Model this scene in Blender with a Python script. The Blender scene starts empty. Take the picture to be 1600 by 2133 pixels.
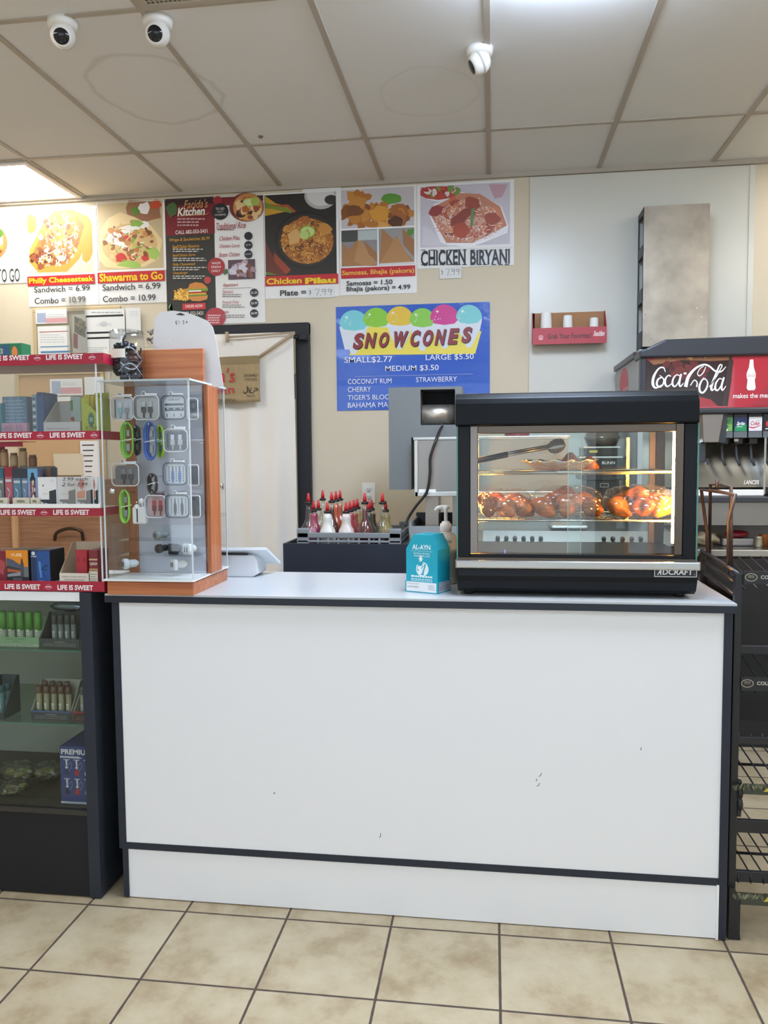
import bpy, bmesh, math, random
from mathutils import Vector, Matrix
random.seed(7)
sc = bpy.context.scene
COL = sc.collection
PI = math.pi

# ------------------------------------------------------------------ camera
YAW, PITCH, ROLL, FPX, CAMZ = 0.136705892, 0.0690107463, -0.00802786601, 1643.69968, 1.35
_fwd = Vector((-math.sin(YAW)*math.cos(PITCH), math.cos(YAW)*math.cos(PITCH), -math.sin(PITCH)))
_rt = Vector((math.cos(YAW), math.sin(YAW), 0)); _up = _rt.cross(_fwd)
RT = _rt*math.cos(ROLL) + _up*math.sin(ROLL); UP = -_rt*math.sin(ROLL) + _up*math.cos(ROLL)
cd = bpy.data.cameras.new('camera'); cam = bpy.data.objects.new('camera', cd); COL.objects.link(cam)
cd.sensor_fit = 'AUTO'; cd.sensor_width = 36.0; cd.lens = FPX*36.0/2133.0; cd.clip_start = 0.05
cam.matrix_world = Matrix(((RT.x, UP.x, -_fwd.x, 0), (RT.y, UP.y, -_fwd.y, 0), (RT.z, UP.z, -_fwd.z, CAMZ), (0, 0, 0, 1)))
sc.camera = cam

# ------------------------------------------------------------------ world, light, exposure
sc.view_settings.view_transform = 'Standard'; sc.view_settings.look = 'None'
sc.view_settings.gamma = 1.0; sc.view_settings.use_curve_mapping = False
sc.view_settings.exposure = 0.2
w = bpy.data.worlds.new('daylight'); sc.world = w; w.use_nodes = True
w.node_tree.nodes['Background'].inputs[0].default_value = (0.75, 0.87, 1.0, 1)
w.node_tree.nodes['Background'].inputs[1].default_value = 1.0
CEIL, WALLY, FRONTY = 2.96, 4.68, -3.6
TROFFER_E, AISLE_E, NEAR_E, WINDOW_W = 14.0, 9.5, 34.0, 20.0
def area(name, loc, rot, sx, sy, watts, col):
    l = bpy.data.lights.new(name, 'AREA'); l.shape = 'RECTANGLE'; l.size = sx; l.size_y = sy
    l.energy = watts; l.color = col
    o = bpy.data.objects.new(name, l); o.location = loc; o.rotation_euler = rot; COL.objects.link(o); return o
# daylight coming through the shop front behind the camera
for xw in (-2.4, 0.0, 2.4):
    area('window_daylight', (xw, FRONTY-0.25, 1.45), (PI/2, 0, 0), 2.2, 2.3, WINDOW_W, (0.72, 0.86, 1.0))
sc.cycles.use_denoising = True
sc.cycles.max_bounces = 10; sc.cycles.diffuse_bounces = 4; sc.cycles.glossy_bounces = 4
sc.cycles.transmission_bounces = 6; sc.cycles.transparent_max_bounces = 24
sc.cycles.caustics_reflective = False; sc.cycles.caustics_refractive = False
sc.cycles.sample_clamp_indirect = 6.0

# ------------------------------------------------------------------ pixel rays of the calibrated camera -> points on real planes
def ray(px, py): return _fwd + RT*((px-800.0)/FPX) - UP*((py-1066.5)/FPX)
def P(px, py, Y): d = ray(px, py); return Vector((0, 0, CAMZ)) + d*(Y/d.y)
def PZ(px, py, z): d = ray(px, py); return Vector((0, 0, CAMZ)) + d*((z-CAMZ)/d.z)
def PX(px, py, x): d = ray(px, py); return Vector((0, 0, CAMZ)) + d*(x/d.x)
def RC(x0, y0, x1, y1, Y):      # rectangle on the plane Y -> X0, X1, Z0, Z1
    xm, ym = (x0+x1)/2, (y0+y1)/2
    return P(x0, ym, Y).x, P(x1, ym, Y).x, P(xm, y1, Y).z, P(xm, y0, Y).z

# ------------------------------------------------------------------ colours and materials
def lin(c):
    c = c.lstrip('#'); r = [int(c[i:i+2], 16)/255.0 for i in (0, 2, 4)]
    return tuple(v/12.92 if v <= 0.04045 else ((v+0.055)/1.055)**2.4 for v in r)
MATS = {}
def mat(name, c='#808080', rough=0.5, metal=0.0, spec=0.5, var=0.0, vscale=20.0, bump=0.0, bscale=200.0, alpha=1.0, coat=0.0, stretch=None):
    if name in MATS: return MATS[name]
    m = bpy.data.materials.new(name); m.use_nodes = True; nt = m.node_tree; b = nt.nodes['Principled BSDF']
    rgb = lin(c)
    b.inputs['Base Color'].default_value = (*rgb, 1); b.inputs['Roughness'].default_value = rough
    b.inputs['Metallic'].default_value = metal; b.inputs['Specular IOR Level'].default_value = spec
    b.inputs['Coat Weight'].default_value = coat
    if alpha < 1: b.inputs['Alpha'].default_value = alpha
    if var or bump:
        tc = nt.nodes.new('ShaderNodeTexCoord'); mp = nt.nodes.new('ShaderNodeMapping'); nt.links.new(tc.outputs['Object'], mp.inputs[0])
        if stretch: mp.inputs['Scale'].default_value = stretch
    if var:
        n = nt.nodes.new('ShaderNodeTexNoise'); n.inputs['Scale'].default_value = vscale; n.inputs['Detail'].default_value = 5
        nt.links.new(mp.outputs[0], n.inputs['Vector'])
        r = nt.nodes.new('ShaderNodeValToRGB'); r.color_ramp.elements[0].position = 0.3; r.color_ramp.elements[1].position = 0.7
        r.color_ramp.elements[0].color = (*[v*(1-var) for v in rgb], 1); r.color_ramp.elements[1].color = (*[min(1, v*(1+var)) for v in rgb], 1)
        nt.links.new(n.outputs[0], r.inputs[0]); nt.links.new(r.outputs[0], b.inputs['Base Color'])
    if bump:
        n2 = nt.nodes.new('ShaderNodeTexNoise'); n2.inputs['Scale'].default_value = bscale; n2.inputs['Detail'].default_value = 4
        nt.links.new(mp.outputs[0], n2.inputs['Vector'])
        bp = nt.nodes.new('ShaderNodeBump'); bp.inputs['Strength'].default_value = bump; bp.inputs['Distance'].default_value = 0.01
        nt.links.new(n2.outputs[0], bp.inputs['Height']); nt.links.new(bp.outputs[0], b.inputs['Normal'])
    MATS[name] = m; return m
def glass(name, tint='#ffffff', rough=0.02, refl=1.0, haze=0.0, hazec='#dddddd'):
    if name in MATS: return MATS[name]
    m = bpy.data.materials.new(name); m.use_nodes = True; nt = m.node_tree; nt.nodes.remove(nt.nodes['Principled BSDF'])
    out = nt.nodes['Material Output']; t = nt.nodes.new('ShaderNodeBsdfTransparent'); g = nt.nodes.new('ShaderNodeBsdfGlossy')
    t.inputs[0].default_value = (*lin(tint), 1); g.inputs['Roughness'].default_value = rough
    fr = nt.nodes.new('ShaderNodeLayerWeight'); fr.inputs[0].default_value = 0.5      # Schlick: the same from both sides of the sheet
    pw = nt.nodes.new('ShaderNodeMath'); pw.operation = 'POWER'; pw.inputs[1].default_value = 5.0; nt.links.new(fr.outputs['Facing'], pw.inputs[0])
    mu = nt.nodes.new('ShaderNodeMath'); mu.operation = 'MULTIPLY_ADD'; mu.inputs[1].default_value = 0.9*min(1, refl); mu.inputs[2].default_value = 0.04*refl; nt.links.new(pw.outputs[0], mu.inputs[0])
    mx = nt.nodes.new('ShaderNodeMixShader'); nt.links.new(mu.outputs[0], mx.inputs[0]); nt.links.new(g.outputs[0], mx.inputs[2])
    if haze:
        d = nt.nodes.new('ShaderNodeBsdfDiffuse'); d.inputs[0].default_value = (*lin(hazec), 1)
        m2 = nt.nodes.new('ShaderNodeMixShader'); m2.inputs[0].default_value = haze
        nt.links.new(t.outputs[0], m2.inputs[1]); nt.links.new(d.outputs[0], m2.inputs[2]); nt.links.new(m2.outputs[0], mx.inputs[1])
    else: nt.links.new(t.outputs[0], mx.inputs[1])
    nt.links.new(mx.outputs[0], out.inputs[0]); MATS[name] = m; return m
def emit(name, c, s):
    if name in MATS: return MATS[name]
    m = bpy.data.materials.new(name); m.use_nodes = True; b = m.node_tree.nodes['Principled BSDF']
    b.inputs['Base Color'].default_value = (*lin(c), 1)
    b.inputs['Emission Color'].default_value = (*lin(c), 1); b.inputs['Emission Strength'].default_value = s
    MATS[name] = m; return m
def printmat(name, rough, spec=0.5):          # ink colours are stored on the faces
    if name in MATS: return MATS[name]
    m = bpy.data.materials.new(name); m.use_nodes = True; nt = m.node_tree; b = nt.nodes['Principled BSDF']
    a = nt.nodes.new('ShaderNodeAttribute'); a.attribute_name = 'ink'
    nt.links.new(a.outputs['Color'], b.inputs['Base Color']); b.inputs['Roughness'].default_value = rough; b.inputs['Specular IOR Level'].default_value = spec
    MATS[name] = m; return m
def wood(name, c1, c2, rough=0.4, axis='Z', scale=1.0):
    if name in MATS: return MATS[name]
    m = bpy.data.materials.new(name); m.use_nodes = True; nt = m.node_tree; b = nt.nodes['Principled BSDF']; b.inputs['Roughness'].default_value = rough
    tc = nt.nodes.new('ShaderNodeTexCoord'); mp = nt.nodes.new('ShaderNodeMapping'); nt.links.new(tc.outputs['Object'], mp.inputs[0])
    s = {'X': (4, 90, 90), 'Y': (90, 4, 90), 'Z': (90, 90, 4)}[axis]; mp.inputs['Scale'].default_value = tuple(v*scale for v in s)
    n = nt.nodes.new('ShaderNodeTexNoise'); n.inputs['Scale'].default_value = 1.0; n.inputs['Detail'].default_value = 4; n.inputs['Distortion'].default_value = 0.6
    nt.links.new(mp.outputs[0], n.inputs['Vector'])
    r = nt.nodes.new('ShaderNodeValToRGB'); r.color_ramp.elements[0].position = 0.35; r.color_ramp.elements[1].position = 0.65
    r.color_ramp.elements[0].color = (*lin(c1), 1); r.color_ramp.elements[1].color = (*lin(c2), 1)
    nt.links.new(n.outputs[0], r.inputs[0]); nt.links.new(r.outputs[0], b.inputs['Base Color']); MATS[name] = m; return m

# ------------------------------------------------------------------ mesh builder
class MB:
    def __init__(s): s.v = []; s.f = []; s.m = []; s.mats = []; s.sm = []; s.c = []; s.hascol = False
    def _mi(s, m):
        if m not in s.mats: s.mats.append(m)
        return s.mats.index(m)
    def add(s, vs, fs, m, smooth=False, col=None):
        o = len(s.v); s.v += [Vector(v) for v in vs]; i = s._mi(m)
        for f in fs: s.f.append([o+k for k in f]); s.m.append(i); s.sm.append(smooth); s.c.append(col or (1, 1, 1))
        if col: s.hascol = True
        return s
    def bm(s, b, m, smooth=False):
        b.verts.index_update(); s.add([v.co.copy() for v in b.verts], [[v.index for v in f.verts] for f in b.faces], m, smooth); b.free(); return s
    def box(s, x0, x1, y0, y1, z0, z1, m, bev=0.0, seg=2):
        x0, x1 = min(x0, x1), max(x0, x1); y0, y1 = min(y0, y1), max(y0, y1); z0, z1 = min(z0, z1), max(z0, z1)
        vs = [(x, y, z) for x in (x0, x1) for y in (y0, y1) for z in (z0, z1)]
        fs = [(0, 1, 3, 2), (4, 6, 7, 5), (0, 4, 5, 1), (2, 3, 7, 6), (0, 2, 6, 4), (1, 5, 7, 3)]
        if bev <= 0: return s.add(vs, fs, m)
        b = bmesh.new(); vv = [b.verts.new(v) for v in vs]
        for f in fs: b.faces.new([vv[i] for i in f])
        bmesh.ops.bevel(b, geom=list(b.edges), offset=bev, segments=seg, profile=0.5, affect='EDGES', clamp_overlap=True)
        return s.bm(b, m, False)
    def prism(s, pts, m, axis='y', a=0.0, b=0.1, smooth=False, bev=0.0):
        # pts: 2D outline; axis y -> (x,z) outline, axis x -> (y,z), axis z -> (x,y)
        def mk(p, t): return {'y': (p[0], t, p[1]), 'x': (t, p[0], p[1]), 'z': (p[0], p[1], t)}[axis]
        n = len(pts); vs = [mk(p, a) for p in pts] + [mk(p, b) for p in pts]
        bm_ = bmesh.new(); vv = [bm_.verts.new(v) for v in vs]
        bm_.faces.new(vv[:n]); bm_.faces.new(vv[n:][::-1])
        for i in range(n): bm_.faces.new((vv[i], vv[n+i], vv[n+(i+1) % n], vv[(i+1) % n]))
        bmesh.ops.recalc_face_normals(bm_, faces=list(bm_.faces))
        if bev > 0: bmesh.ops.bevel(bm_, geom=list(bm_.edges), offset=bev, segments=2, profile=0.5, affect='EDGES', clamp_overlap=True)
        return s.bm(bm_, m, smooth)
    def tube(s, pts, r, m, n=8, smooth=True, closed=False, cap=True, flat=1.0, up=None):
        pts = [Vector(p) for p in pts]; k = len(pts); vs = []; fs = []
        rr = r if isinstance(r, (list, tuple)) else [r]*k
        prev = None
        for i, p in enumerate(pts):
            if closed: t = pts[(i+1) % k] - pts[i-1]
            else: t = pts[min(i+1, k-1)] - pts[max(i-1, 0)]
            t.normalize()
            if prev is None:
                u = Vector(up) if up else (Vector((0, 0, 1)) if abs(t.z) < 0.9 else Vector((0, 1, 0)))
            else: u = prev
            a = t.cross(u)
            if a.length < 1e-6: a = t.cross(Vector((1, 0, 0.3)))
            a.normalize(); c = a.cross(t).normalized(); prev = c
            for j in range(n):
                th = 2*PI*j/n; vs.append(p + a*(math.cos(th)*rr[i]*flat) + c*(math.sin(th)*rr[i]))
        for i in range(k if closed else k-1):
            for j in range(n):
                a0 = i*n+j; a1 = i*n+(j+1) % n; b0 = ((i+1) % k)*n+j; b1 = ((i+1) % k)*n+(j+1) % n
                fs.append((a0, a1, b1, b0))
        if cap and not closed: fs.append(tuple(range(n))[::-1]); fs.append(tuple((k-1)*n+j for j in range(n)))
        return s.add(vs, fs, m, smooth)
    def lathe(s, prof, m, c=(0, 0, 0), n=20, smooth=True, axis=None):
        # prof: (r, z) from bottom up ; axis: optional Matrix turning z to another direction
        vs = []; fs = []; k = len(prof)
        for (r, z) in prof:
            for j in range(n):
                th = 2*PI*j/n; v = Vector((r*math.cos(th), r*math.sin(th), z))
                if axis is not None: v = axis @ v
                vs.append(v + Vector(c))
        for i in range(k-1):
            for j in range(n): fs.append((i*n+j, i*n+(j+1) % n, (i+1)*n+(j+1) % n, (i+1)*n+j))
        if prof[0][0] > 1e-5: fs.append(tuple(range(n))[::-1])
        if prof[-1][0] > 1e-5: fs.append(tuple((k-1)*n+j for j in range(n)))
        return s.add(vs, fs, m, smooth)
    def blob(s, c, r, m, rough=0.15, sub=3, seed=0, freq=2.0):
        from mathutils import noise
        b = bmesh.new(); bmesh.ops.create_icosphere(b, subdivisions=sub, radius=1.0)
        for v in b.verts:
            k = 1.0 + rough*noise.noise(v.co*freq + Vector((seed*3.1, seed*1.7, seed)))
            v.co = Vector((v.co.x*r[0]*k + c[0], v.co.y*r[1]*k + c[1], v.co.z*r[2]*k + c[2]))
        return s.bm(b, m, True)
    def grid(s, fn, nu, nv, m, smooth=True):
        vs = [fn(i/nu, j/nv) for j in range(nv+1) for i in range(nu+1)]
        fs = [(j*(nu+1)+i, j*(nu+1)+i+1, (j+1)*(nu+1)+i+1, (j+1)*(nu+1)+i) for j in range(nv) for i in range(nu)]
        return s.add(vs, fs, m, smooth)
    def xf(s, M): s.v = [M @ v for v in s.v]; return s
def obj(name, mb, parent=None, label=None):
    me = bpy.data.meshes.new(name); vs = mb.v
    o = bpy.data.objects.new(name, me); COL.objects.link(o)
    if parent is not None:
        Mi = WM[parent.name].inverted(); o.parent = parent; WM[o.name] = WM[parent.name].copy()
        vs = [Mi @ v for v in vs]
    else:
        xs = [v.x for v in vs]; ys = [v.y for v in vs]; zs = [v.z for v in vs]
        L = Vector(((min(xs)+max(xs))/2, (min(ys)+max(ys))/2, min(zs))); o.location = L; WM[o.name] = Matrix.Translation(L)
        vs = [v - L for v in vs]
    me.from_pydata([tuple(v) for v in vs], [], mb.f)
    for m in mb.mats: me.materials.append(m)
    me.polygons.foreach_set('material_index', mb.m); me.polygons.foreach_set('use_smooth', mb.sm)
    if mb.hascol:
        at = me.color_attributes.new('ink', 'FLOAT_COLOR', 'CORNER'); data = []
        for p, c in zip(mb.f, mb.c): data += [c[0], c[1], c[2], 1.0]*len(p)
        at.data.foreach_set('color', data)
    me.update()
    if label: o['label'] = label
    return o
WM = {}
def tag(o, label, cat, group=None):
    o['label'] = label; o['category'] = cat
    if group: o['group'] = group
    return o
def struct(name, mb, parent=None):
    o = obj(name, mb, parent)
    if parent is None: o['kind'] = 'structure'
    return o
def thing(name, loc, label, cat, group=None):
    o = bpy.data.objects.new(name, None); o.empty_display_size = 0.05; COL.objects.link(o); o.location = loc
    WM[o.name] = Matrix.Translation(Vector(loc)); return tag(o, label, cat, group)
def dup(root, loc, label, rotz=0.0, group=None):
    r = root.copy(); COL.objects.link(r); r.location = loc; r.rotation_euler = (0, 0, rotz); r['label'] = label
    if group: r['group'] = group
    for ch in list(root.children):
        c = ch.copy(); COL.objects.link(c); c.parent = r
        for g in list(ch.children):
            d = g.copy(); COL.objects.link(d); d.parent = c
    return r
def spline(pts, n=8):
    pts = [Vector(p) for p in pts]; out = []
    q = [pts[0]*2-pts[1]] + pts + [pts[-1]*2-pts[-2]]
    for i in range(1, len(q)-2):
        a, b, c, d = q[i-1:i+3]
        for k in range(n):
            t = k/n; out.append(0.5*((2*b) + (c-a)*t + (2*a-5*b+4*c-d)*t*t + (3*b-a-3*c+d)*t**3))
    out.append(pts[-1]); return out

# ------------------------------------------------------------------ flat printed artwork: shapes and lettering on a plane
_tx = bpy.data.curves.new('lettering_source', 'FONT'); _tx.resolution_u = 3
_to = bpy.data.objects.new('lettering_source', _tx); COL.objects.link(_to)
_tcache = {}
def glyphs(t, bold=0.0):
    k = (t, bold)
    if k not in _tcache:
        _tx.body = t; _tx.offset = bold
        bpy.context.view_layer.update()
        dg = bpy.context.evaluated_depsgraph_get(); me = _to.evaluated_get(dg).to_mesh()
        vs = [(v.co.x, v.co.y) for v in me.vertices]; fs = [list(p.vertices) for p in me.polygons]; _to.evaluated_get(dg).to_mesh_clear()
        xs = [v[0] for v in vs] or [0, 1]; ys = [v[1] for v in vs] or [0, 1]
        x0, x1, y0, y1 = min(xs), max(xs), min(ys), max(ys)
        _tcache[k] = ([((x-x0)/(x1-x0+1e-9), (y-y0)/(y1-y0+1e-9)) for x, y in vs], fs)
    return _tcache[k]
class Art:
    """origin O, axes U,V (unit), normal N.  fn turns the caller's 2D units into metres on the plane"""
    def __init__(s, O, U, V, fn=None, m=None, lift=0.0004, step=0.000006):
        s.O = Vector(O); s.U = Vector(U).normalized(); s.V = Vector(V).normalized(); s.N = s.U.cross(s.V).normalized()
        s.fn = fn or (lambda x, y: (x, y)); s.mb = MB(); s.k = 0; s.m = m or printmat('printed_ink', 0.45); s.lift = lift; s.step = step
    def _put(s, ab, fs, col):
        h = s.lift + s.step*s.k; s.k += 1
        s.mb.add([s.O + s.U*a + s.V*b + s.N*h for a, b in ab], fs, s.m, False, lin(col) if isinstance(col, str) else col)
    def poly(s, pts, col): s._put([s.fn(*p) for p in pts], [list(range(len(pts)))], col)
    def rect(s, x0, y0, x1, y1, col):
        a0 = s.fn(x0, (y0+y1)/2)[0]; a1 = s.fn(x1, (y0+y1)/2)[0]; b0 = s.fn((x0+x1)/2, y0)[1]; b1 = s.fn((x0+x1)/2, y1)[1]
        s._put([(a0, b0), (a1, b0), (a1, b1), (a0, b1)], [[0, 1, 2, 3]], col)
    def ell(s, cx, cy, rx, ry, col, n=24, a0=0.0, a1=2*PI):
        s.poly([(cx+rx*math.cos(a0+(a1-a0)*i/n), cy+ry*math.sin(a0+(a1-a0)*i/n)) for i in range(n if a1-a0 > 6.28 else n+1)], col)
    def blob(s, cx, cy, rx, ry, col, j=0.25, n=11, rot=0.0):
        p = []
        for i in range(n):
            t = 2*PI*i/n; k = 1+random.uniform(-j, j); x, y = rx*k*math.cos(t), ry*k*math.sin(t)
            p.append((cx+x*math.cos(rot)-y*math.sin(rot), cy+x*math.sin(rot)+y*math.cos(rot)))
        s.poly(p, col)
    def star(s, cx, cy, r0, r1, col, n=12):
        s.poly([(cx+(r0 if i % 2 else r1)*math.cos(PI*i/n), cy+(r0 if i % 2 else r1)*math.sin(PI*i/n)) for i in range(2*n)], col)
    def stroke(s, pts, w, col, smooth=True):
        q = [Vector((p[0], p[1], 0)) for p in pts]
        ws = w if isinstance(w, (list, tuple)) else None
        if smooth and len(q) > 2:
            k = 6; Q = spline(q, k); W = [ws[min(i//k, len(ws)-1)]*(1-(i % k)/k) + ws[min(i//k+1, len(ws)-1)]*((i % k)/k) for i in range(len(Q))] if ws else [w]*len(Q)
        else: Q = q; W = ws or [w]*len(Q)
        L = []; R_ = []
        for i, p in enumerate(Q):
            t = Q[min(i+1, len(Q)-1)] - Q[max(i-1, 0)]; t = t.normalized() if t.length > 1e-9 else Vector((1, 0, 0))
            nn = Vector((-t.y, t.x, 0))*(W[i]/2); L.append(p+nn); R_.append(p-nn)
        ab = [s.fn(p.x, p.y) for p in L] + [s.fn(p.x, p.y) for p in R_]; n = len(L)
        s._put(ab, [[i, i+1, n+i+1, n+i] for i in range(n-1)], col)
    def text(s, t, x0, y0, x1, y1, col, bold=0.0, shear=0.0, rise=0.0):
        # fits the lettering into the box (x0 left, y0 top, x1 right, y1 bottom in the caller's units)
        vs, fs = glyphs(t, bold)
        a0 = s.fn(x0, (y0+y1)/2)[0]; a1 = s.fn(x1, (y0+y1)/2)[0]; b1 = s.fn((x0+x1)/2, y0)[1]; b0 = s.fn((x0+x1)/2, y1)[1]
        W_ = a1-a0; H_ = b1-b0; sh = shear*H_; W2 = W_-abs(sh)
        s._put([(a0 + max(0, -sh) + u*W2 + v*sh, b0 + v*H_ + u*rise) for u, v in vs], fs, col)
    def lines(s, x0, y0, x1, n, dy, col, h=1.0, jag=0.3):     # rows of illegible small print
        for i in range(n):
            x = x0; xe = x1 - random.random()*jag*(x1-x0)
            while x < xe:
                wd = (x1-x0)*random.uniform(0.05, 0.16); s.rect(x, y0+i*dy, min(x+wd, xe), y0+i*dy+h, col); x += wd+(x1-x0)*0.025
    def rice(s, cx, cy, rx, ry, n, cols, L=4.0, W=1.1):
        for i in range(n):
            t = random.random()*2*PI; q = math.sqrt(random.random()); a = random.random()*PI; x, y = cx+rx*q*math.cos(t), cy+ry*q*math.sin(t)
            s.stroke([(x-L/2*math.cos(a), y-L/2*math.sin(a)), (x+L/2*math.cos(a), y+L/2*math.sin(a))], W, random.choice(cols), False)
    def chunks(s, cx, cy, rx, ry, n, cols, r=(5, 9)):
        for i in range(n):
            t = random.random()*2*PI; q = math.sqrt(random.random()); rr = random.uniform(*r)
            s.blob(cx+rx*q*math.cos(t), cy+ry*q*math.sin(t), rr, rr*random.uniform(0.5, 1), random.choice(cols), 0.3, 9, random.random()*3)
    def frame(s, x0, y0, x1, y1, X0, Y0, X1, Y1, col='#f1efec'):     # plain paper margin round a picture
        for q in ((X0, Y0, X1, y0), (X0, y1, X1, Y1), (X0, y0, x0, y1), (x1, y0, X1, y1)): s.rect(*q, col)
    def done(s, name, parent, label=None): return obj(name, s.mb, parent, label)
def wallart(Y, **k):          # artwork on a plane facing the camera, described in photograph pixels
    def fn(px, py): p = P(px, py, Y); return (p.x, p.z)
    return Art((0, Y, 0), (1, 0, 0), (0, 0, 1), fn, **k)
def faceart(x0, x1, z0, z1, Y, **k):   # a face looking towards the shop, 0..1 across and 0..1 downwards
    return Art((x0, Y, z0), (1, 0, 0), (0, 0, 1), lambda u, v: (u*(x1-x0), (1-v)*(z1-z0)), **k)
NTH = ['first', 'second', 'third', 'fourth', 'fifth', 'sixth', 'seventh', 'eighth', 'ninth']
# ================================================================== THE SETTING
XL, XR = -4.4, 3.4
def floor_mat():
    m = bpy.data.materials.new('floor_tile'); m.use_nodes = True; nt = m.node_tree; b = nt.nodes['Principled BSDF']; L = nt.links.new
    tc = nt.nodes.new('ShaderNodeTexCoord'); sp = nt.nodes.new('ShaderNodeSeparateXYZ'); L(tc.outputs['Object'], sp.inputs[0])
    def M(op, a, b_=None, c=None):
        n = nt.nodes.new('ShaderNodeMath'); n.operation = op
        for i, x in enumerate((a, b_, c)):
            if x is None: continue
            if isinstance(x, (int, float)): n.inputs[i].default_value = x
            else: L(x, n.inputs[i])
        return n.outputs[0]
    T = 0.3092
    def axis(o, x0):
        u = M('DIVIDE', M('SUBTRACT', o, x0), T); f = M('FRACT', u); d = M('MINIMUM', f, M('SUBTRACT', 1.0, f)); return M('FLOOR', u), M('MULTIPLY', d, T)
    iu, du = axis(sp.outputs[0], 0.0215); iv, dv = axis(sp.outputs[1], 2.168-0.3092*20)
    nz = nt.nodes.new('ShaderNodeTexNoise'); nz.inputs['Scale'].default_value = 30; L(tc.outputs['Object'], nz.inputs['Vector'])
    d = M('ADD', M('MINIMUM', du, dv), M('MULTIPLY', M('SUBTRACT', nz.outputs[0], 0.5), 0.0022))
    mr = nt.nodes.new('ShaderNodeMapRange'); mr.inputs['From Min'].default_value = 0.0024; mr.inputs['From Max'].default_value = 0.0042; L(d, mr.inputs[0])
    wn = nt.nodes.new('ShaderNodeTexWhiteNoise'); wn.noise_dimensions = '2D'; cx = nt.nodes.new('ShaderNodeCombineXYZ'); L(iu, cx.inputs[0]); L(iv, cx.inputs[1]); L(cx.outputs[0], wn.inputs['Vector'])
    n1 = nt.nodes.new('ShaderNodeTexNoise'); n1.inputs['Scale'].default_value = 7; n1.inputs['Detail'].default_value = 8; n1.inputs['Roughness'].default_value = 0.65
    va = nt.nodes.new('ShaderNodeVectorMath'); va.operation = 'ADD'; L(tc.outputs['Object'], va.inputs[0])
    sc_ = nt.nodes.new('ShaderNodeVectorMath'); sc_.operation = 'SCALE'; sc_.inputs['Scale'].default_value = 7.0; L(wn.outputs['Color'], sc_.inputs[0]); L(sc_.outputs[0], va.inputs[1]); L(va.outputs[0], n1.inputs['Vector'])
    r = nt.nodes.new('ShaderNodeValToRGB'); e = r.color_ramp.elements; e[0].position = 0.3; e[1].position = 0.72
    e[0].color = (*lin('#937f60'), 1); e[1].color = (*lin('#bdb095'), 1); k = e.new(0.5); k.color = (*lin('#ae9e81'), 1)
    L(n1.outputs[0], r.inputs[0])
    mx = nt.nodes.new('ShaderNodeMix'); mx.data_type = 'RGBA'; mx.inputs['A'].default_value = (*lin('#4a3d33'), 1); L(mr.outputs[0], mx.inputs['Factor']); L(r.outputs[0], mx.inputs['B'])
    L(mx.outputs['Result'], b.inputs['Base Color'])
    rr = M('SUBTRACT', 0.85, M('MULTIPLY', mr.outputs[0], 0.5)); L(rr, b.inputs['Roughness'])
    bp = nt.nodes.new('ShaderNodeBump'); bp.inputs['Strength'].default_value = 0.5; bp.inputs['Distance'].default_value = 0.004
    L(M('ADD', mr.outputs[0], M('MULTIPLY', n1.outputs[0], 0.15)), bp.inputs['Height']); L(bp.outputs[0], b.inputs['Normal']); return m
def ceil_mat():
    m = bpy.data.materials.new('ceiling_tile'); m.use_nodes = True; nt = m.node_tree; b = nt.nodes['Principled BSDF']; L = nt.links.new; b.inputs['Roughness'].default_value = 0.9
    b.inputs['Specular IOR Level'].default_value = 0.15
    tc = nt.nodes.new('ShaderNodeTexCoord'); prev = None
    base = lin('#ecebe8')
    col = None
    nd = nt.nodes.new('ShaderNodeTexNoise'); nd.inputs['Scale'].default_value = 5; L(tc.outputs['Object'], nd.inputs['Vector'])
    # two old water-stain rings with a shape of their own
    for (cx, cy, rx, ry, st) in ((RING1.x, RING1.y, 0.275, 0.33, 0.2), (RING2.x, RING2.y, 0.215, 0.24, 0.09)):
        mp = nt.nodes.new('ShaderNodeMapping'); mp.inputs['Location'].default_value = (-cx/rx, -cy/ry, 0); mp.inputs['Scale'].default_value = (1/rx, 1/ry, 0); L(tc.outputs['Object'], mp.inputs[0])
        ln = nt.nodes.new('ShaderNodeVectorMath'); ln.operation = 'LENGTH'; L(mp.outputs[0], ln.inputs[0])
        ad = nt.nodes.new('ShaderNodeMath'); ad.operation = 'MULTIPLY_ADD'; L(nd.outputs[0], ad.inputs[0]); ad.inputs[1].default_value = 0.35; L(ln.outputs['Value'], ad.inputs[2])
        r = nt.nodes.new('ShaderNodeValToRGB'); e = r.color_ramp.elements; e[0].position = 0.0; e[0].color = (0, 0, 0, 1); e[1].position = 1.0; e[1].color = (0, 0, 0, 1)
        mr = nt.nodes.new('ShaderNodeMapRange'); mr.inputs['From Min'].default_value = 0.0; mr.inputs['From Max'].default_value = 2.0; L(ad.outputs[0], mr.inputs[0])
        for p_, v_ in ((0.55, 0.0), (0.585, st), (0.615, 0.0)): q = e.new(p_); q.color = (v_, v_, v_, 1)
        L(mr.outputs[0], r.inputs[0])
        mx = nt.nodes.new('ShaderNodeMix'); mx.data_type = 'RGBA'; mx.inputs['B'].default_value = (*lin('#8f7c62'), 1)
        if prev is None: mx.inputs['A'].default_value = (*base, 1)
        else: L(prev, mx.inputs['A'])
        L(r.outputs[0], mx.inputs['Factor']); prev = mx.outputs['Result']
    L(prev, b.inputs['Base Color'])
    n = nt.nodes.new('ShaderNodeTexNoise'); n.inputs['Scale'].default_value = 260; L(tc.outputs['Object'], n.inputs['Vector'])
    bp = nt.nodes.new('ShaderNodeBump'); bp.inputs['Strength'].default_value = 0.12; bp.inputs['Distance'].default_value = 0.003; L(n.outputs[0], bp.inputs['Height']); L(bp.outputs[0], b.inputs['Normal']); return m
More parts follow.
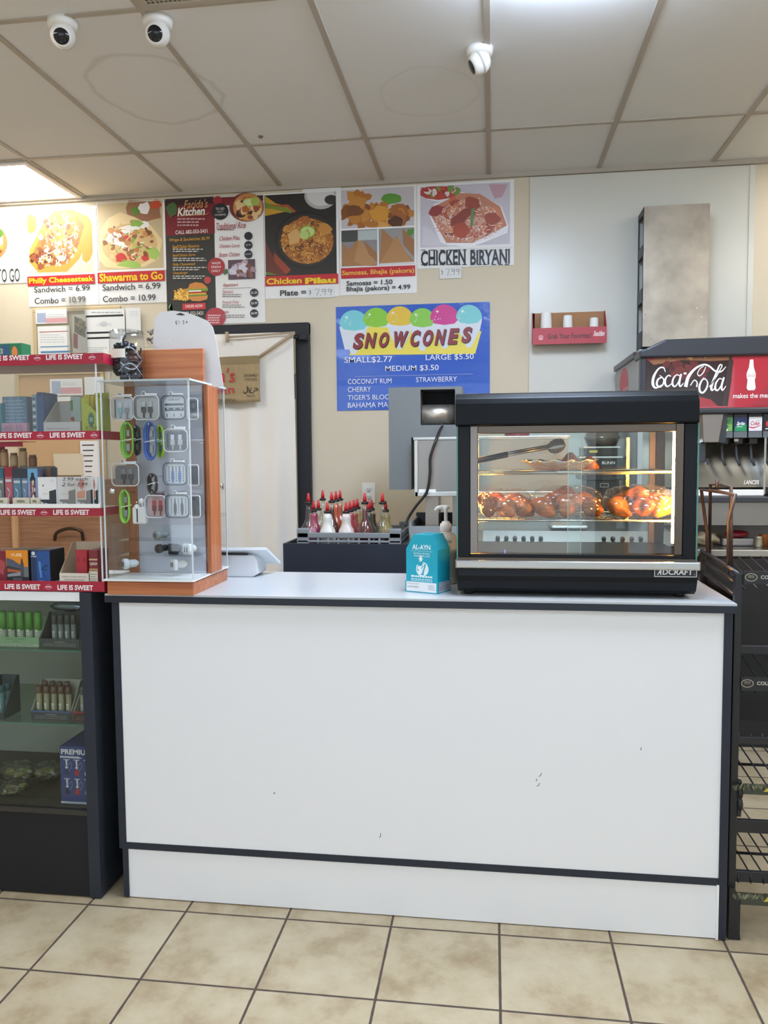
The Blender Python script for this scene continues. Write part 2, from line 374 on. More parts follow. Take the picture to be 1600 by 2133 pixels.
RING1 = PZ(322, 190, CEIL); RING2 = PZ(893, 196, CEIL)
# objects of the setting keep their origin at the world origin so that the patterns above are in metres
def raw(name, mb, kind='structure'):
    WM[name] = Matrix.Identity(4); me = bpy.data.meshes.new(name); me.from_pydata([tuple(v) for v in mb.v], [], mb.f)
    for m in mb.mats: me.materials.append(m)
    me.polygons.foreach_set('material_index', mb.m); o = bpy.data.objects.new(name, me); COL.objects.link(o); o['kind'] = kind; return o
raw('floor', MB().box(XL, XR, FRONTY, WALLY, -0.08, 0, floor_mat()))
ceil = raw('ceiling', MB().box(XL, XR, FRONTY, WALLY, CEIL, CEIL+0.06, ceil_mat()))
MW = mat('tan_wall_paint', '#dccfb6', 0.75, bump=0.08, bscale=120)
DX0, DX1, DZ = -1.86, -1.10, 2.15       # the curtained doorway in the back wall
wb = MB().box(XL, DX0, WALLY, WALLY+0.1, 0, CEIL, MW).box(DX1, XR, WALLY, WALLY+0.1, 0, CEIL, MW).box(DX0, DX1, WALLY, WALLY+0.1, DZ, CEIL, MW)
raw('wall_back', wb)
raw('wall_left', MB().box(XL-0.1, XL, FRONTY, WALLY, 0, CEIL, MW)); raw('wall_right', MB().box(XR, XR+0.1, FRONTY, WALLY, 0, CEIL, MW))
wf = MB(); xs = [XL, -3.5, -1.3, -1.1, 1.1, 1.3, 3.3, XR]
for i in (0, 2, 4, 6): wf.box(xs[i], xs[i+1], FRONTY-0.1, FRONTY, 0, CEIL, MW)
for i in (1, 3, 5): wf.box(xs[i], xs[i+1], FRONTY-0.1, FRONTY, 0, 0.3, MW); wf.box(xs[i], xs[i+1], FRONTY-0.1, FRONTY, 2.6, CEIL, MW)
raw('wall_front', wf)
MK = mat('black_painted_metal', '#2b2c30', 0.45, spec=.25); MBL = mat('black_laminate', '#30343d', 0.4, spec=.25, var=0.08, vscale=6)
for i, k in ((1, 1), (3, 2), (5, 3)):
    f = MB()
    for (a, b, c, d) in ((xs[i], xs[i+1], 0.3, 0.36), (xs[i], xs[i+1], 2.54, 2.6), (xs[i], xs[i]+0.06, 0.36, 2.54), (xs[i+1]-0.06, xs[i+1], 0.36, 2.54)): f.box(a, b, FRONTY-0.08, FRONTY-0.02, c, d, MK)
    wn_ = raw('window_%d' % k, f); struct('window_pane', MB().box(xs[i]+0.06, xs[i+1]-0.06, FRONTY-0.055, FRONTY-0.05, 0.36, 2.54, glass('clear_glass')), wn_)
# back of the doorway
raw('wall_passage', MB().box(DX0-0.3, DX1+0.3, WALLY+0.8, WALLY+0.85, 0, CEIL, mat('dim_passage_wall', '#b9aa8c', 0.8)))
# ceiling grid
TB = mat('ceiling_grid_metal', '#b5ab9c', 0.55)
g = MB()
GX = [-0.023 + 0.6125*k for k in range(-7, 6)]
GY = [4.05, 2.80, 1.55, 0.30, -0.95, -2.2, -3.45]
for x in GX: g.box(x-0.012, x+0.012, FRONTY, WALLY, CEIL-0.006, CEIL, TB)
for y in GY: g.box(XL, XR, y-0.012, y+0.012, CEIL-0.0055, CEIL, TB)
struct('grid', g, ceil)
struct('trim_1', MB().box(XL, XR, WALLY-0.022, WALLY, CEIL-0.026, CEIL, TB))
# troffers
ML = emit('light_diffuser', '#fffdf8', TROFFER_E); MLA = emit('aisle_light_diffuser', '#d2e5ff', AISLE_E); MLN = emit('cool_light_diffuser', '#cfe3ff', NEAR_E); MLW = mat('white_enamel', '#efece6', 0.4)
def troffer(x0, x1, y0, y1, drop, label, name='ceiling_light', ml=None):
    t = thing(name, ((x0+x1)/2, (y0+y1)/2, CEIL-0.02), label, 'light', 'fluorescent ceiling lights')
    f = MB()
    for (a, b, c, d) in ((x0, x1, y0, y0+0.03), (x0, x1, y1-0.03, y1), (x0, x0+0.03, y0+0.03, y1-0.03), (x1-0.03, x1, y0+0.03, y1-0.03)): f.box(a, b, c, d, CEIL-0.014, CEIL-0.001, MLW)
    obj('frame', f, t)
    obj('diffuser', MB().box(x0+0.03, x1-0.03, y0+0.03, y1-0.03, CEIL-drop, CEIL-0.002, ml or ML), t)
troffer(GX[2]+0.014, GX[3]-0.014, 4.064, WALLY-0.024, 0.010, 'square fluorescent ceiling light glowing at the left against the back wall')
troffer(GX[7]+0.014, GX[8]-0.014, 1.564, 2.786, 0.09, 'long ceiling light just above the top of the view, over the counter', ml=MLN)
for (i, a, b, s) in ((3, 1.564, 2.786, 'over the left end of the counter'), (10, 1.564, 2.786, 'over the right end of the counter'), (4, -0.936, 0.286, 'over the customer aisle to the left'), (8, -0.936, 0.286, 'over the customer aisle to the right'), (3, -3.436, -2.214, 'near the shop window on the left'), (8, -3.436, -2.214, 'near the shop window on the right'), (10, 4.064, WALLY-0.024, 'over the drinks corner')):
    troffer(GX[i]+0.014, GX[i+1]-0.014, a, b, 0.01, 'ceiling light '+s, ml=MLA if a < 1 else ML)
# ceiling vent
v0, v1 = GX[5]+0.0, GX[6]
t = thing('ceiling_vent', ((v0+v1)/2, 2.5, CEIL-0.02), 'dark perforated ceiling vent at the top edge, left of centre', 'vent')
f = MB(); MV = mat('vent_frame_enamel', '#b9ae9d', 0.5); MVD = mat('vent_dark', '#3b342d', 0.7)
for (a, b, c, d) in ((v0+.014, v1-.014, 2.20, 2.225), (v0+.014, v1-.014, 2.763, 2.788), (v0+.014, v0+.04, 2.225, 2.763), (v1-.04, v1-.014, 2.225, 2.763)): f.box(a, b, c, d, CEIL-0.012, CEIL-0.001, MV)
obj('frame', f, t); obj('backing', MB().box(v0+.04, v1-.04, 2.225, 2.763, CEIL-0.003, CEIL-0.001, MVD), t)
f = MB()
for i in range(34):
    x = v0+.04+(v1-v0-.08)*i/33; f.box(x-.0025, x+.0025, 2.225, 2.763, CEIL-0.010, CEIL-0.004, MV)
for i in range(34): y = 2.225+0.538*i/33; f.box(v0+.04, v1-.04, y-.0025, y+.0025, CEIL-0.0095, CEIL-0.005, MV)
obj('grille', f, t)
# security cameras
MC = mat('white_camera_plastic', '#ece8e0', 0.35); MCD = mat('camera_lens_black', '#1b1e22', 0.12)
def dome(px, py, aim, label):
    p = PZ(px, py, CEIL); t = thing('security_camera', (p.x, p.y, CEIL-0.105), label, 'camera', 'ceiling security cameras')
    obj('base', MB().lathe([(0.0, -0.028), (0.046, -0.028), (0.052, -0.02), (0.056, 0)], MC, (p.x, p.y, CEIL), 28), t)
    d = Vector(aim).normalized(); M = d.to_track_quat('Z', 'Y').to_matrix(); c = Vector((p.x, p.y, CEIL-0.052))
    pr = [(0.001, -0.045)] + [(0.045*math.cos(a), 0.045*math.sin(a)) for a in [(-0.5+i/12)*PI for i in range(1, 9)]] + [(0.036, 0.034), (0.029, 0.036)]
    h = obj('housing', MB().lathe(pr, MC, c, 28, axis=M), t)
    obj('lens', MB().lathe([(0.0285, 0.0335), (0.027, 0.037), (0.0005, 0.039)], MCD, c, 28, axis=M), h)
    sl = MB(); sl.lathe([(0.0455, -0.004), (0.0462, 0), (0.0455, 0.004)], mat('camera_seam_grey', '#bdb8af', 0.4), c, 28, axis=M); obj('seam', sl, h)
dome(130, 44, (0.45, -1.3, -0.75), 'white dome camera at top left, left of the other lens-facing one')
dome(328, 40, (0.12, -1.3, -0.60), 'white dome camera beside the ceiling vent')
dome(999, 102, (-0.97, -0.15, -0.55), 'white dome camera near the top centre, seen side on')
sp = PZ(543, 284, CEIL); tag(obj('sprinkler_cap', MB().lathe([(0.001, -0.009), (0.008, -0.008), (0.013, 0)], mat('dull_brass', '#8b7b60', 0.4, 0.6), (sp.x, sp.y, CEIL), 16)), 'tiny round metal cap on a ceiling tile above the food menus', 'cap')

# ---------------- wall panel, doorway, outlet
px0, px1 = 0.209, 1.425
t = thing('wall_panel', ((px0+px1)/2, WALLY-0.01, 0), 'glossy white plastic panel fixed on the back wall behind the drinks machines', 'wall panel')
MPW = mat('white_wall_panel', '#d8d6cb', 0.28)
obj('sheet', MB().box(px0+.012, px1-.012, WALLY-0.008, WALLY-0.0005, 0.02, CEIL-0.03, MPW), t)
obj('edge_strip', MB().box(px0, px0+.03, WALLY-0.012, WALLY-0.008, 0.02, CEIL-0.03, MPW).box(px1-.03, px1, WALLY-0.012, WALLY-0.008, 0.02, CEIL-0.03, MPW), t)
d = MB(); fw = 0.085
d.box(DX1-fw+.02, DX1+.02, WALLY-0.035, WALLY+0.1, 0, DZ, MK, 0.006).box(DX0-.02, DX0+fw-.02, WALLY-0.035, WALLY+0.1, 0, DZ, MK, 0.006).box(DX0-.02, DX1+.02, WALLY-0.036, WALLY+0.1, DZ-0.07, DZ+0.005, MK, 0.006)
dr = raw('door_1', d)
p = P(620, 805, WALLY-0.035); struct('strike_plate', MB().box(p.x-.03, p.x-.012, WALLY-.042, WALLY-.034, p.z-.075, p.z+.075, MK, .003).box(p.x-.027, p.x-.02, WALLY-.044, WALLY-.041, p.z-.03, p.z-.01, mat('worn_steel', '#9a9a98', 0.35, 0.9)), dr)
CY = WALLY-0.075
CX1 = P(615, 900, CY).x
tag(obj('curtain_rod', MB().tube([(DX0-.04, CY, 2.062), (DX1+.03, CY, 2.062)], 0.009, mat('dark_steel', '#4a4846', 0.35, 0.8)).box(DX1-.03, DX1+.012, CY-.016, WALLY-.03, 2.045, 2.08, MK, .004)), 'thin dark curtain rod across the top of the doorway', 'curtain rod')
MCU = mat('cream_canvas_cloth', '#f0e9de', 0.9, bump=0.05, bscale=500)
def cur(u, v):
    x = DX0-.02 + (CX1-DX0+.02)*u; z = 2.09-v*1.92
    k = 0.007*math.sin(u*13+0.6) + 0.014*math.sin(u*27+v*1.2)*min(1, v*3) + 0.016*v*math.sin(u*15-v*2.3+1) + 0.010*v*math.sin(5*u+6*v) + .006*math.sin(u*55+v*3)*v
    xx = x + (0.015*v*(1-v) if u > 0.9 else 0)
    return Vector((xx, CY-0.016+k*0.7, z))
c = MB().grid(cur, 60, 40, MCU)
co = tag(obj('curtain', c), 'cream canvas curtain hanging in the black framed doorway', 'curtain')
sol = co.modifiers.new('cloth_thickness', 'SOLIDIFY'); sol.thickness = 0.0015
obj('rod_pocket', MB().tube([(DX0-.02, CY, 2.062), (CX1, CY, 2.062)], 0.0155, MCU, 10), co)
# cloth banner tied across the doorway
BY = CY-0.075
ba = P(455, 750, BY); bb = P(541, 742, BY); bc = P(546, 838, BY)
MBA = mat('tan_burlap', '#a9926c', 0.9, var=0.08, vscale=60, bump=0.25, bscale=500)
bx0, bx1, bz0, bz1 = -1.93, bb.x, bc.z, bb.z
t = thing('cloth_banner', ((bx0+bx1)/2, BY, bz0), 'tan cloth kitchen banner tied by ribbons in front of the cream curtain', 'banner')
bw = lambda u, v: Vector((bx0+(bx1-bx0)*u, BY+0.004*math.sin(u*17+2*v)+0.003*math.sin(u*7+v*5), bz0+(bz1-bz0)*(1-v)-0.004*math.sin(u*5)))
sh = obj('sheet', MB().grid(bw, 40, 16, MBA), t); s2 = sh.modifiers.new('cloth_thickness', 'SOLIDIFY'); s2.thickness = 0.002
obj('hem', MB().grid(lambda u, v: bw(u, v*0.17)+Vector((0, -0.0035, 0)), 40, 3, mat('tan_burlap_hem', '#94805e', 0.9, bump=0.25, bscale=500)), t)
rb = MB(); MRB = mat('beige_ribbon', '#b39f84', 0.85)
e1 = P(612, 692, BY); rb.tube([(bx1-.005, BY, bz1-.006), ((bx1+e1.x)/2+.008, BY-.004, (bz1+e1.z)/2), (e1.x, BY+.02, e1.z)], 0.010, MRB, 8, flat=1.0, up=(0, 0, 1))
rb2 = [Vector(v) for v in rb.v]
e2 = P(470, 701, BY); rb.tube([(e1.x, CY-.05, e1.z+.003), ((e1.x+e2.x)/2, CY-.054, e2.z+.006), (e2.x, CY-.05, e2.z)], 0.006, MRB, 8)
rb.tube([(e2.x, CY-.052, e2.z+.03), (e2.x+.004, CY-.052, e2.z-.03)], 0.011, MRB, 8)
obj('ribbon', rb, t)
A = wallart(BY, m=printmat('cloth_ink', 0.85), lift=0.0095)
A.text("Farida's", 388, 768, 492, 797, '#c9303a', 0.0, 0.1); A.text('Kitchen', 392, 803, 489, 821, '#c9303a', 0.0, 0.0)
A.text('YOUR CATERING', 430, 831, 493, 837, '#2c2824'); A.text('SWAHILI', 509, 779, 536, 785, '#2c2824'); A.text('FOODS', 513, 788, 536, 793, '#2c2824'); A.text('HALAL', 515, 822, 533, 827, '#4a4038')
# Arabic word, right to left: haa, laam-alif, laam
A.stroke([(531, 811), (534, 808), (538, 812.5), (532, 814), (528, 818), (525, 818.5)], [1.2, 1.6, 2.2, 1.6, 1.6, 1.4], '#2c2824')
A.stroke([(526, 818.5), (522, 818), (517, 806)], [1.5, 1.8, 1.2], '#2c2824'); A.stroke([(524.5, 807), (522, 816), (519.5, 818)], [1.2, 1.8, 1.5], '#2c2824')
A.stroke([(515, 804), (516.5, 814), (513, 819), (509, 818.5), (508.5, 814)], [1.2, 1.8, 2.2, 1.9, 1.0], '#2c2824')
A.done('lettering', t)
# wall outlet
x0, x1, z0, z1 = RC(755, 1006, 782, 1048, WALLY)
t = thing('wall_outlet', ((x0+x1)/2, WALLY, z0), 'white duplex power outlet on the tan wall behind the syrup bottles', 'outlet')
MWP = mat('white_plastic', '#efeee9', 0.35)
obj('cover_plate', MB().box(x0, x1, WALLY-.006, WALLY-.0005, z0, z1, MWP, .002), t)
for k, zc in enumerate((z0+(z1-z0)*.30, z0+(z1-z0)*.68)):
    xc = (x0+x1)/2; s = obj('socket', MB().lathe([(.017, 0), (.0165, .003), (.0005, .003)], MWP, (xc, WALLY-.006, zc), 20, axis=Matrix.Rotation(PI/2, 3, 'X')), t)
    A = Art((xc, WALLY-.009, zc), (1, 0, 0), (0, 0, 1)); A.rect(-.007, .002, -.004, .010, '#2a2826'); A.rect(.004, .002, .007, .010, '#2a2826'); A.ell(0, -.007, .0028, .0028, '#2a2826', 10); A.done('slot', s)

# ================================================================== POSTERS ON THE BACK WALL
MPP = mat('poster_paper', '#f1efec', 0.5); PY = WALLY-0.004
TANC = ['#c98f3a', '#b8742b', '#e0b060', '#8f5520', '#d9a24c', '#6e3f1c']
def poster(x0, y0, x1, y1, label, name='menu_poster', m=None, cat='poster', group='food posters on the back wall', Y=PY, th=0.0032):
    _LF[0] = 0.0004; X0, X1, Z0, Z1 = RC(x0, y0, x1, y1, Y); o = obj(name, MB().box(X0, X1, Y, Y+th, Z0, Z1, m or MPP)); return tag(o, label, cat, group)
_LF = [0.0004]
def W_(): A = wallart(PY, lift=_LF[0]); _LF[0] += 0.0004 + 0.000006*(600 if _LF[0] < 0.0005 else 60); return A
# ... TO GO (cut by the frame)
o = poster(-96, 437, 53, 592, 'leftmost white poster cut by the edge, showing a plate and the words TO GO', m=MPP)
A = W_(); A.rect(-90, 442, 45, 553, '#cfc6d0'); A.ell(-30, 508, 68, 58, '#e9e6ef'); A.ell(-30, 508, 60, 50, '#dcd8e6'); A.ell(-32, 506, 48, 42, '#b98a52'); A.chunks(-32, 506, 40, 34, 40, TANC); A.blob(-2, 500, 10, 14, '#f4f0f0'); A.blob(2, 486, 6, 8, '#5d8a3a'); A.done('picture', o)
A = W_(); A.text('SHAWARMA TO GO', -90, 562, 42, 589, '#26302c'); A.done('lettering', o)
# Philly cheesesteak
o = poster(57, 432, 203, 637, 'white poster of a cheese steak roll, second from the left')
A = W_(); A.rect(58, 436, 193, 570, '#e4d6ae'); A.blob(66, 468, 12, 22, '#e07b3c'); A.blob(182, 500, 14, 50, '#b9963e', 0.1); A.poly([(60, 545), (62, 520), (88, 470), (112, 440), (150, 436), (170, 445), (188, 458), (186, 490), (165, 540), (140, 566), (80, 568)], '#c8923f'); A.poly([(64, 540), (90, 478), (120, 446), (160, 450), (176, 470), (160, 520), (140, 550), (90, 556)], '#a9702f')
A.chunks(120, 500, 44, 46, 60, ['#f1e6c8', '#e9d7a0', '#8a5a34', '#6b3f26', '#a8713c', '#f6efdb', '#c9b050', '#7f8a3c']); A.chunks(88, 540, 24, 16, 16, ['#6b3220', '#8a4a2c', '#5a2a1c']); A.rice(125, 490, 40, 46, 90, ['#fbf3df', '#f2e4bb', '#9a6a3c', '#dcc98c'], 9, 2.2); A.rice(110, 540, 34, 16, 30, ['#fbf3df', '#f2e4bb', '#c9a94c'], 9, 2.2); A.chunks(120, 500, 46, 50, 30, ['#7a4a2c', '#9a6a3c', '#e9d7a0', '#8f8a44'], (3, 6)); A.frame(59, 437, 193, 570, 57.5, 433, 202.5, 573); A.done('picture', o)
A = W_(); A.rect(58, 574, 198, 594, '#c4232c'); A.done('title_band', o)
A = W_(); A.text('Philly Cheesesteak', 61, 577, 196, 592, '#f2d024', 0.03); A.text('Sandwich = 6.99', 72, 596, 188, 608, '#3a3a3a', 0.01); A.text('Combo = 10.99', 73, 619, 179, 632, '#3a3a3a', 0.01); A.done('lettering', o)
# Shawarma
o = poster(203.5, 420, 345, 632, 'white poster of a stuffed wrap, third from the left')
A = W_(); A.rect(203, 420, 341, 561, '#c9b48c'); A.blob(300, 440, 40, 24, '#9a6a4a'); A.blob(300, 433, 14, 12, '#f1ecea'); A.blob(325, 425, 12, 10, '#c9502c'); A.blob(282, 440, 9, 9, '#5f8a30'); A.poly([(206, 540), (208, 480), (225, 455), (250, 442), (280, 452), (315, 470), (338, 500), (330, 540), (300, 556), (250, 560), (220, 556)], '#e9cf9c'); A.ell(270, 510, 58, 44, '#d8b47a')
A.chunks(268, 508, 50, 38, 55, ['#b9753a', '#8f5a2c', '#d9a860', '#c9412c', '#7aa63c', '#a6c45c', '#e2c48c']); A.blob(238, 495, 17, 14, '#f6f2ee'); A.blob(256, 510, 10, 7, '#f6f2ee'); A.blob(270, 478, 20, 9, '#f2efe9'); A.blob(296, 468, 14, 8, '#f2efe9'); A.blob(252, 536, 11, 10, '#c92f2c', .1); A.blob(270, 550, 24, 8, '#9dbf58'); A.blob(318, 528, 16, 12, '#a6c45c'); A.blob(303, 534, 8, 10, '#cc3a2e'); A.blob(285, 465, 14, 8, '#88b048')
A.rice(270, 510, 46, 34, 60, ['#f4ece0', '#7aa63c', '#8f5a2c', '#e2c48c'], 10, 2); A.chunks(270, 500, 50, 40, 26, ['#a8662c', '#c98a4c', '#7a4a24', '#dcb87c'], (3, 7)); A.frame(205, 421, 340, 561, 203.5, 420, 345, 565); A.done('picture', o)
A = W_(); A.rect(204, 566, 344, 588, '#c4232c'); A.done('title_band', o)
A = W_(); A.text('Shawarma to Go', 208, 568, 340, 585, '#f2d024', 0.03); A.text('Sandwich = 6.99', 214, 591, 335, 604, '#3a3a3a', 0.01); A.text('Combo = 10.99', 215, 615, 325, 628, '#3a3a3a', 0.01); A.done('lettering', o)
# big dark and cream kitchen menu
o = poster(345.5, 411, 550.5, 675, 'tall dark and cream kitchen menu with a burger, fourth from the left')
A = W_(); A.rect(345.5, 412, 448, 675, '#35332f'); A.rect(345.5, 422, 447, 489, '#7f1f28'); A.rect(345.5, 412, 548, 424, '#3a2024'); A.rect(445, 412, 500, 428, '#7f1f28'); A.done('backdrop', o)
A = W_(); A.blob(358, 438, 10, 16, '#4c6b3c'); A.ell(454, 418, 10, 9, '#a02a34'); A.ell(459, 441, 17.5, 17.5, '#26262a'); A.ell(514, 432, 36, 30, '#7a2a30', a0=0); A.ell(517, 432, 31, 29, '#c98a4a'); A.chunks(517, 436, 24, 20, 40, ['#d9a05c', '#8f4a2c', '#3a2420', '#e8c48c', '#b9652c']); A.ell(520, 422, 14, 9, '#b9c96a'); A.ell(520, 422, 11, 6.5, '#dbe3a0'); A.ell(532, 420, 9, 9, '#a9bd54')
A.ell(451, 556, 18, 19, '#b0303a'); A.blob(470, 567, 5, 6, '#4c6b3c'); A.ell(433, 584, 7.5, 7.5, '#c04a44'); A.rect(476, 541, 532, 582, '#5a4450'); A.chunks(504, 562, 24, 16, 26, ['#7a4a40', '#a68a94', '#8a5a50', '#4a3440', '#b9a0a8'], (4, 9)); A.chunks(485, 560, 6, 8, 6, ['#d9d4e0', '#c9c2d0']); A.chunks(510, 556, 8, 5, 5, ['#d9d4e0']); A.ell(450, 661, 21, 20, '#b8404a')
for (yy, k) in ((492, 1), (511, 1), (530, 1), (610, 0), (632, 0), (653, 0)): A.star(518 if k else 530, yy, 8, 9.2, '#26262e')
A.poly([(360, 625), (380, 604), (396, 600), (400, 622), (392, 626)], '#d99a34'); A.rice(381, 614, 16, 9, 40, ['#f0bc4a', '#d9942c', '#f6cf6c'], 13, 2.6); A.poly([(392, 602), (396, 592), (408, 588), (422, 590), (432, 598), (433, 604)], '#d98a3c'); A.rect(392, 602, 434, 607, '#7aa63c'); A.rect(394, 605, 420, 609, '#f4e8d8'); A.rect(394, 608, 432, 612, '#b9302c'); A.rect(396, 611, 430, 615, '#e9b83c'); A.rect(393, 614, 434, 618, '#5f8f34'); A.poly([(393, 618), (434, 616), (432, 624), (416, 628), (400, 627)], '#d9904a')
A.rect(381, 632, 429, 645, '#cf3b42'); A.stroke([(372, 451), (400, 449), (428, 447), (436, 443)], [.6, 1.2, 1.4, .8], '#d99a4a'); A.poly([(352, 640), (358, 630), (354, 644), (360, 652)], '#8fae7a'); A.done('picture', o)
A = W_(); A.text("Farida's", 383, 416, 436, 434, '#d9a36a', 0.0, 0.25); A.text('Kitchen', 370, 432, 429, 450, '#f4ece0', 0.03, 0.15); A.lines(370, 455, 432, 3, 6.5, '#c9a0a0', 3.2); A.text('CALL 682-553-5431', 366, 479, 433, 487, '#f0e6e0', 0.02); A.text('Wraps & Sandwiches $6.99', 352, 495, 438, 504, '#d9a034', 0.01, 0.2)
for (yy, s) in ((510, 'Beef/Chicken Shawarma'), (529, 'Beef/Chicken Gyros'), (548, 'Philly Cheesesteak'), (566, 'Cheeseburger')): A.text(s, 360, yy, 360+len(s)*2.7, yy+7, '#d9a034', 0.01, 0.2); A.lines(361, yy+8.5, 432, 2, 4.5, '#cfc9c0', 2.2); A.ell(354, yy+3, 2.2, 2.2, '#5a2a2a')
A.text('TO GO', 450, 433, 468, 438, '#e9e6e2', .01); A.text('ONLY!', 453, 440, 466, 443, '#cfcac4'); A.text('CATERING', 448, 446, 471, 450, '#e9e6e2'); A.text('Traditional Rice', 449, 464, 514, 477, '#a8303a', .005, .2); A.lines(454, 478, 500, 1, 3, '#7a3a3a', 2.0)
for (yy, s) in ((492, 'Chicken Pilau'), (509, 'Chicken Curry'), (526, 'Butter Chicken')): A.text(s, 457, yy, 501, yy+9, '#a8303a', .005, .2)
A.text('MADE', 442, 546, 460, 551, '#f4e6e0', .01); A.text('FRESH', 441, 554, 461, 559, '#f4e6e0', .01); A.text('DAILY', 442, 562, 460, 567, '#f4e6e0', .01)
A.text('Appetizers', 464, 590, 497, 599, '#a8303a', .005, .2); A.rect(464, 600, 525, 600.8, '#9a9a94')
for (yy, s, q) in ((604, "Samosa's", '$1.50'), (626, 'French Fries', '$3.99'), (647, 'Bajia', '$4.99')): A.text(s, 464, yy, 464+len(s)*2.9, yy+7, '#b8434a', 0, .2); A.lines(464, yy+9, 512, 2, 4, '#8a8680', 1.8); A.text(q, 524, yy+3.5, 536.5, yy+9, '#e9e6ee', .01)
A.text('ORDER NOW', 387, 635, 423, 641, '#f6e8e4', .01); A.text('682-553-5431', 384, 649, 424, 657, '#efe9e2', .01); A.lines(434, 656, 467, 4, 5, '#f0c8c8', 2.6)
A.text('$2.99', 513, 509, 523, 513, '#cfcbd4'); A.text('$10.99', 512, 528, 524, 532, '#cfcbd4'); A.done('lettering', o)
# Chicken pilau
o = poster(551, 400, 706.5, 620, 'poster of a black rice pan with lime, left of the pastry poster')
A = W_(); A.rect(552, 403, 701, 573, '#2a2522'); A.poly([(552, 408), (575, 424), (600, 430), (610, 438), (580, 444), (552, 450)], '#c9992c'); A.poly([(552, 422), (590, 430), (612, 440), (606, 444), (570, 436), (552, 434)], '#7a8a2c'); A.poly([(560, 428), (600, 426), (617, 440), (612, 443), (598, 432)], '#a8502c'); A.poly([(552, 500), (572, 540), (604, 566), (590, 573), (565, 573), (552, 560)], '#6b2f20'); A.poly([(570, 525), (606, 562), (596, 572), (572, 545)], '#9a3f24'); A.ell(668, 408, 34, 28, '#b9b6b4', a0=0); A.ell(668, 406, 29, 23, '#dcd9d6'); A.rect(630, 380, 710, 400.5, '#f1efec'); A.rect(701, 380, 706.4, 460, '#f1efec'); A.ell(690, 416, 14, 10, '#3a3634'); A.poly([(552, 565), (570, 570), (580, 573), (552, 573)], '#5f7a30')
A.ell(638, 500, 66, 60, '#1c1918'); A.ell(640, 500, 62, 56, '#302a26'); A.ell(640, 502, 55, 48, '#a8672c'); A.chunks(640, 500, 48, 40, 40, ['#b9752c', '#8a4f20', '#c98a3c', '#6b3c1c'], (6, 12)); A.rice(640, 502, 54, 46, 420, ['#d99a44', '#b9722c', '#e8b86a', '#7a4520', '#c98534'], 5.5, 1.5); A.blob(612, 495, 12, 18, '#d9a86a'); A.blob(676, 478, 16, 12, '#c98a3c'); A.blob(635, 458, 14, 7, '#a8642c')
A.ell(641, 483, 17, 13, '#8fa83c'); A.ell(641, 483, 14, 10.5, '#c9d88a'); A.poly([(627, 496), (640, 476), (648, 488), (640, 500)], '#9db84c'); A.ell(634, 490, 9, 9, '#bccf7a'); A.frame(552.5, 403, 701, 573, 551, 400.5, 706.3, 573.5); A.done('picture', o)
A = W_(); A.rect(553, 573, 705, 594, '#c4232c'); A.done('title_band', o)
A = W_(); A.text('Chicken', 556, 579, 629, 592, '#f2d024', .03); A.text('Pilau', 636, 578, 700, 591, '#f2d024', .05); A.text('Plate =', 584, 604, 638, 616, '#2f2f2f', .02); A.done('lettering', o)
def pricetag(x0, y0, x1, y1, label):
    q = poster(x0, y0, x1, y1, label, 'price_tag', mat('white_note_paper', '#e9e8e6', 0.7), 'price tag', 'handwritten price tags', PY-0.003, 0.0012)
    A = wallart(PY-0.003); w_ = x1-x0; c_ = '#3a3d44'
    A.stroke([(x0+.14*w_, y0+9), (x0+.08*w_, y0+8), (x0+.14*w_, y0+12), (x0+.08*w_, y0+15)], .8, c_); A.stroke([(x0+.11*w_, y0+6), (x0+.11*w_, y0+17)], .6, c_, False)
    A.stroke([(x0+.28*w_, y0+5), (x0+.45*w_, y0+4), (x0+.36*w_, y0+18)], .9, c_, False); A.ell(x0+.5*w_, y0+17, .8, .8, c_, 8)
    for k in (.62, .84): A.stroke([(x0+(k+.06)*w_, y0+6), (x0+(k-.04)*w_, y0+4.5), (x0+(k-.06)*w_, y0+9), (x0+(k+.05)*w_, y0+8.5), (x0+(k+.07)*w_, y0+5), (x0+(k+.03)*w_, y0+17)], .8, c_)
    A.done('handwriting', q)
pricetag(640, 598, 696, 620, 'small handwritten price tag below the rice pan poster')
# Samosas
o = poster(707, 389, 868, 613, 'poster of fried snacks in three pictures, second from the right')
A = W_(); A.rect(711, 392, 863, 473, '#c9c2c4'); A.chunks(786, 448, 72, 24, 70, ['#b9752c', '#c98a3c', '#a8642c', '#d99f4c', '#8a4f20', '#c28034'], (8, 17)); A.chunks(745, 420, 20, 14, 10, ['#c98a3c', '#b9752c'], (8, 14)); A.blob(816, 414, 22, 11, '#5f9a34', .12); A.blob(790, 446, 20, 16, '#d99a34', .2); A.blob(740, 440, 20, 12, '#7a4a24'); A.blob(825, 462, 18, 12, '#5a3018')
A.rect(711, 390, 863, 391.5, '#e8e6e4'); A.rect(711, 477, 786, 554, '#8f8a8a'); A.rect(711, 478, 745, 504, '#4a4a48'); A.poly([(712, 554), (712, 505), (726, 520), (748, 496), (786, 554)], '#a8794c'); A.poly([(748, 496), (786, 550), (760, 554), (738, 545)], '#b98a5a'); A.poly([(757, 500), (786, 528), (786, 545), (768, 530)], '#a07046'); A.rect(746, 480, 785, 500, '#b9c2c0')
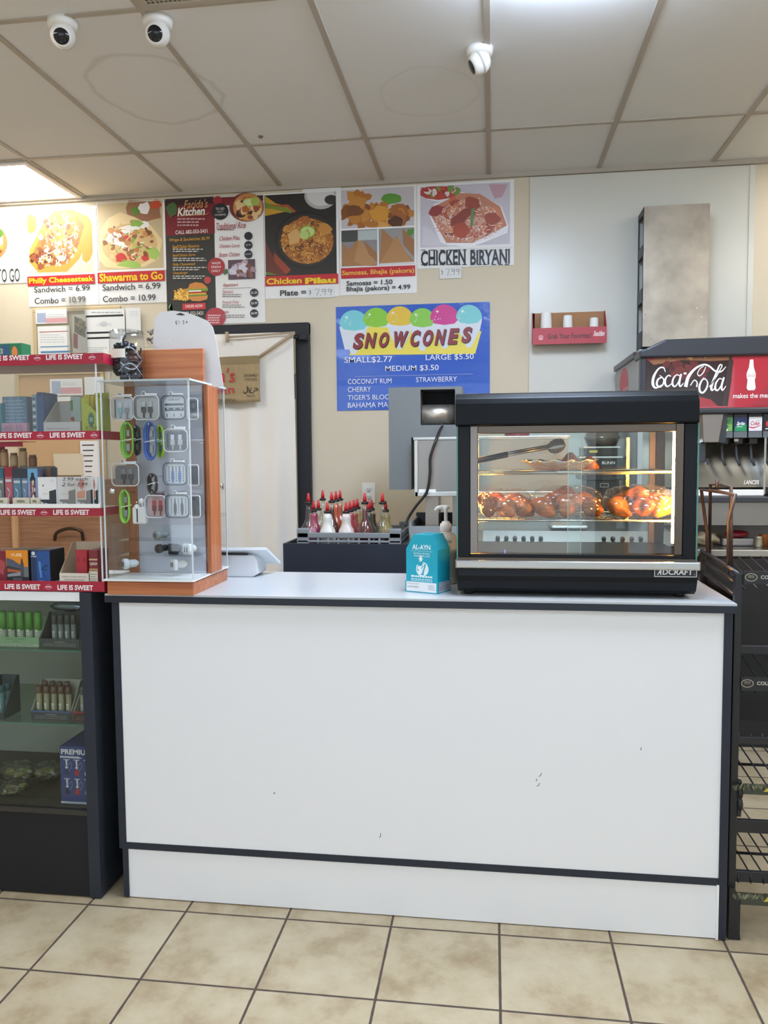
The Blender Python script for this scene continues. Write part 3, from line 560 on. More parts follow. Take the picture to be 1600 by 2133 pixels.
A.rect(789, 475, 863, 552, '#9a9694'); A.poly([(790, 551), (796, 476), (826, 505), (863, 545), (863, 551)], '#a87848'); A.poly([(790, 551), (826, 490), (858, 548), (840, 552)], '#b58452'); A.poly([(838, 476), (863, 500), (863, 536), (840, 510)], '#a06e42'); A.poly([(790, 549), (863, 545), (863, 552), (790, 553)], '#d9d6d4'); A.blob(856, 484, 7, 8, '#5a8a34'); A.frame(711, 392, 863, 553.5, 707, 389.5, 868, 555.5); A.rect(786, 475, 789, 554, '#f1efec'); A.rect(711, 473.5, 863, 477, '#f1efec'); A.done('picture', o)
A = W_(); A.rect(711, 556, 865, 578, '#c4232c'); A.done('title_band', o)
A = W_(); A.text('Samosas, Bhajia (pakora)', 713, 561, 863, 574, '#f0b844', .02); A.text('Samosas = 1.50', 722, 584, 818, 594, '#333333', .02); A.text('Bhajia (pakora) = 4.99', 722, 595, 855, 608, '#333333', .02); A.done('lettering', o)
# Biryani
o = poster(868.5, 379, 1071, 556, 'rightmost food poster, rice heaped on a white plate')
A = W_(); A.rect(876, 384, 1062, 512, '#cfc8d2'); A.poly([(880, 512), (930, 512), (900, 480), (880, 470)], '#d9d4dc'); A.ell(922, 400, 46, 20, '#f0eef2', a0=0, a1=PI); A.blob(920, 401, 40, 13, '#b94a3a'); A.chunks(918, 398, 36, 9, 22, ['#c9503c', '#7a9a4a', '#e8dcd8', '#b93a34'], (4, 8)); A.rect(870, 380, 1064, 384.5, '#f1efec'); A.poly([(1018, 384), (1058, 384), (1046, 410), (1030, 414)], '#c9a0ac')
A.poly([(893, 445), (905, 425), (960, 405), (1000, 405), (1045, 430), (1059, 470), (1057, 484), (985, 511), (935, 512), (918, 505)], '#f4f2f6'); A.poly([(896, 446), (908, 428), (960, 402), (1000, 404), (1042, 430), (1056, 470), (985, 506), (930, 506)], '#c9866a'); A.chunks(975, 455, 66, 38, 46, ['#a84a34', '#c96a44', '#8a3a2a', '#d98a64', '#b95a3c', '#d9a890'], (7, 15)); A.rice(975, 462, 70, 42, 420, ['#f0d8cc', '#e2b8a4', '#d99a80', '#f6e6de', '#c97a5c'], 7, 1.5)
A.blob(962, 452, 28, 11, '#8f4030', .15, rot=-.6); A.blob(985, 424, 18, 12, '#a04a34', .2, rot=.4); A.blob(962, 480, 17, 17, '#b04a2c', .15); A.blob(1026, 455, 16, 13, '#a84e3a', .2); A.blob(908, 440, 16, 10, '#9a4038', .2, rot=-.5); A.poly([(982, 436), (990, 432), (985, 470), (979, 474)], '#6a8a50'); A.stroke([(940, 510), (985, 511), (1058, 484)], [2, 3, 2], '#fbfafc'); A.frame(876, 385, 1063, 513, 868.5, 379.5, 1071, 519); A.done('picture', o)
A = W_(); A.text('CHICKEN', 877, 521, 970, 553, '#17181c', .025); A.text('BIRYANI', 980, 520, 1062, 551, '#17181c', .025)
for xx in (882, 898, 905.5, 921, 938, 947, 955, 968, 985, 1000, 1011, 1029, 1043, 1056): A.rect(xx-4.5, 520.5, xx+4.5, 522, '#17181c'); A.rect(xx-4.5, 550.5, xx+4.5, 552.3, '#17181c')
A.done('lettering', o)
pricetag(916, 556, 961, 580, 'small handwritten price tag below the rightmost food poster')
# Snowcones
o = poster(701, 634, 1020.5, 853, 'blue shaved ice poster on the tan wall, below the food posters', 'snow_cone_poster', mat('blue_glossy_poster', '#2f5fc4', 0.18, coat=.4, bump=0.25, bscale=14), group=None)
A = W_(); 
for i, (cx, cy, r, c_) in enumerate(((737, 676, 30, '#7cd0d8'), (784, 669, 28, '#8ccc3a'), (833, 666, 28, '#e8c23e'), (880, 669, 27, '#8ccc4a'), (926, 664, 30, '#d23a8c'), (977, 662, 27, '#80d0d2'))):
    A.poly([(cx-r, cy+6), (cx+r, cy+6), (cx+r*.62, cy+52), (cx-r*.62, cy+52)], '#dfe3ea')
A.poly([(748, 680), (1003, 690), (990, 737), (728, 740)], '#f0dc54')
for i, (cx, cy, r, c_) in enumerate(((737, 676, 30, '#7cd0d8'), (784, 669, 28, '#8ccc3a'), (833, 666, 28, '#e8c23e'), (880, 669, 27, '#8ccc4a'), (926, 664, 30, '#d23a8c'), (977, 662, 27, '#80d0d2'))):
    A.poly([(cx-r, cy+4), (cx+r, cy+2), (cx+r*.75, cy+30), (cx+4, cy+62), (cx-4, cy+62), (cx-r*.75, cy+30)], '#dfe3ea') if i in (0, 2, 3, 4, 5) else None
for i, (cx, cy, r, c_) in enumerate(((737, 676, 30, '#7cd0d8'), (784, 669, 28, '#8ccc3a'), (833, 666, 28, '#e8c23e'), (880, 669, 27, '#8ccc4a'), (926, 664, 30, '#d23a8c'), (977, 662, 27, '#80d0d2'))):
    A.poly([(cx-r*math.cos(a), cy-r*math.sin(a)) for a in [PI*i_/20 for i_ in range(21)]] + [(cx+r*.7, cy+10), (cx, cy+13), (cx-r*.7, cy+10)], c_)
    A.star(cx-r*.5, cy-r*.5, 1.2, 4.5, '#ffffff', 4)
    for _ in range(7): A.ell(cx-r*.55+random.uniform(-8, 10), cy-r*.25+random.uniform(-8, 12), .9, .9, '#eef6f4', 6)
A.done('picture', o)
A = W_()
for dx, dy, c_ in ((1.6, 1.6, '#1c0f10'), (0, 0, '#8f3034')):
    for ch, x0, x1, y0, y1 in (('S', 734, 760, 694, 727), ('N', 759, 785, 693, 725), ('O', 787, 813, 692, 724), ('W', 815, 851, 690, 723), ('C', 852, 877, 688, 722), ('O', 878, 905, 687, 721), ('N', 905, 930, 686, 719), ('E', 932, 957, 684, 717), ('S', 960, 985, 681, 714)): A.text(ch, x0+dx, y0+dy, x1+dx, y1+dy, c_, .05, .2)
A.done('title_lettering', o)
A = W_(); Wc = '#eef1fa'
A.text('SMALL$2.77', 718, 743, 818, 757, Wc, .005); A.text('LARGE $5.50', 887, 738, 987, 751, Wc, .005); A.text('MEDIUM $3.50', 803, 761, 914, 774, Wc, .005); A.stroke([(740, 785), (985, 779)], .8, '#aebbe8', False)
for (s, x0, x1, y0) in (('COCONUT RUM', 725, 816, 789), ('CHERRY', 725, 773, 806), ("TIGER'S BLOOD", 725, 823, 822), ('BAHAMA MAMA', 725, 830, 838), ('STRAWBERRY', 867, 952, 785), ('PINEAPPLE', 868, 935, 802), ('WEDDING CAKE', 868, 960, 819), ('VANILLA', 950, 994, 820)):
    if s not in ('WEDDING CAKE', 'PINEAPPLE'): A.text(s, x0, y0, x1, y0+10.5, Wc)
A.done('lettering', o)

# notice boards and papers behind the left display
MWF = mat('pale_wood_frame', '#c9b48a', 0.5); NY = WALLY-0.018
def frame_board(x0, y0, x1, y1, label, inner):
    X0, X1, Z0, Z1 = RC(x0, y0, x1, y1, NY); t = thing('notice_board', ((X0+X1)/2, WALLY, Z0), label, 'notice board')
    f = MB(); e = .025
    for (a, b, c_, d_) in ((X0, X1, Z0, Z0+e), (X0, X1, Z1-e, Z1), (X0, X0+e, Z0+e, Z1-e), (X1-e, X1, Z0+e, Z1-e)): f.box(a, b, NY, WALLY-.001, c_, d_, MWF, .003)
    obj('frame', f, t); obj('panel', MB().box(X0+e, X1-e, NY+.01, WALLY-.001, Z0+e, Z1-e, inner), t); return t
frame_board(69, 640, 252, 764, 'pale wood framed notice board above the left display rack', mat('board_felt', '#cdbf9f', 0.9))
frame_board(35, 772, 219, 1010, 'pale wood framed board seen through the acrylic display shelves', mat('board_cork', '#c9a67c', 0.9))
def paper(x0, y0, x1, y1, label, fn=None, Y=NY-.004, m=None, name='paper_notice'):
    o = poster(x0, y0, x1, y1, label, name, m or mat('white_office_paper', '#e9e9e6', 0.7), 'notice', 'papers pinned on the notice boards', Y, .0012)
    if fn: A = wallart(Y); fn(A); A.done('print', o)
    return o
def _flag(A, x0, y0, x1, y1): A.rect(x0, y0, x0+(x1-x0)*.3, y1, '#a9b4cc'); A.rect(x0+(x1-x0)*.3, (y0+y1)/2, x1, y1, '#d9a4a8'); A.lines(x0+(x1-x0)*.34, y0+3, x1-3, 2, 4, '#b9bcc4', 1.2)
paper(74, 644, 140, 674, 'permit with a pale flag at the left of the upper notice board', lambda A: _flag(A, 77, 652, 139, 672))
paper(79, 679, 146, 762, 'white form with a red rule and blue bars on the upper notice board', lambda A: (A.rect(82, 690, 142, 691.5, '#a84440'), A.lines(84, 697, 140, 4, 5, '#b4b8bc', 1.2), A.rect(84, 721, 144, 723, '#5a8ab4'), A.rect(85, 731, 146, 735, '#5a8ab4'), A.lines(86, 742, 140, 4, 5, '#b4b8bc', 1.2)))
paper(178, 644, 261, 762, 'large white certificate with black bars on the upper notice board', lambda A: (A.lines(190, 650, 255, 1, 3, '#8a8c90', 1.6), A.rect(179, 656, 257, 660, '#2f2f31'), A.ell(216, 675, 8, 6, '#cfd0d2'), A.text('CERTIFICATE', 202, 674, 232, 679, '#b9bac0'), A.rect(181, 691, 230, 695, '#2f2f31'), A.rect(182, 702, 230, 706, '#2f2f31'), A.lines(182, 724, 228, 3, 4, '#a4a6aa', 1.2)))
paper(262, 641, 293, 692, 'blank paper slip at the right of the upper notice board', lambda A: A.lines(270, 649, 290, 3, 4, '#c9c9c4', 1.1))
def _bro(A): A.poly([(155, 658), (178, 670), (178, 704), (155, 692)], '#6b6a50'); A.chunks(166, 678, 9, 14, 14, ['#8a8a64', '#4a4a38', '#a39c7c', '#5c5440'], (3, 6)); A.poly([(153, 693), (162, 697), (162, 727), (153, 724)], '#9a3a48'); A.poly([(162, 697), (178, 704), (178, 733), (162, 727)], '#e2dfe0')
paper(151, 655, 179, 735, 'folded brochure with a photo and a red corner on the notice board', _bro, Y=NY-.012)
X0, X1, Z0, Z1 = RC(139, 617, 179, 735, NY-.02); tag(obj('clear_plastic_sleeve', MB().box(X0, X1, NY-.021, NY-.0195, Z0, Z1, glass('clear_sleeve', '#f4f4f2', .1, 1.2, .12, '#cfcfcc'))), 'clear plastic sleeve sticking up over the notice board', 'plastic sleeve')
X0, X1, Z0, Z1 = RC(300, 684, 328, 720, WALLY-.004)
q = poster(302, 684, 328, 722, 'small torn sticker with grey print left of the rounded white card', 'wall_sticker', mat('sticker_paper', '#d6cbb4', .7), 'sticker', None)
A = W_(); A.chunks(314, 692, 10, 4, 12, ['#4a463e', '#7a746a', '#a39c8c'], (2, 4)); A.chunks(315, 710, 10, 8, 24, ['#3e3a34', '#7a746a', '#b9b2a0'], (2, 4)); A.done('print', q)
paper(104, 789, 172, 824, 'permit with a pale flag seen below the top shelf of the display', lambda A: _flag(A, 108, 794, 170, 820))
paper(176, 785, 216, 822, 'blank white sheet seen through the display beside the yellow carton', None)
paper(113, 826, 150, 836, 'narrow note under the lower permit on the cork board', None)
paper(168, 918, 206, 1000, 'price list with black lines on the board behind the display', lambda A: [A.rect(171+i*1.4, 926+i*11, 196-i, 928.5+i*11, '#3c3e40') for i in range(7)])
paper(112, 945, 173, 990, 'blank yellowed note hanging behind the second shelf of the display', None, Y=NY-.008, m=mat('yellowed_paper', '#d6ccb0', .8))
# dark wooden shelving against the wall at the lower left
MBW = wood('brown_cabinet_wood', '#8a6044', '#a47656', .45, 'X')
Xa, Xb = P(-60, 1100, 4.35).x, P(222, 1100, 4.35).x
t = thing('wooden_cabinet', ((Xa+Xb)/2, 4.5, 0), 'brown wooden cabinet against the back wall behind the left display', 'cabinet')
zt = P(100, 1000, 4.35).z
obj('body', MB().box(Xa, Xb, 4.32, WALLY-.03, 0, zt, MBW), t); Xm = P(35, 1100, 4.32).x
obj('stile', MB().box(Xm-.02, Xm+.02, 4.30, 4.32, 0, zt, wood('pale_stile_wood', '#b9895e', '#cba074', .45)).box(Xa, Xb, 4.30, 4.32, zt-.05, zt, wood('pale_stile_wood', '#b9895e', '#cba074', .45)), t)
obj('handle', MB().tube(spline([P(114, 1125, 4.29), P(118, 1110, 4.27), P(142, 1101, 4.27), P(168, 1106, 4.27), P(173, 1125, 4.29)], 5), .010, mat('dark_bronze', '#4a3a30', .35, .7)), t)
# ================================================================== MAIN COUNTER
CT = 0.95; CF = 2.219
MWL = mat('white_laminate', '#f1f1f3', 0.35); MWT = mat('white_worktop', '#c6c8c8', 0.22)
t = thing('service_counter', (-0.24, 2.45, 0), 'long white service counter with black edging in the middle of the shop', 'counter')
X0c, X1c = -1.15, 0.652
obj('worktop', MB().box(X0c, X1c, 2.205, 2.69, CT-.006, CT, MWT), t)
obj('worktop_edge', MB().box(X0c, X1c, 2.203, 2.22, CT-.026, CT-.006, MBL).box(X1c-.004, X1c, 2.22, 2.69, CT-.026, CT-.006, MBL).box(X0c, X1c, 2.67, 2.69, CT-.026, CT-.006, MBL), t)
obj('front_panel', MB().box(-1.112, .623, CF, CF+.02, .178, .925, MWL), t)
obj('panel_trim', MB().box(-1.135, .645, CF-.002, CF+.018, .157, .178, MBL).box(-1.135, -1.112, CF-.002, CF+.018, .178, .925, MBL).box(.623, .645, CF-.004, CF+.018, 0.004, .925, MBL).box(-1.125, -1.108, CF-.002, CF+.018, 0.004, .157, MBL), t)
obj('kick_panel', MB().box(-1.108, .618, CF+.002, CF+.018, 0.003, .157, MWL).box(.618, .624, CF-.006, CF+.018, 0.003, .16, mat('white_edge_strip', '#f4f4f4', .3)), t)
obj('end_panel', MB().box(-1.135, -1.112, CF+.018, 2.68, 0.004, .924, MBL).box(.623, .645, CF+.018, 2.68, 0.004, .924, MBL).box(-1.112, .623, 2.655, 2.67, .004, .924, MBL), t)
A = wallart(CF); 
for (a, b, c_, d_) in ((1118, 1637, 1124, 1631), (1122, 1617, 1128, 1610), (1116, 1626, 1118, 1622), (1333, 1562, 1336, 1556), (570, 1652, 572, 1650), (790, 1745, 793, 1735)): A.stroke([(a, b), ((a+c_)/2+1, (b+d_)/2+2), (c_, d_)], 1.3, '#4a4a50')
A.done('scuff_mark', t)

# ================================================================== GLASS SHOWCASE (left)
SX0, SX1 = -2.35, -1.19
MG = glass('showcase_glass', '#f3f6f4', .01, .8); MGS = glass('shelf_glass', '#e4ede8', .02, 1.0)
MGE = mat('glass_edge_green', '#5f8578', .15)
t = thing('glass_showcase', ((SX0+SX1)/2, 2.42, 0), 'black framed glass showcase at the left end of the counter', 'showcase')
obj('body', MB().box(SX1-.014, SX1, 2.206, 2.66, 0.004, .952, MBL).box(SX0, SX0+.014, 2.206, 2.66, 0.004, .952, MBL).box(SX0+.014, SX1-.014, 2.64, 2.66, 0.004, .27, MBL), t)
obj('corner_post', MB().box(SX1-.038, SX1-.0005, 2.198, 2.222, 0.003, .953, MBL, .002), t)
obj('kick_board', MB().box(SX0+.014, SX1-.038, 2.204, 2.22, 0.004, .262, mat('black_kick_board', '#232326', .5, spec=.25)), t)
obj('deck', MB().box(SX0+.014, SX1-.038, 2.2, 2.655, .262, .277, mat('dark_deck', '#35332f', .35)), t)
obj('back_panel', MB().box(SX0+.014, SX1-.014, 2.642, 2.655, .277, .92, mat('grey_back_panel', '#b9bbb0', .6)), t)
obj('top_board', MB().box(SX0, SX1-.038, 2.203, 2.66, .925, .953, MWL), t)
obj('front_glass', MB().box(SX0+.014, SX1-.038, 2.207, 2.211, .277, .925, MG), t)
def gshelf(z): s = obj('shelf', MB().box(SX0+.014, SX1-.016, 2.235, 2.63, z-.006, z, MGS), t); obj('shelf_edge', MB().box(SX0+.014, SX1-.038, 2.2335, 2.235, z-.006, z, MGE), s)
ZS1, ZS2 = P(90, 1353, 2.235).z, P(90, 1506, 2.235).z
gshelf(ZS1); gshelf(ZS2)

# generic carton with printed front; returns object
def carton(x0, y0, x1, y1, Y, depth, c, label, art=None, name='carton', cat='box', group=None, z0=None, sidec=None, rough=.45, fn=None):
    X0, X1, Z0, Z1 = RC(x0, y0, x1, y1, Y)
    if z0 is not None: Z0 = z0
    m = mat('card_'+c.strip('#'), c, rough)
    mb = MB().box(X0, X1, Y, Y+depth, Z0, Z1, m, .0012, 1)
    o = tag(obj(name, mb), label, cat, group)
    if sidec: obj('side_panel', MB().box(X1-.0002, X1+.0006, Y+.002, Y+depth-.002, Z0+.002, Z1-.002, mat('card_'+sidec.strip('#'), sidec, rough)), o)
    if art: A = faceart(X0, X1, Z0, Z1, Y); art(A); A.done('print', o)
    return o
def warn(A, c='#b9b7b2', v=.5, dark=False):
    A.text('WARNING:', .36, v-.2, .64, v-.06, c, .01); A.text('THIS PRODUCT CONTAINS NICOTINE.', .1, v+.02, .9, v+.14, c, .005); A.text('NICOTINE IS AN ADDICTIVE CHEMICAL.', .08, v+.22, .92, v+.34, c, .005)
# open display tray : low printed front lip, slanted sides, high back
def display_tray(x0, y0, x1, y1, Y, depth, hback, c, label, art=None, z0=None, inside=None):
    X0, X1, Z0, Z1 = RC(x0, y0, x1, y1, Y)
    if z0 is not None: Z0 = z0
    m = mat('card_'+c.strip('#'), c, .5); mi = mat('card_'+(inside or c).strip('#'), inside or c, .6)
    t = thing('display_tray', ((X0+X1)/2, Y+depth/2, Z0), label, 'display box')
    obj('front_lip', MB().box(X0, X1, Y, Y+.002, Z0, Z1, m), t)
    sd = MB()
    for xx in (X0, X1-.002): sd.prism([(Y+.002, Z0), (Y+depth, Z0), (Y+depth, Z0+hback), (Y+depth*.8, Z0+hback), (Y+.002, Z1)], mi, 'x', xx, xx+.002)
    sd.box(X0+.002, X1-.002, Y+depth-.002, Y+depth, Z0, Z0+hback, mi).box(X0+.002, X1-.002, Y+.002, Y+depth-.002, Z0, Z0+.002, mi)
    obj('tray_body', sd, t)
    if art: A = faceart(X0, X1, Z0, Z1, Y); art(A); A.done('print', t)
    return t, X0, X1, Z0, Z1
def tube_item(name, x, y, z, r, h, body, cap, lab, label, group, lean=0.0, hc=.22):
    o = tag(obj(name, MB().lathe([(r*.9, 0), (r, .003), (r, h*(1-hc))], mat('tube_'+body.strip('#'), body, .3), (x, y, z), 14)), label, 'vape', group)
    obj('cap', MB().lathe([(r*1.02, h*(1-hc)), (r*1.02, h-.003), (r*.85, h)], mat('tube_'+cap.strip('#'), cap, .3), (x, y, z), 14), o)
    if lab:
        A = Art((x-r*.45, y-r*1.0, z+h*.28), (1, 0, 0), (0, 0, 1), lift=.0008); A.rect(0, 0, r*.9, h*.2, lab); A.rect(r*.2, h*.03, r*.7, h*.05, '#55585c'); A.rect(r*.2, h*.1, r*.7, h*.12, '#55585c'); A.done('label', o)
    return o
# ---- upper glass shelf
t1, X0, X1, Z0, Z1 = display_tray(-20, 1327, 81, 1357, 2.262, .07, .085, '#9fc49a', 'light green display tray on the upper showcase shelf', lambda A: (A.text('NIGHTSHIFT', .32, .12, .75, .28, '#5a8a64'), A.text('LUNCH', .46, .38, .62, .5, '#5a8a64'), A.rect(.02, .72, .98, .97, '#d3dcc4'), A.lines(.05, .78, .95, 2, .09, '#6f8a6c', .04, .1), A.blob(.17, .3, .05, .22, '#d9b49a')), z0=ZS1, inside='#b4cfa8')
for i in range(5):
    p = P(6+18.3*i, 1300, 2.283); tube_item('green_vape', p.x, 2.283, ZS1+.0025, .0105, .105, '#c3cfb4', '#6fae54', '#dfe2d6', '%s from the left of the green topped vapes in the light green tray' % NTH[i], 'green vapes in the showcase', hc=.55)
t1, X0, X1, Z0, Z1 = display_tray(83, 1331, 166, 1359, 2.262, .07, .10, '#56585a', 'dark grey display tray on the upper showcase shelf', lambda A: warn(A), z0=ZS1, inside='#6b6d6c')
for i in range(4):
    p = P(114+13.2*i, 1310, 2.283); tube_item('grey_vape', p.x, 2.283, ZS1+.0025, .0082, .098, '#8d938f', '#5c6264', '#c9cdca', '%s from the left of the grey vapes in the dark grey tray' % NTH[i], 'grey vapes in the showcase', hc=.3)
# silver pouch on a dark hanger above the grey vapes
p = P(142, 1264, 2.30)
b = MB(); x0, x1, z0, z1 = RC(102, 1254, 182, 1275, 2.30)
t = tag(obj('foil_pouch', MB().blob(((x0+x1)/2, 2.315, z0+.016), ((x1-x0)/2, .013, .017), mat('silver_blue_foil', '#8fa0b4', .2, .8), .25, 3, 5, 4)), 'shiny silver blue foil pouch lying on top of the grey vapes', 'pouch')
carton(168, 1331, 186, 1358, 2.262, .07, '#cfcabc', 'white carton at the right end of the upper showcase shelf', lambda A: A.text('The', .2, .45, .7, .6, '#3a3a3a'), z0=ZS1)
# ---- lower glass shelf
t1, X0, X1, Z0, Z1 = display_tray(-30, 1486, 8, 1508, 2.25, .09, .12, '#3e4a50', 'dark slanted display tray at the far left of the lower showcase shelf', None, z0=ZS2, inside='#4a565c')
for i, (xx, yy) in enumerate(((2, 2.275), (15, 2.30))):
    p = P(xx, 1450, yy); tube_item('teal_vape', p.x, yy, ZS2+.0025, .0115, .10, '#5f8286', '#3c6a70', '#c6d2d0', '%s from the left of the teal vapes on the lower showcase shelf' % NTH[i], 'teal vapes in the showcase')
t1, X0, X1, Z0, Z1 = display_tray(65, 1481, 148, 1507, 2.262, .08, .11, '#4e5056', 'dark tray with a blue top edge on the lower showcase shelf', lambda A: (A.rect(0, 0, 1, .14, '#4f6cae'), warn(A, v=.52)), z0=ZS2, inside='#c2bfae')
for i in range(5):
    p = P(82+15.3*i, 1450, 2.284); tube_item('brown_vape', p.x, 2.284, ZS2+.0025, .0088, .10, '#a8a082', '#7c6256', '#dfe0d6', '%s from the left of the brown capped vapes in the blue edged tray' % NTH[i], 'brown vapes in the showcase')
for i in range(4):
    p = P(94+15.3*i, 1430, 2.315); tube_item('brown_vape', p.x, 2.315, ZS2+.0025, .0088, .106, '#a8a082', '#7c6256', None, '%s from the left in the back row of brown capped vapes' % NTH[i], 'brown vapes in the showcase')
t1, X0, X1, Z0, Z1 = display_tray(153, 1483, 215, 1509, 2.262, .08, .10, '#5a3a3e', 'dark red tray with a bright red top edge on the lower showcase shelf', lambda A: (A.rect(0, 0, 1, .18, '#b8404a'), A.text('THIS PRODUCT CONTAINS', .12, .5, .98, .62, '#a8a4a0'), A.text('NICOTINE IS AN ADDICTIVE', .1, .72, .98, .84, '#a8a4a0')), z0=ZS2, inside='#c2bfae')
for i in range(2):
    p = P(173+15*i, 1450, 2.284); tube_item('silver_vape', p.x, 2.284, ZS2+.0025, .0088, .10, '#b4ae96', '#5a646a', '#c9cdd0', '%s of the two silver vapes in the red edged tray' % ('left' if i == 0 else 'right'), 'silver vapes in the showcase')
# ---- showcase deck: hookah carton and wrapped goods
ZD = .277
def hookah(A):
    A.text('PREMIUM', .05, .045, .94, .135, '#f0f0f4', .03); A.poly([(0.01, .165), (.55, .165), (.68, .195), (.55, .2), (.01, .195)], '#d9dae2'); A.text('Hookah Water Pipe', .06, .172, .5, .19, '#4a4e6a')
    for r in range(2):
        for k in range(3):
            u = .2+.3*k; v = .22+.33*r; c_ = '#d4d8e4' if k != 1 else '#dfd9dc'; bc_ = ['#3a4468', '#b4343f', '#cdd6e6'][k] if r == 0 else ['#2a3050', '#b4343f', '#8fa8c8'][k]
            A.rect(u-.09, v, u+.09, v+.012, c_); A.poly([(u-.03, v+.012), (u+.03, v+.012), (u+.018, v+.13), (u-.018, v+.13)], c_); A.poly([(u-.05, v+.13), (u+.05, v+.13), (u+.02, v+.17), (u-.02, v+.17)], c_)
            A.poly([(u-.025, v+.16), (u+.025, v+.16), (u+.075, v+.24), (u+.06, v+.27), (u-.06, v+.27), (u-.075, v+.24)], bc_)
            A.stroke([(u+.04, v+.11), (u+.12, v+.05), (u+.15, v+.12), (u+.06, v+.2)], .012, '#8a94b8')
    A.rect(0, .95, 1, .985, '#dfe0e8'); A.text('www.PREMIUMHOOKAH.com', .1, .957, .9, .978, '#3a3e5a')
carton(126, 1556, 197, 1694, 2.24, .22, '#3b4a86', 'tall blue water pipe carton standing in the bottom of the showcase', None, name='water_pipe_carton', z0=ZD)
o = bpy.data.objects['water_pipe_carton']
X0, X1, Z0, Z1 = RC(126, 1556, 196, 1694, 2.24); A = faceart(X0, X1, ZD, Z1, 2.24); hookah(A); A.done('print', o)
for i, (xx, yy, zz, s, c_, lb) in enumerate(((40, 2.40, 0, 1.2, '#5f7a3a', 'clear wrapped bag with green leaves at the left of the showcase deck'), (100, 2.42, 0, 1.0, '#8f8a52', 'clear wrapped bag with green leaves beside the tall blue carton'), (30, 2.30, 0, .75, '#6b5238', 'flat brown plastic bundle lying at the front of the showcase deck'))):
    p = P(xx, 1640, yy); bg = MB().blob((p.x, yy, ZD+.026*s), (.055*s, .045, .024*s), glass('clear_wrap', '#eef0ea', .12, 2.0, .10, '#b4b8a4'), .45, 4, i+3, 4)
    o = tag(obj('wrapped_bag', bg), lb, 'bag', 'wrapped bags in the showcase'); f = MB()
    for k in range(7): f.blob((p.x+random.uniform(-.035, .035)*s, yy+random.uniform(-.02, .02), ZD+.021*s+random.uniform(-.006, .008)), (.018*s, .014, .011*s), mat('leaf_%d' % (k % 2+i*2), c_ if k % 2 else '#a39a5c', .6), .4, 2, k, 3)
    obj('contents', f, o)

# ================================================================== RED EDGED ACRYLIC RACK ON THE SHOWCASE
MRD = mat('red_shelf_card', '#a81f38', .4); MAC = glass('acrylic', '#fcfdfd', .01, .8); MACE = mat('acrylic_edge', '#e6ebec', .12, alpha=.8)
RX0 = -1.85
t = thing('shelf_display_rack', ((RX0-1.13)/2, 2.32, .953), 'four tier acrylic display rack with red shelf strips on the showcase', 'display rack')
shelves = []; RY = 2.2; RD = .215
for (xr, ya, yb, up_) in ((213, 735, 757, 0), (217, 897, 915, 0), (212, 1058, 1075, 0), (226, 1212, 1233, 0)):
    zt, zb = P(100, ya+1.5, RY).z, P(100, yb+1, RY).z; xr_ = P(xr, ya, RY).x
    zt, zb = P(xr-10, ya, RY).z, P(xr-10, yb, RY).z
    if zt < 1.6: xr_ = min(xr_, -1.150)
    shelves.append((zt, zb, xr_))
for i, (zt, zb, xr_) in enumerate(shelves):
    s = obj('shelf', MB().box(RX0, xr_, RY+.003, RY+RD, zb+((zt-zb)*.55 if i else .0005), zb+(zt-zb)*.75, mat('mauve_shelf', '#8a6f74', .35) if i == 0 else mat('white_shelf', '#cfc6c4', .4)), t)
    if i == 2: obj('front_ledge', MB().box(RX0, xr_, RY-.004, RY+.003, zt, zt+.012, MWP), s)
    obj('edge_strip', MB().box(RX0, xr_, RY, RY+.003, zb, zt, MRD).box(xr_, xr_+.0025, RY, RY+RD, zb, zt, MRD), s)
    A = wallart(RY); h = 15 if i else 17
    base = [(-20, 62), (96, 173)] if i == 0 else [(-7, 67), (104, 178)] if i == 1 else [(1, 75), (111, 186)] if i == 2 else [(10, 84), (120, 194)]
    yc = [(745.5, 743.5), (907, 906), (1067, 1067), (1222, 1224)][i]
    for k, (a, b) in enumerate(base): A.text('LIFE IS SWEET', a, yc[k]-5.4, b, yc[k]+5.4, '#f2e9e8', .035)
    for k, xx in enumerate(([78, 192], [84, 196], [92], [101])[i]):
        y_ = yc[k]; A.stroke([(xx-8, y_+1), (xx-4, y_+4), (xx, y_+5), (xx+4, y_+4), (xx+8, y_+1)], .8, '#e0b4ba'); A.rect(xx-6, y_-1.5, xx+6, y_+1.5, '#e0b4ba'); A.stroke([(xx-3, y_-4), (xx, y_-5), (xx+3, y_-4)], .7, '#e0b4ba')
    A.done('lettering', s)
xs_ = min(s[2] for s in shelves)
obj('side_wall', MB().box(xs_-.006, xs_-.002, RY+.004, RY+RD, .953, shelves[0][1], MAC), t)
obj('side_wall_edge', MB().box(xs_-.0065, xs_-.0015, RY+.003, RY+.005, .956, shelves[0][1], MACE).box(xs_-.0065, xs_-.0015, RY+RD-.002, RY+RD, .956, shelves[0][1], MACE), t)
obj('front_pane', MB().box(RX0, xs_-.01, RY+.0035, RY+.006, shelves[1][0], shelves[0][1], glass('acrylic_front', '#f4f6f6', .03, 1.3, .03, '#ffffff')), t)
zs = [s[1]+(s[0]-s[1])*.75 for s in shelves]     # shelf top surfaces
FY = RY+.022
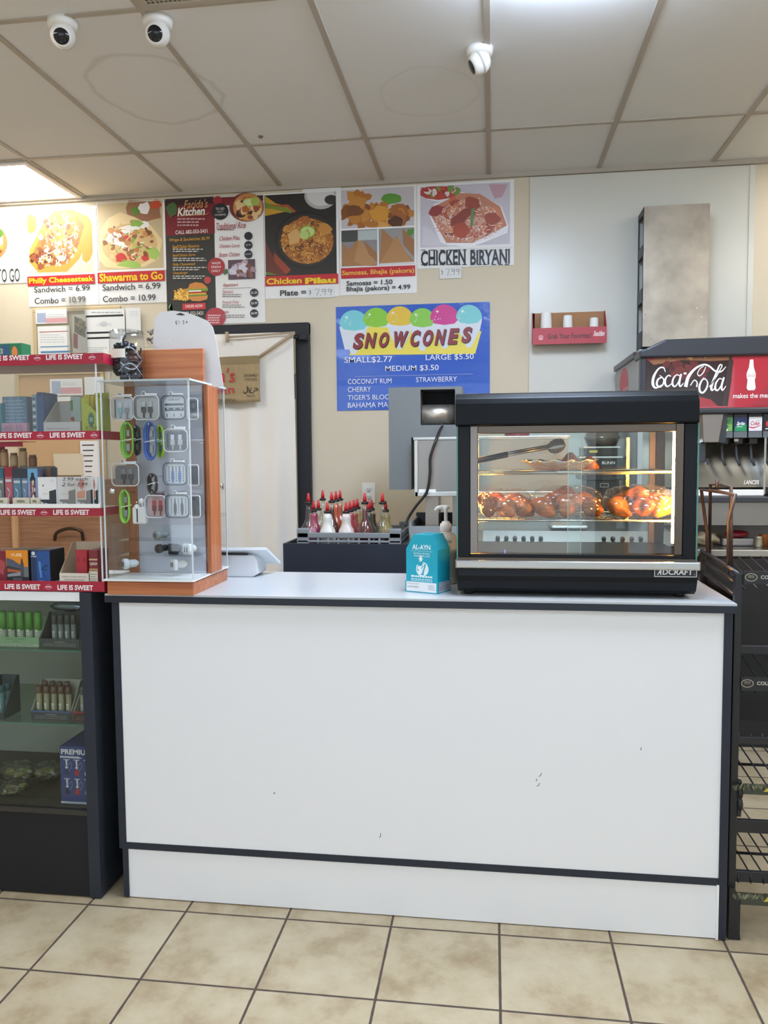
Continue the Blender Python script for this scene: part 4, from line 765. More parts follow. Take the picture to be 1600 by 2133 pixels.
# ---- first (upper) open shelf = on strip 2
z = zs[1]
pk = P(3, 830, FY)
carton(-22, 840, 3, 898, FY, .09, '#3f8fa0', 'teal carton cut by the left edge on the upper rack shelf', None, z0=z)
def bluepack(A):
    for k in range(4): A.rect(.02+.245*k, .02, .24+.245*k, .98, ['#6f96b4', '#86a8c2', '#7a9fbc', '#5f88a8'][k])
    A.lines(.05, .1, .95, 10, .09, '#a9c2d4', .03, .2)
carton(5, 826, 56, 884, FY+.02, .08, '#6a90b0', 'block of pale blue vape cartons behind the pink price front', bluepack, z0=z)
carton(3, 881, 55, 898, FY-.002, .018, '#d9a6c4', 'pink carton front reading 4000 and 5 percent', lambda A: (A.text('4000', .08, .25, .45, .8, '#a08aa4', .0), A.text('5%', .58, .2, .86, .75, '#a08aa4')), z0=z)
carton(67, 822, 76, 898, FY+.01, .07, '#8fa9b8', 'slim pale blue carton with printed spine on the upper rack shelf', lambda A: [A.rect(.15, .08+.09*k, .85, .13+.09*k, '#dfe6ea' if k % 2 else '#3f5f7a') for k in range(10)], z0=z)
carton(77, 817, 91, 898, FY+.012, .08, '#2f5f94', 'slim dark blue carton beside the white slanted tray', lambda A: A.rect(.2, .0, .8, .08, '#24486f'), z0=z)
t1, X0, X1, Z0, Z1 = display_tray(91, 879, 167, 897, FY, .09, .10, '#e2dedb', 'white slanted display tray on the upper rack shelf', lambda A: (A.text('WARNING: This product contains nicotine.', .08, .5, .72, .66, '#6b6866'), A.text('Nicotine is an addictive chemical.', .16, .78, .7, .92, '#6b6866')), z0=z, inside='#cfc7be')
x0, x1, z0_, z1_ = RC(146, 833, 152, 882, FY+.03); A = wallart(FY+.075)
c_ = carton(147, 826, 168, 880, FY+.06, .02, '#c6d8d0', 'pale green white carton standing in the white slanted tray', lambda A: (A.rect(0, .1, .25, .4, '#6f9a5c'), A.blob(.2, .62, .2, .06, '#c9503c')), z0=Z0+.004)
X0, X1, Z0, Z1 = RC(170, 828, 203, 897, FY)
t = thing('lime_tray', ((X0+X1)/2, FY+.04, z), 'lime yellow slanted tray at the right of the upper rack shelf', 'display box')
ML1 = mat('lime_card', '#c9cf4c', .45)
obj('front_lip', MB().prism([(X0, z), (X1, z), (X1, z+(Z1-z)*.55), (X0, Z1)], ML1, 'y', FY, FY+.002), t)
obj('tray_body', MB().box(X0, X0+.002, FY+.002, FY+.08, z, Z1, ML1).box(X1-.002, X1, FY+.002, FY+.08, z, Z1, ML1).box(X0+.002, X1-.002, FY+.078, FY+.08, z, Z1+.02, ML1), t)
A = faceart(X0, X1, z, Z1, FY); A.star(.6, .62, .16, .24, '#3a7a64', 12); A.ell(.6, .62, .12, .07, '#8fbf9a'); A.text('XTRA', .2, .8, .98, .9, '#4a5a2c', -.0); A.text('DISPOSABLE', .25, .92, .85, .95, '#6b6f2c'); A.done('print', t)
for k in range(3):
    p = P(184+9*k, 840, FY+.04); tag(obj('yellow_vape', MB().box(p.x-.006, p.x+.006, FY+.034, FY+.050, z+.002, P(190, 822+2*k, FY+.04).z, mat('yellow_pack', '#d9c23a', .3), .002)), '%s from the left of the yellow vapes in the lime tray' % NTH[k], 'vape', 'yellow vapes in the lime tray')
# ---- second open shelf = on strip 3
z = zs[2]+.0; zl = shelves[2][0]
zb2 = z+.001
def jar(x, ytop, Y, r, c, label):
    p = P(x, 950, Y); zt_ = P(x, ytop, Y).z
    o = tag(obj('small_tan_jar', MB().lathe([(r*.9, 0), (r, .003), (r, (zt_-zj)*.78), (r*.8, (zt_-zj)*.86)], mat('jar_'+c.strip('#'), c, .5), (p.x, Y, zj), 16)), label, 'jar', 'tan jars on the rack'); 
    obj('lid', MB().lathe([(r*.84, (zt_-zj)*.86), (r*.84, (zt_-zj)), (r*.7, (zt_-zj)+.001)], mat('jar_lid', '#8f7a66', .5), (p.x, Y, zj), 16), o)
JY = RY+.12
X0, X1, Z0, Z1 = RC(-30, 972, 76, 1050, JY-.028)
ps = tag(obj('jar_riser', MB().box(X0, X1+.02, JY-.02, JY+.05, zb2, Z1, mat('grey_riser_card', '#8e867a', .7))), 'grey cardboard riser under the tan jars on the rack', 'riser'); zj = Z1+.0003
for i, (xx, yt) in enumerate(((9, 936), (29, 944), (48, 934), (68, 948))): jar(xx, yt, JY, .0125, ['#c9a67e', '#c2a884', '#cbb08c', '#8a6a5c'][i], '%s from the left of the tan jars on the back of the rack' % NTH[i])
tag(obj('red_flap', MB().box(P(-10, 925, JY).x, P(58, 925, JY).x, JY-.03, JY-.027, P(20, 931, JY).z, P(20, 921, JY).z, mat('card_b8485a', '#b8485a', .5)).box(P(-10, 925, JY).x, P(58, 925, JY).x, JY-.03, JY+.05, P(20, 921, JY).z, P(20, 921, JY).z+.001, mat('card_b8485a', '#b8485a', .5)).box(P(-10, 925, JY).x-.002, P(-10, 925, JY).x, JY-.03, JY+.05, zj, P(20, 921, JY).z+.001, mat('card_b8485a', '#b8485a', .5))), 'red cardboard header flap above the tan jars', 'display box')
def slim(x0, y0, x1, y1, top, body, label, foot='#d6cfba', name='slim_vape_carton', Y=FY+.016):
    def art(A): A.rect(0, 0, 1, .24, top); A.rect(.12, .3, .88, .36, '#c6cdd2'); A.rect(.15, .4, .85, .85, body); A.stroke([(.3, .5), (.6, .6), (.4, .75)], .05, '#b4c4d0'); A.rect(.1, .86, .9, .93, '#2a2e36')
    return carton(x0, y0, x1, y1, Y, .03, body, label, art, name, 'box', 'slim vape cartons on the rack', z0=zb2)
slim(-8, 976, 8, 1050, '#2f6a80', '#6b7470', 'teal topped slim carton at the left edge of the middle rack shelf')
slim(10, 972, 26, 1050, '#9a2f3c', '#b4606c', 'red slim carton between the teal one and the two steel blue ones')
slim(27, 976, 44, 1050, '#3a3c48', '#5f8298', 'left of the two steel blue slim cartons on the rack')
slim(45, 976, 58.5, 1050, '#3a3c48', '#7288a0', 'right of the two steel blue slim cartons on the rack')
def skate(A):
    A.rect(0, 0, 1, .35, '#6fa9cf'); A.rect(0, .35, 1, .7, '#8f96c0'); A.rect(0, .7, 1, 1, '#7a5f7e'); A.poly([(.38, .1), (.62, .1), (.68, .2), (.78, .24), (.78, .3), (.22, .3), (.22, .24), (.32, .2)], '#2a2a36'); A.rect(.22, .3, .78, .84, '#5f4a50'); A.chunks(.5, .57, .22, .24, 26, ['#efe6e0', '#2a2430', '#d9c2b4', '#8a5a5c'], (.05, .1))
carton(58.5, 976, 79, 1051, FY+.006, .03, '#7a7ca0', 'blue and purple carton picturing a patterned vape', skate, 'slim_vape_carton', 'box', 'slim vape cartons on the rack', z0=zb2)
for i, (x0, x1) in enumerate(((-16, 15), (26, 61), (63, 81))):
    carton(x0, 1037, x1, 1052, FY-.012, .012, '#cfc6ae', '%s from the left of the cream warning cards on the middle rack shelf' % NTH[i], lambda A: (A.text('WARNING:', .25, .18, .75, .42, '#4a4640', .02), A.text('This product', .2, .58, .78, .8, '#6b655a')), 'warning_card', 'card', 'cream warning cards', z0=zb2)
carton(76, 974, 106, 1020, FY+.06, .04, '#5f6e78', 'grey and brown carton behind the white vape cartons', lambda A: A.rect(.68, 0, 1, 1, '#8f6a54'), z0=zb2)
def wv(orange):
    def art(A):
        if orange: A.star(.38, .22, .12, .2, '#d9582c', 10); A.ell(.38, .22, .08, .05, '#b9282c'); A.poly([(.1, .46), (.55, .4), (.55, .66), (.1, .66)], '#e0823c')
        else: A.ell(.3, .26, .04, .03, '#5a5c60'); A.lines(.7, .08, .9, 2, .04, '#b4b8ba', .015); A.lines(.25, .5, .6, 2, .03, '#c9b890', .012)
        A.poly([(.62, .44), (1, .38), (1, .9), (.1, .76), (.1, .7), (.62, .7)], '#33373d'); A.ell(.32, .8, .05, .035, '#4a4e56'); A.rect(.08, .87, .98, .99, '#d4d6dc'); A.text('WARNING', .3, .9, .7, .94, '#6b6e78')
    return art
for i, (x0, x1, o_, lb) in enumerate(((79, 117, 0, 'left plain white vape carton with a dark device print'), (120, 157, 0, 'right plain white vape carton with a dark device print'), (157, 193, 1, 'left white and orange vape carton with a sun print'), (191, 204, 1, 'right white and orange vape carton, slimmer, next to the acrylic cabinet'))):
    carton(x0, 994, x1, 1052, FY+.0+(.008 if i % 2 else 0), .035, '#e6e4e2', lb, wv(o_), 'white_vape_carton', 'box', 'white vape cartons on the rack', z0=zb2)
q = tag(obj('handwritten_note', MB().box(P(120, 1000, RY+.005).x, P(188, 1000, RY+.005).x, RY+.0045, RY+.0052, zl+.0125, P(150, 992, RY+.005).z, glass('clear_tape', '#fafafa', .1, 1.0, .12, '#e9e6e0'))), 'clear taped note with a handwritten offer over the white cartons', 'note')
A = wallart(RY+.0045); A.text('2.99 each', 130, 994, 183, 1001, '#33343a', -.0, .2); A.text('2 for 3.99', 130, 1005, 183, 1013, '#33343a', 0, .2); A.done('handwriting', q)
# ---- third open shelf = on strip 4
z = zs[3]
carton(-30, 1148, 13, 1213, FY, .09, '#7d2330', 'dark red carton cut by the left edge on the lowest rack shelf', lambda A: A.blob(.75, .5, .2, .25, '#a84a50'), z0=z)
def vo(A):
    A.rect(0, 0, 1, .52, '#e08a1e'); A.text('VUSE', .22, .1, .72, .2, '#f6d8b0', .02); A.poly([(.02, .24), (.3, .3), (.72, .5), (.72, .6), (.02, .5)], '#4f5668'); A.poly([(.02, .48), (.72, .6), (1, .52), (1, .85), (.02, .85)], '#33343a'); A.poly([(.05, .58), (.65, .64), (.65, .7), (.05, .68)], '#b4552c'); A.poly([(.05, .76), (.66, .68), (.66, .8), (.05, .84)], '#8f9098'); A.rect(.64, .4, .8, .84, '#4a4c54'); A.poly([(.67, .4), (.69, .27), (.75, .27), (.77, .4)], '#3a3238'); A.rect(.8, .52, 1, .84, '#6b7274'); A.rect(0, .85, 1, 1, '#24262c'); A.lines(.3, .88, .75, 2, .04, '#7a7c84', .02)
carton(13, 1146, 59, 1212, FY, .08, '#3a3634', 'orange and black vape carton on the lowest rack shelf', vo, z0=z)
def vb(A):
    A.rect(.32, .03, 1, 1, '#27508f'); A.ell(.16, .1, .09, .055, '#e6eaf2'); A.text('V', .12, .07, .2, .13, '#24406b', .02); A.text('VUSE', .03, .17, .32, .22, '#d9e0ec', .02); A.poly([(.4, .36), (.52, .34), (.58, .85), (.48, .86)], '#4f86c6'); A.poly([(.52, .34), (.5, .24), (.53, .24), (.57, .36)], '#22365f'); A.stroke([(.55, .6), (.8, .48), (.9, .5)], .06, '#1f3866'); A.stroke([(.6, .62), (.85, .6)], .05, '#1f3866'); A.stroke([(.62, .72), (.78, .84)], .04, '#1f3866'); A.lines(.4, .93, .75, 1, .04, '#6b84b4', .02)
carton(64, 1146, 104, 1212, FY, .085, '#22365a', 'dark blue vape carton with a black side on the lowest rack shelf', vb, z0=z, sidec='#1d1f24')
t1, X0, X1, Z0, Z1 = display_tray(124, 1194, 185, 1213, FY, .10, .115, '#ddd3c0', 'cream open display tray on the lowest rack shelf', lambda A: (A.text('WARNING: This product contains nicotine.', .08, .3, .92, .46, '#5a554c'), A.text('Nicotine is an addictive chemical.', .18, .6, .84, .76, '#5a554c')), z0=z, inside='#c6b096')
q = carton(158, 1146, 181, 1194, FY+.02, .02, '#b4303c', 'small red pack leaning in the cream open tray', lambda A: A.text('1 1', .2, .25, .8, .4, '#6b1a24'), z0=Z0+.004)
tb = MB(); 
for k in range(4):
    p = P(158+12*k, 1140, FY+.11); tag(obj('green_bottle', MB().lathe([(.0075, 0), (.0082, .004), (.0082, .085), (.006, .095), (.007, .108), (.0, .109)], mat('green_bottle_plastic', '#2f6a50', .3), (p.x, FY+.125, z+.0005), 14)), '%s from the left of the small green bottles behind the cream tray' % NTH[k], 'bottle', 'green bottles on the rack')
carton(186, 1146, 203.5, 1213, FY, .07, '#7c2a30', 'maroon cigar carton squeezed between the cream tray and the acrylic cabinet', lambda A: (A.rect(0, .26, 1, .31, '#c9a67c'), A.text('DJARUM', .08, .37, .95, .48, '#efe0d4', .01), A.rect(0, .56, 1, .62, '#b4945c'), A.rect(.02, .64, .98, .98, '#d6cfbe'), A.lines(.1, .72, .9, 4, .07, '#6b655a', .02)), z0=z)
# goods on top of the rack
q = carton(-40, 715, 45, 736, RY+.06, .05, '#2f7a4e', 'green and blue snack carton lying on top of the rack', lambda A: (A.rect(.5, .1, .7, .95, '#3a5a78'), A.ell(.83, .55, .07, .35, '#e08a4c'), A.text('20', .48, .3, .54, .6, '#e6eee4')), z0=zs[0])

# ================================================================== ACRYLIC ACCESSORY CABINET
AX0, AX1, AY0, AY1, AZ0, AZ1 = -1.137, -.866, 2.192, 2.497, .991, 1.581
MWO = wood('orange_wood', '#a85e38', '#c47a4c', .35, 'X', .8); MWV = wood('orange_wood_upright', '#a85e38', '#c47a4c', .35, 'Z', .8)
t = thing('acrylic_cabinet', ((AX0+AX1)/2, (AY0+AY1)/2, CT), 'clear acrylic accessory cabinet on an orange wooden base at the left of the counter', 'display case')
obj('base', MB().box(AX0+.002, AX1-.002, AY0+.002, AY1-.002, CT, CT+.038, MWO, .001), t)
obj('turntable', MB().box(AX0+.03, AX1-.03, AY0+.03, AY1-.03, CT+.038, AZ0, MBL), t)
obj('bottom_plate', MB().box(AX0-.006, AX1+.002, AY0-.006, AY1+.002, AZ0, AZ0+.005, MWP), t)
obj('top_plate', MB().box(AX0-.006, AX1+.004, AY0-.006, AY1+.004, AZ1-.004, AZ1, glass('acrylic_top', '#f2f5f5', .02, 1.2, .25, '#eef2f3')), t)
obj('front_pane', MB().box(AX0, AX1, AY0, AY0+.003, AZ0+.005, AZ1-.004, MAC), t)
obj('side_pane', MB().box(AX1-.003, AX1, AY0+.003, AY1-.003, AZ0+.005, AZ1-.004, MAC).box(AX0, AX0+.003, AY0+.003, AY1-.003, AZ0+.005, AZ1-.004, MAC), t)
e = MB()
for xx in (AX0, AX1-.003):
    for yy in (AY0, AY1-.003): e.box(xx-.0003, xx+.0033, yy-.0003, yy+.0033, AZ0+.005, AZ1-.004, MACE)
for (yy) in (AY0, AY1-.003): e.box(AX0-.006, AX1+.004, yy-.006, yy-.005, AZ1-.005, AZ1+.0005, MACE)
e.box(AX1+.004, AX1+.005, AY0-.006, AY1+.004, AZ1-.005, AZ1+.0005, MACE); obj('pane_edge', e, t)
BYa = 2.335
bx0_, bx1_ = P(300, 760, BYa).x, P(424, 900, BYa).x
obj('back_board', MB().box(-1.085, bx1_+.004, BYa, BYa+.016, AZ0+.005, AZ1-.005, MWO).box(bx0_-.02, bx1_+.004, BYa, BYa+.016, AZ1+.0005, P(360, 727, BYa).z, MWO, .002), t)
obj('upright', MB().box(bx1_+.005, bx1_+.019, BYa-.005, BYa+.085, AZ0+.005, AZ1-.005, MWV, .0015).box(bx1_+.0, bx1_+.005, BYa-.004, BYa+.08, AZ0+.005, AZ1-.005, mat('dark_groove', '#6b2f20', .5)), t)
obj('upright', MB().box(-1.13, -1.098, BYa-.005, BYa+.085, AZ0+.005, AZ1-.005, MWV, .0015), t)
GYp = BYa-.003
obj('peg_panel', MB().box(-1.096, bx1_-.0, GYp, BYa, AZ0+.006, AZ1-.006, mat('lilac_grey_panel', '#c6c6cf', .4)), t)
p = P(232, 1023, AY0); 
obj('lock', MB().lathe([(.009, 0), (.009, .004), (.006, .008), (.0005, .0085)], mat('bright_chrome', '#d6d6d6', .12, 1), (p.x+.004, AY0-.0005, p.z), 16, axis=Matrix.Rotation(PI/2, 3, 'X')).lathe([(.010, 0), (.010, .004), (.0005, .0045)], mat('bright_chrome', '#d6d6d6', .12, 1), (AX1+.0005, P(460, 1016, 2.45).y, p.z+.004), 14, axis=Matrix.Rotation(PI/2, 3, 'Y')), t)
BZ1 = P(320, 1093, AY0+.02).z
obj('bin', MB().box(AX0+.012, AX1-.006, AY0+.016, AY0+.019, AZ0+.006, BZ1, MAC).box(AX0+.012, AX0+.015, AY0+.019, GYp-.002, AZ0+.006, BZ1, MAC), t)
BINY = AY0+.019
PEGS = MB(); HOOKY = 2.262
MCR = mat('bright_chrome', '#d6d6d6', .12, 1)
def peg(px, py):
    p = P(px, py, HOOKY); PEGS.tube([(p.x, GYp, p.z+.006), (p.x, HOOKY-.012, p.z+.006), (p.x, HOOKY-.016, p.z+.012)], .0018, MCR, 6)
# ---- packs hanging inside
MPK = glass('pack_plastic', '#f6f8fa', .06, 1.2, .045, '#dfe2e6')
def pack(x0, y0, x1, y1, card, label, plugs, Y=None, ring=True, ringc='#eceae8', art=None, dy=0.0, rimc='#e9e9ea'):
    Y = (Y or 2.246)+dy; X0, X1, Z0, Z1 = RC(x0, y0, x1, y1, Y); w_ = X1-X0; D = .026
    t = thing('cable_pack', ((X0+X1)/2, Y+D/2, Z0), label, 'cable pack', 'cable packs in the acrylic cabinet')
    r = min(w_, Z1-Z0)*.22; pts = []
    for (cx, cz, a0) in ((X1-r, Z1-r, 0), (X0+r, Z1-r, PI/2), (X0+r, Z0+r, PI), (X1-r, Z0+r, 1.5*PI)): pts += [(cx+r*math.cos(a0+i*PI/10), cz+r*math.sin(a0+i*PI/10)) for i in range(6)]
    obj('case', MB().prism(pts, MPK, 'y', Y, Y+D, bev=.003), t)
    rim = MB(); rim.tube([(x, Y-.0005, z) for x, z in pts], .0016, mat('pack_rim_'+rimc.strip('#'), rimc, .3), 6, closed=True); obj('rim', rim, t)
    mx, mz = (X0+X1)/2, (Z0+Z1)/2
    obj('card_insert', MB().prism([(mx+(x-mx)*.86, mz+(z-mz)*.86) for x, z in pts], mat('insert_'+card.strip('#'), card, .5), 'y', Y+.010, Y+.012), t)
    for (u, c1, c2) in plugs:
        xx = X0+w_*u; pl = MB().box(xx-w_*.075, xx+w_*.075, Y+.004, Y+.0095, mz+.002, mz+(Z1-Z0)*.27, mat('plug_'+c1.strip('#'), c1, .25, .5 if c1 in ('#c9cacc', '#d9dade') else 0), .001)
        q = obj('plug', pl, t); obj('cable', MB().box(xx-w_*.09, xx+w_*.09, Y+.004, Y+.0096, mz-(Z1-Z0)*.2, mz+.002, mat('plug_'+c2.strip('#'), c2, .35), .001).tube([(xx, Y+.007, mz-(Z1-Z0)*.2), (xx, Y+.007, Z0+.006)], w_*.035, mat('plug_'+c2.strip('#'), c2, .35), 6), q)
    if ring:
        c = Vector((mx-w_*.12, Y+.006, Z1+.0055)); obj('hang_ring', MB().tube([c+Vector((.006*math.cos(a), 0, .006*math.sin(a))) for a in [2*PI*i/16 for i in range(16)]], .0017, mat('ring_'+ringc.strip('#'), ringc, .35), 6, closed=True).box(mx-w_*.08, mx+w_*.38, Y+.003, Y+.013, Z1+.0005, Z1+.007, mat('ring_'+ringc.strip('#'), ringc, .35), .002), t)
        PEGS.tube([(c.x, GYp, c.z+.0025), (c.x, Y-.004, c.z+.0025), (c.x, Y-.006, c.z+.007)], .0014, MCR, 6)
    if art: A = faceart(X0, X1, Z0, Z1, Y+.0098); art(A); A.done('print', t)
    return t
pack(230, 826, 278, 875, '#d9d9de', 'clear pack with a white and a blue plug, top row left', [(.38, '#e6e8ea', '#9fc6cc'), (.66, '#dadade', '#a6a6aa')], art=lambda A: A.rect(.12, .12, .17, .88, '#4a4c50'))
pack(278, 824, 331, 874, '#cfcfce', 'clear pack with white plugs and dark cables, top row middle', [(.36, '#c9cacc', '#3e3d40'), (.62, '#c9cacc', '#4a4a4c')])
def kit(A): A.text('CAR KIT', .25, .12, .75, .2, '#3a3a40', .01); A.rect(.1, .32, .9, .42, '#2c2c30'); A.rect(.1, .5, .9, .64, '#33343a'); [A.ell(.22+.28*k, .55, .05, .04, '#c9c9cc') for k in range(3)]; [A.rect(.1+.3*k, .7, .32+.3*k, .95, '#e6e6e8') for k in range(3)]; [A.rect(.16+.3*k, .76, .2+.3*k, .9, '#2c2c30') for k in range(3)]
pack(336, 824, 385, 873, '#e2e2e4', 'white pack with black adapters, top row right', [], art=kit, rimc='#55565c')
pack(341, 894, 390, 941, '#56525a', 'dark pack with two silver plugs, right of the blue cable loop', [(.34, '#d9dade', '#d0ccc8'), (.66, '#d9dade', '#d0ccc8')], art=lambda A: A.text('Colors', .32, .06, .66, .14, '#c9a85c', .01), rimc='#dcdcdc')
pack(233, 966, 289, 1012, '#7c7678', 'grey pack with two dark cables, left of the third row', [(.4, '#8a8888', '#3a3638'), (.66, '#8a8888', '#3a3638')], ring=True)
def aud(c1):
    def f(A):
        for u in (.36, .66): A.poly([(u-.02, .15), (u+.02, .15), (u+.03, .35), (u+.06, .42), (u+.07, .7), (u+.04, .9), (u-.04, .9), (u-.07, .7), (u-.06, .42), (u-.03, .35)], c1); A.rect(u-.02, .15, u+.02, .36, '#33363c')
        for u, h in ((.2, .7), (.51, .6), (.82, .6)): [A.rect(u-.025, .18+.1*k, u+.025, .24+.1*k, '#6b6c74') for k in range(7)]
    return f
pack(340, 964, 388, 1010, '#e8e8ec', 'white audio cable pack with blue plugs, right of the third row', [], art=aud('#4a7ac0'), rimc='#5a5c64', ringc='#e9e7e4')
pack(302, 1032, 345, 1078, '#dcb8b8', 'pale red pack with two red plugs in the fourth row', [(.4, '#c2303c', '#8a2a34'), (.7, '#c2303c', '#8a2a34')], art=lambda A: A.text('CELL', .3, .1, .7, .18, '#b4303c', .01), ringc='#5a2a2e')
pack(345, 1031, 393, 1078, '#e4e4e6', 'white audio cable pack with black plugs in the fourth row', [], art=aud('#2a2c32'), rimc='#4a4c52')
pack(394, 1032, 417, 1078, '#3a3c42', 'dark pack at the right end of the fourth row', [(.5, '#55585e', '#2a2c30')], ring=False, dy=.012)
pack(390, 830, 412, 874, '#5a5c62', 'dark pack at the right end of the top row', [(.5, '#8a8c92', '#33353a')], ring=False, dy=.014)
pack(392, 968, 414, 1012, '#3c4658', 'dark blue pack at the right end of the third row', [(.5, '#55607a', '#2a3040')], ring=False, dy=.014)
def loop(x0, y0, x1, y1, c, label, c2=None, dy=0.0, fig8=True):
    Y = 2.25+dy; X0, X1, Z0, Z1 = RC(x0, y0, x1, y1, Y); w_, h_ = X1-X0, Z1-Z0; cx, cz = (X0+X1)/2, (Z0+Z1)/2
    t = thing('coiled_cable', (cx, Y, Z0), label, 'cable', 'coiled cables in the acrylic cabinet')
    mb = MB()
    for k in range(5):
        f = 1-.09*k; yy = Y+.0042*k
        pts = [(cx+(w_/2-.003)*f*math.cos(a)*(0.72+.28*abs(math.sin(a)) if fig8 else 1), yy, cz+(h_/2-.003)*(1-.03*k)*math.sin(a)) for a in [2*PI*i/36 for i in range(36)]]
        mb.tube(pts, .0026, mat('cord_'+(c if k % 2 == 0 or not c2 else c2).strip('#'), (c if k % 2 == 0 or not c2 else c2), .45), 6, closed=True)
    obj('loops', mb, t)
    obj('tie', MB().tube([(cx+w_*.42*math.cos(a), Y+.008+.013*math.sin(a), cz+.004*math.cos(a)) for a in [2*PI*i/20 for i in range(20)]], .0016, mat('white_tie', '#e6e6e2', .4), 6, closed=True), t)
    obj('plug', MB().box(cx-.006, cx+.006, Y+.006, Y+.013, cz-h_*.30, cz-h_*.1, mat('plug_grey', '#9a9c9e', .3, .4), .0015).box(cx-.004, cx+.006, Y+.006, Y+.013, cz+h_*.1, cz+h_*.28, mat('plug_grey', '#9a9c9e', .3, .4), .0015), t)
    PEGS.tube([(cx, GYp, Z1-.012), (cx, Y-.006, Z1-.012), (cx, Y-.008, Z1-.006)], .0014, MCR, 6)
    return t
loop(246, 878, 282, 955, '#79c23a', 'bright green coiled cable in the second row', '#a6d873')
loop(276, 884, 292, 950, '#26282e', 'black coiled cable between the green and the blue ones', None, .022)
loop(294, 878, 331, 960, '#2f5cb4', 'blue coiled cable in the second row', '#5a86cc')
loop(322, 884, 343, 955, '#a6cf3c', 'lime coiled cable behind the blue one', None, .022)
loop(245, 1019, 273, 1091, '#8fd244', 'lime green coiled cable at the bottom left of the pegs', '#b4e67c')
loop(303, 985, 330, 1030, '#2c2e34', 'black coiled cable hanging in the third row', None)
# earbud set, charging adapters
p = P(288, 1065, 2.25); X0, X1, Z0, Z1 = RC(274, 1056, 303, 1092, 2.25)
t2 = thing('earbud_set', ((X0+X1)/2, 2.26, Z0), 'white earbud case with buds, left of the pale red pack', 'earbuds')
MGW = mat('gloss_white', '#eeeeee', .2)
obj('case', MB().box(X0+.001, X1-.001, 2.25, 2.275, Z0, Z1, MGW, .006, 3), t2)
for (a, b) in ((284, 1056), (293, 1044)): q = P(a, b, 2.25); obj('earbud', MB().blob((q.x, 2.256, q.z), (.009, .009, .009), MGW, .05).tube([(q.x, 2.256, q.z), (q.x+.004, 2.258, q.z-.018)], .0035, MGW, 8), t2)
obj('slot', MB().box((X0+X1)/2-.006, (X0+X1)/2-.002, 2.2495, 2.2505, Z0+.006, Z1-.004, mat('slot_black', '#1d1e22', .4)), t2)
PEGS.tube([(p.x-.004, GYp, Z1+.014), (p.x-.004, 2.245, Z1+.014)], .0014, MCR, 6)
tz = [(1125, '1'), (1156, '2')]
LED = MB()
for yy, _ in tz:
    zz = P(330, yy, 2.25).z; LED.box(AX0+.016, AX1-.008, BINY+.03, GYp-.001, zz-.003, zz, MAC)
obj('bin_ledge', LED, bpy.data.objects['acrylic_cabinet'])
def charger(x0, y0, x1, y1, c, label, square=False, lean=.5, side=1, Y=2.262):
    X0, X1, Z0, Z1 = RC(x0, y0, x1, y1, Y); r = (Z1-Z0)/2; cx = X0+r if side > 0 else X1-r; cz = Z0+r
    t = thing('car_charger', (cx, Y, Z0), label, 'car charger', 'car chargers in the bottom bin'); m = mat('charger_'+c.strip('#'), c, .22)
    d = Vector((side*lean, 1, 0)).normalized(); M = d.to_track_quat('Z', 'Y').to_matrix(); L = min(.05, (X1-X0)*1.1)
    h = MB()
    if square:
        h.box(-r, r, -r, r, 0, .014, m, .005, 3); h.v = [M @ v + Vector((cx, Y, cz)) for v in h.v]
    else: h.lathe([(r*.85, 0), (r, .003), (r, .014), (r*.8, .018)], m, (cx, Y, cz), 20, axis=M)
    obj('head', h, t)
    b = MB().lathe([(r*.72, .0142), (r*.72, L*.8), (r*.5, L*.9), (r*.3, L)], m, (cx, Y, cz), 16, axis=M); obj('barrel', b, t)
    pt = MB()
    for k in (-1, 1): pt.box(k*r*.3-r*.13, k*r*.3+r*.13, -r*.42, r*.42, -.0008, .001, mat('slot_black', '#1d1e22', .4))
    pt.v = [M @ v + Vector((cx, Y, cz)) for v in pt.v]; obj('port', pt, t)
charger(314, 1106, 346, 1125, '#8f989a', 'grey car charger, topmost in the bottom bin')
charger(318, 1134, 346, 1153, '#222428', 'round black car charger in the middle of the bottom bin', Y=2.256)
charger(347, 1133, 372, 1156, '#2b2c30', 'square black car charger beside the round black one', True, .3)
charger(376, 1133, 400, 1156, '#e9e9ea', 'square white car charger to the right of the black ones', True, .5)
charger(245, 1164, 285, 1187, '#ececee', 'round white car charger at the left on the bin floor', False, .9)
charger(347, 1165, 381, 1188, '#ececee', 'square white car charger at the right on the bin floor', True, .9)
obj('peg_hook', PEGS, bpy.data.objects['acrylic_cabinet'])
# jar of earphones on top
JX = P(265, 740, 2.29).x; JY2 = 2.29; JZ = AZ1+.0005; r = (P(299, 740, 2.29).x-P(232, 740, 2.29).x)/2; jh = P(265, 690, 2.29).z-JZ
t = thing('earphone_jar', (JX, JY2, JZ), 'clear plastic jar of black earphones standing on the acrylic cabinet', 'jar')
obj('jar_body', MB().lathe([(r*.92, 0), (r, .006), (r, .02), (r*.97, .03), (r, .04), (r, jh*.8), (r*.93, jh*.86), (r*.93, jh)], glass('jar_plastic', '#f4f6f8', .04, 1.2), (JX, JY2, JZ), 32), t)
obj('jar_rim', MB().lathe([(r*.95, jh*.87), (r*.98, jh*.88), (r*.98, jh*.97), (r*.94, jh*1.0)], glass('jar_plastic', '#eef2f6'), (JX, JY2, JZ), 32), t)
e = MB(); MEB = mat('earphone_black', '#20232a', .3); MEM = mat('earphone_maroon', '#4a2c28', .35)
for k in range(46):
    a, q, zz = random.random()*6.28, (r-.018)*math.sqrt(random.random()), JZ+.016+random.random()*(jh*.62); e.blob((JX+q*math.cos(a), JY2+q*math.sin(a), zz), (.014, .014, .012), MEM if (q*math.cos(a) > r*.3 and zz > JZ+.04) else MEB, .3, 2, k)
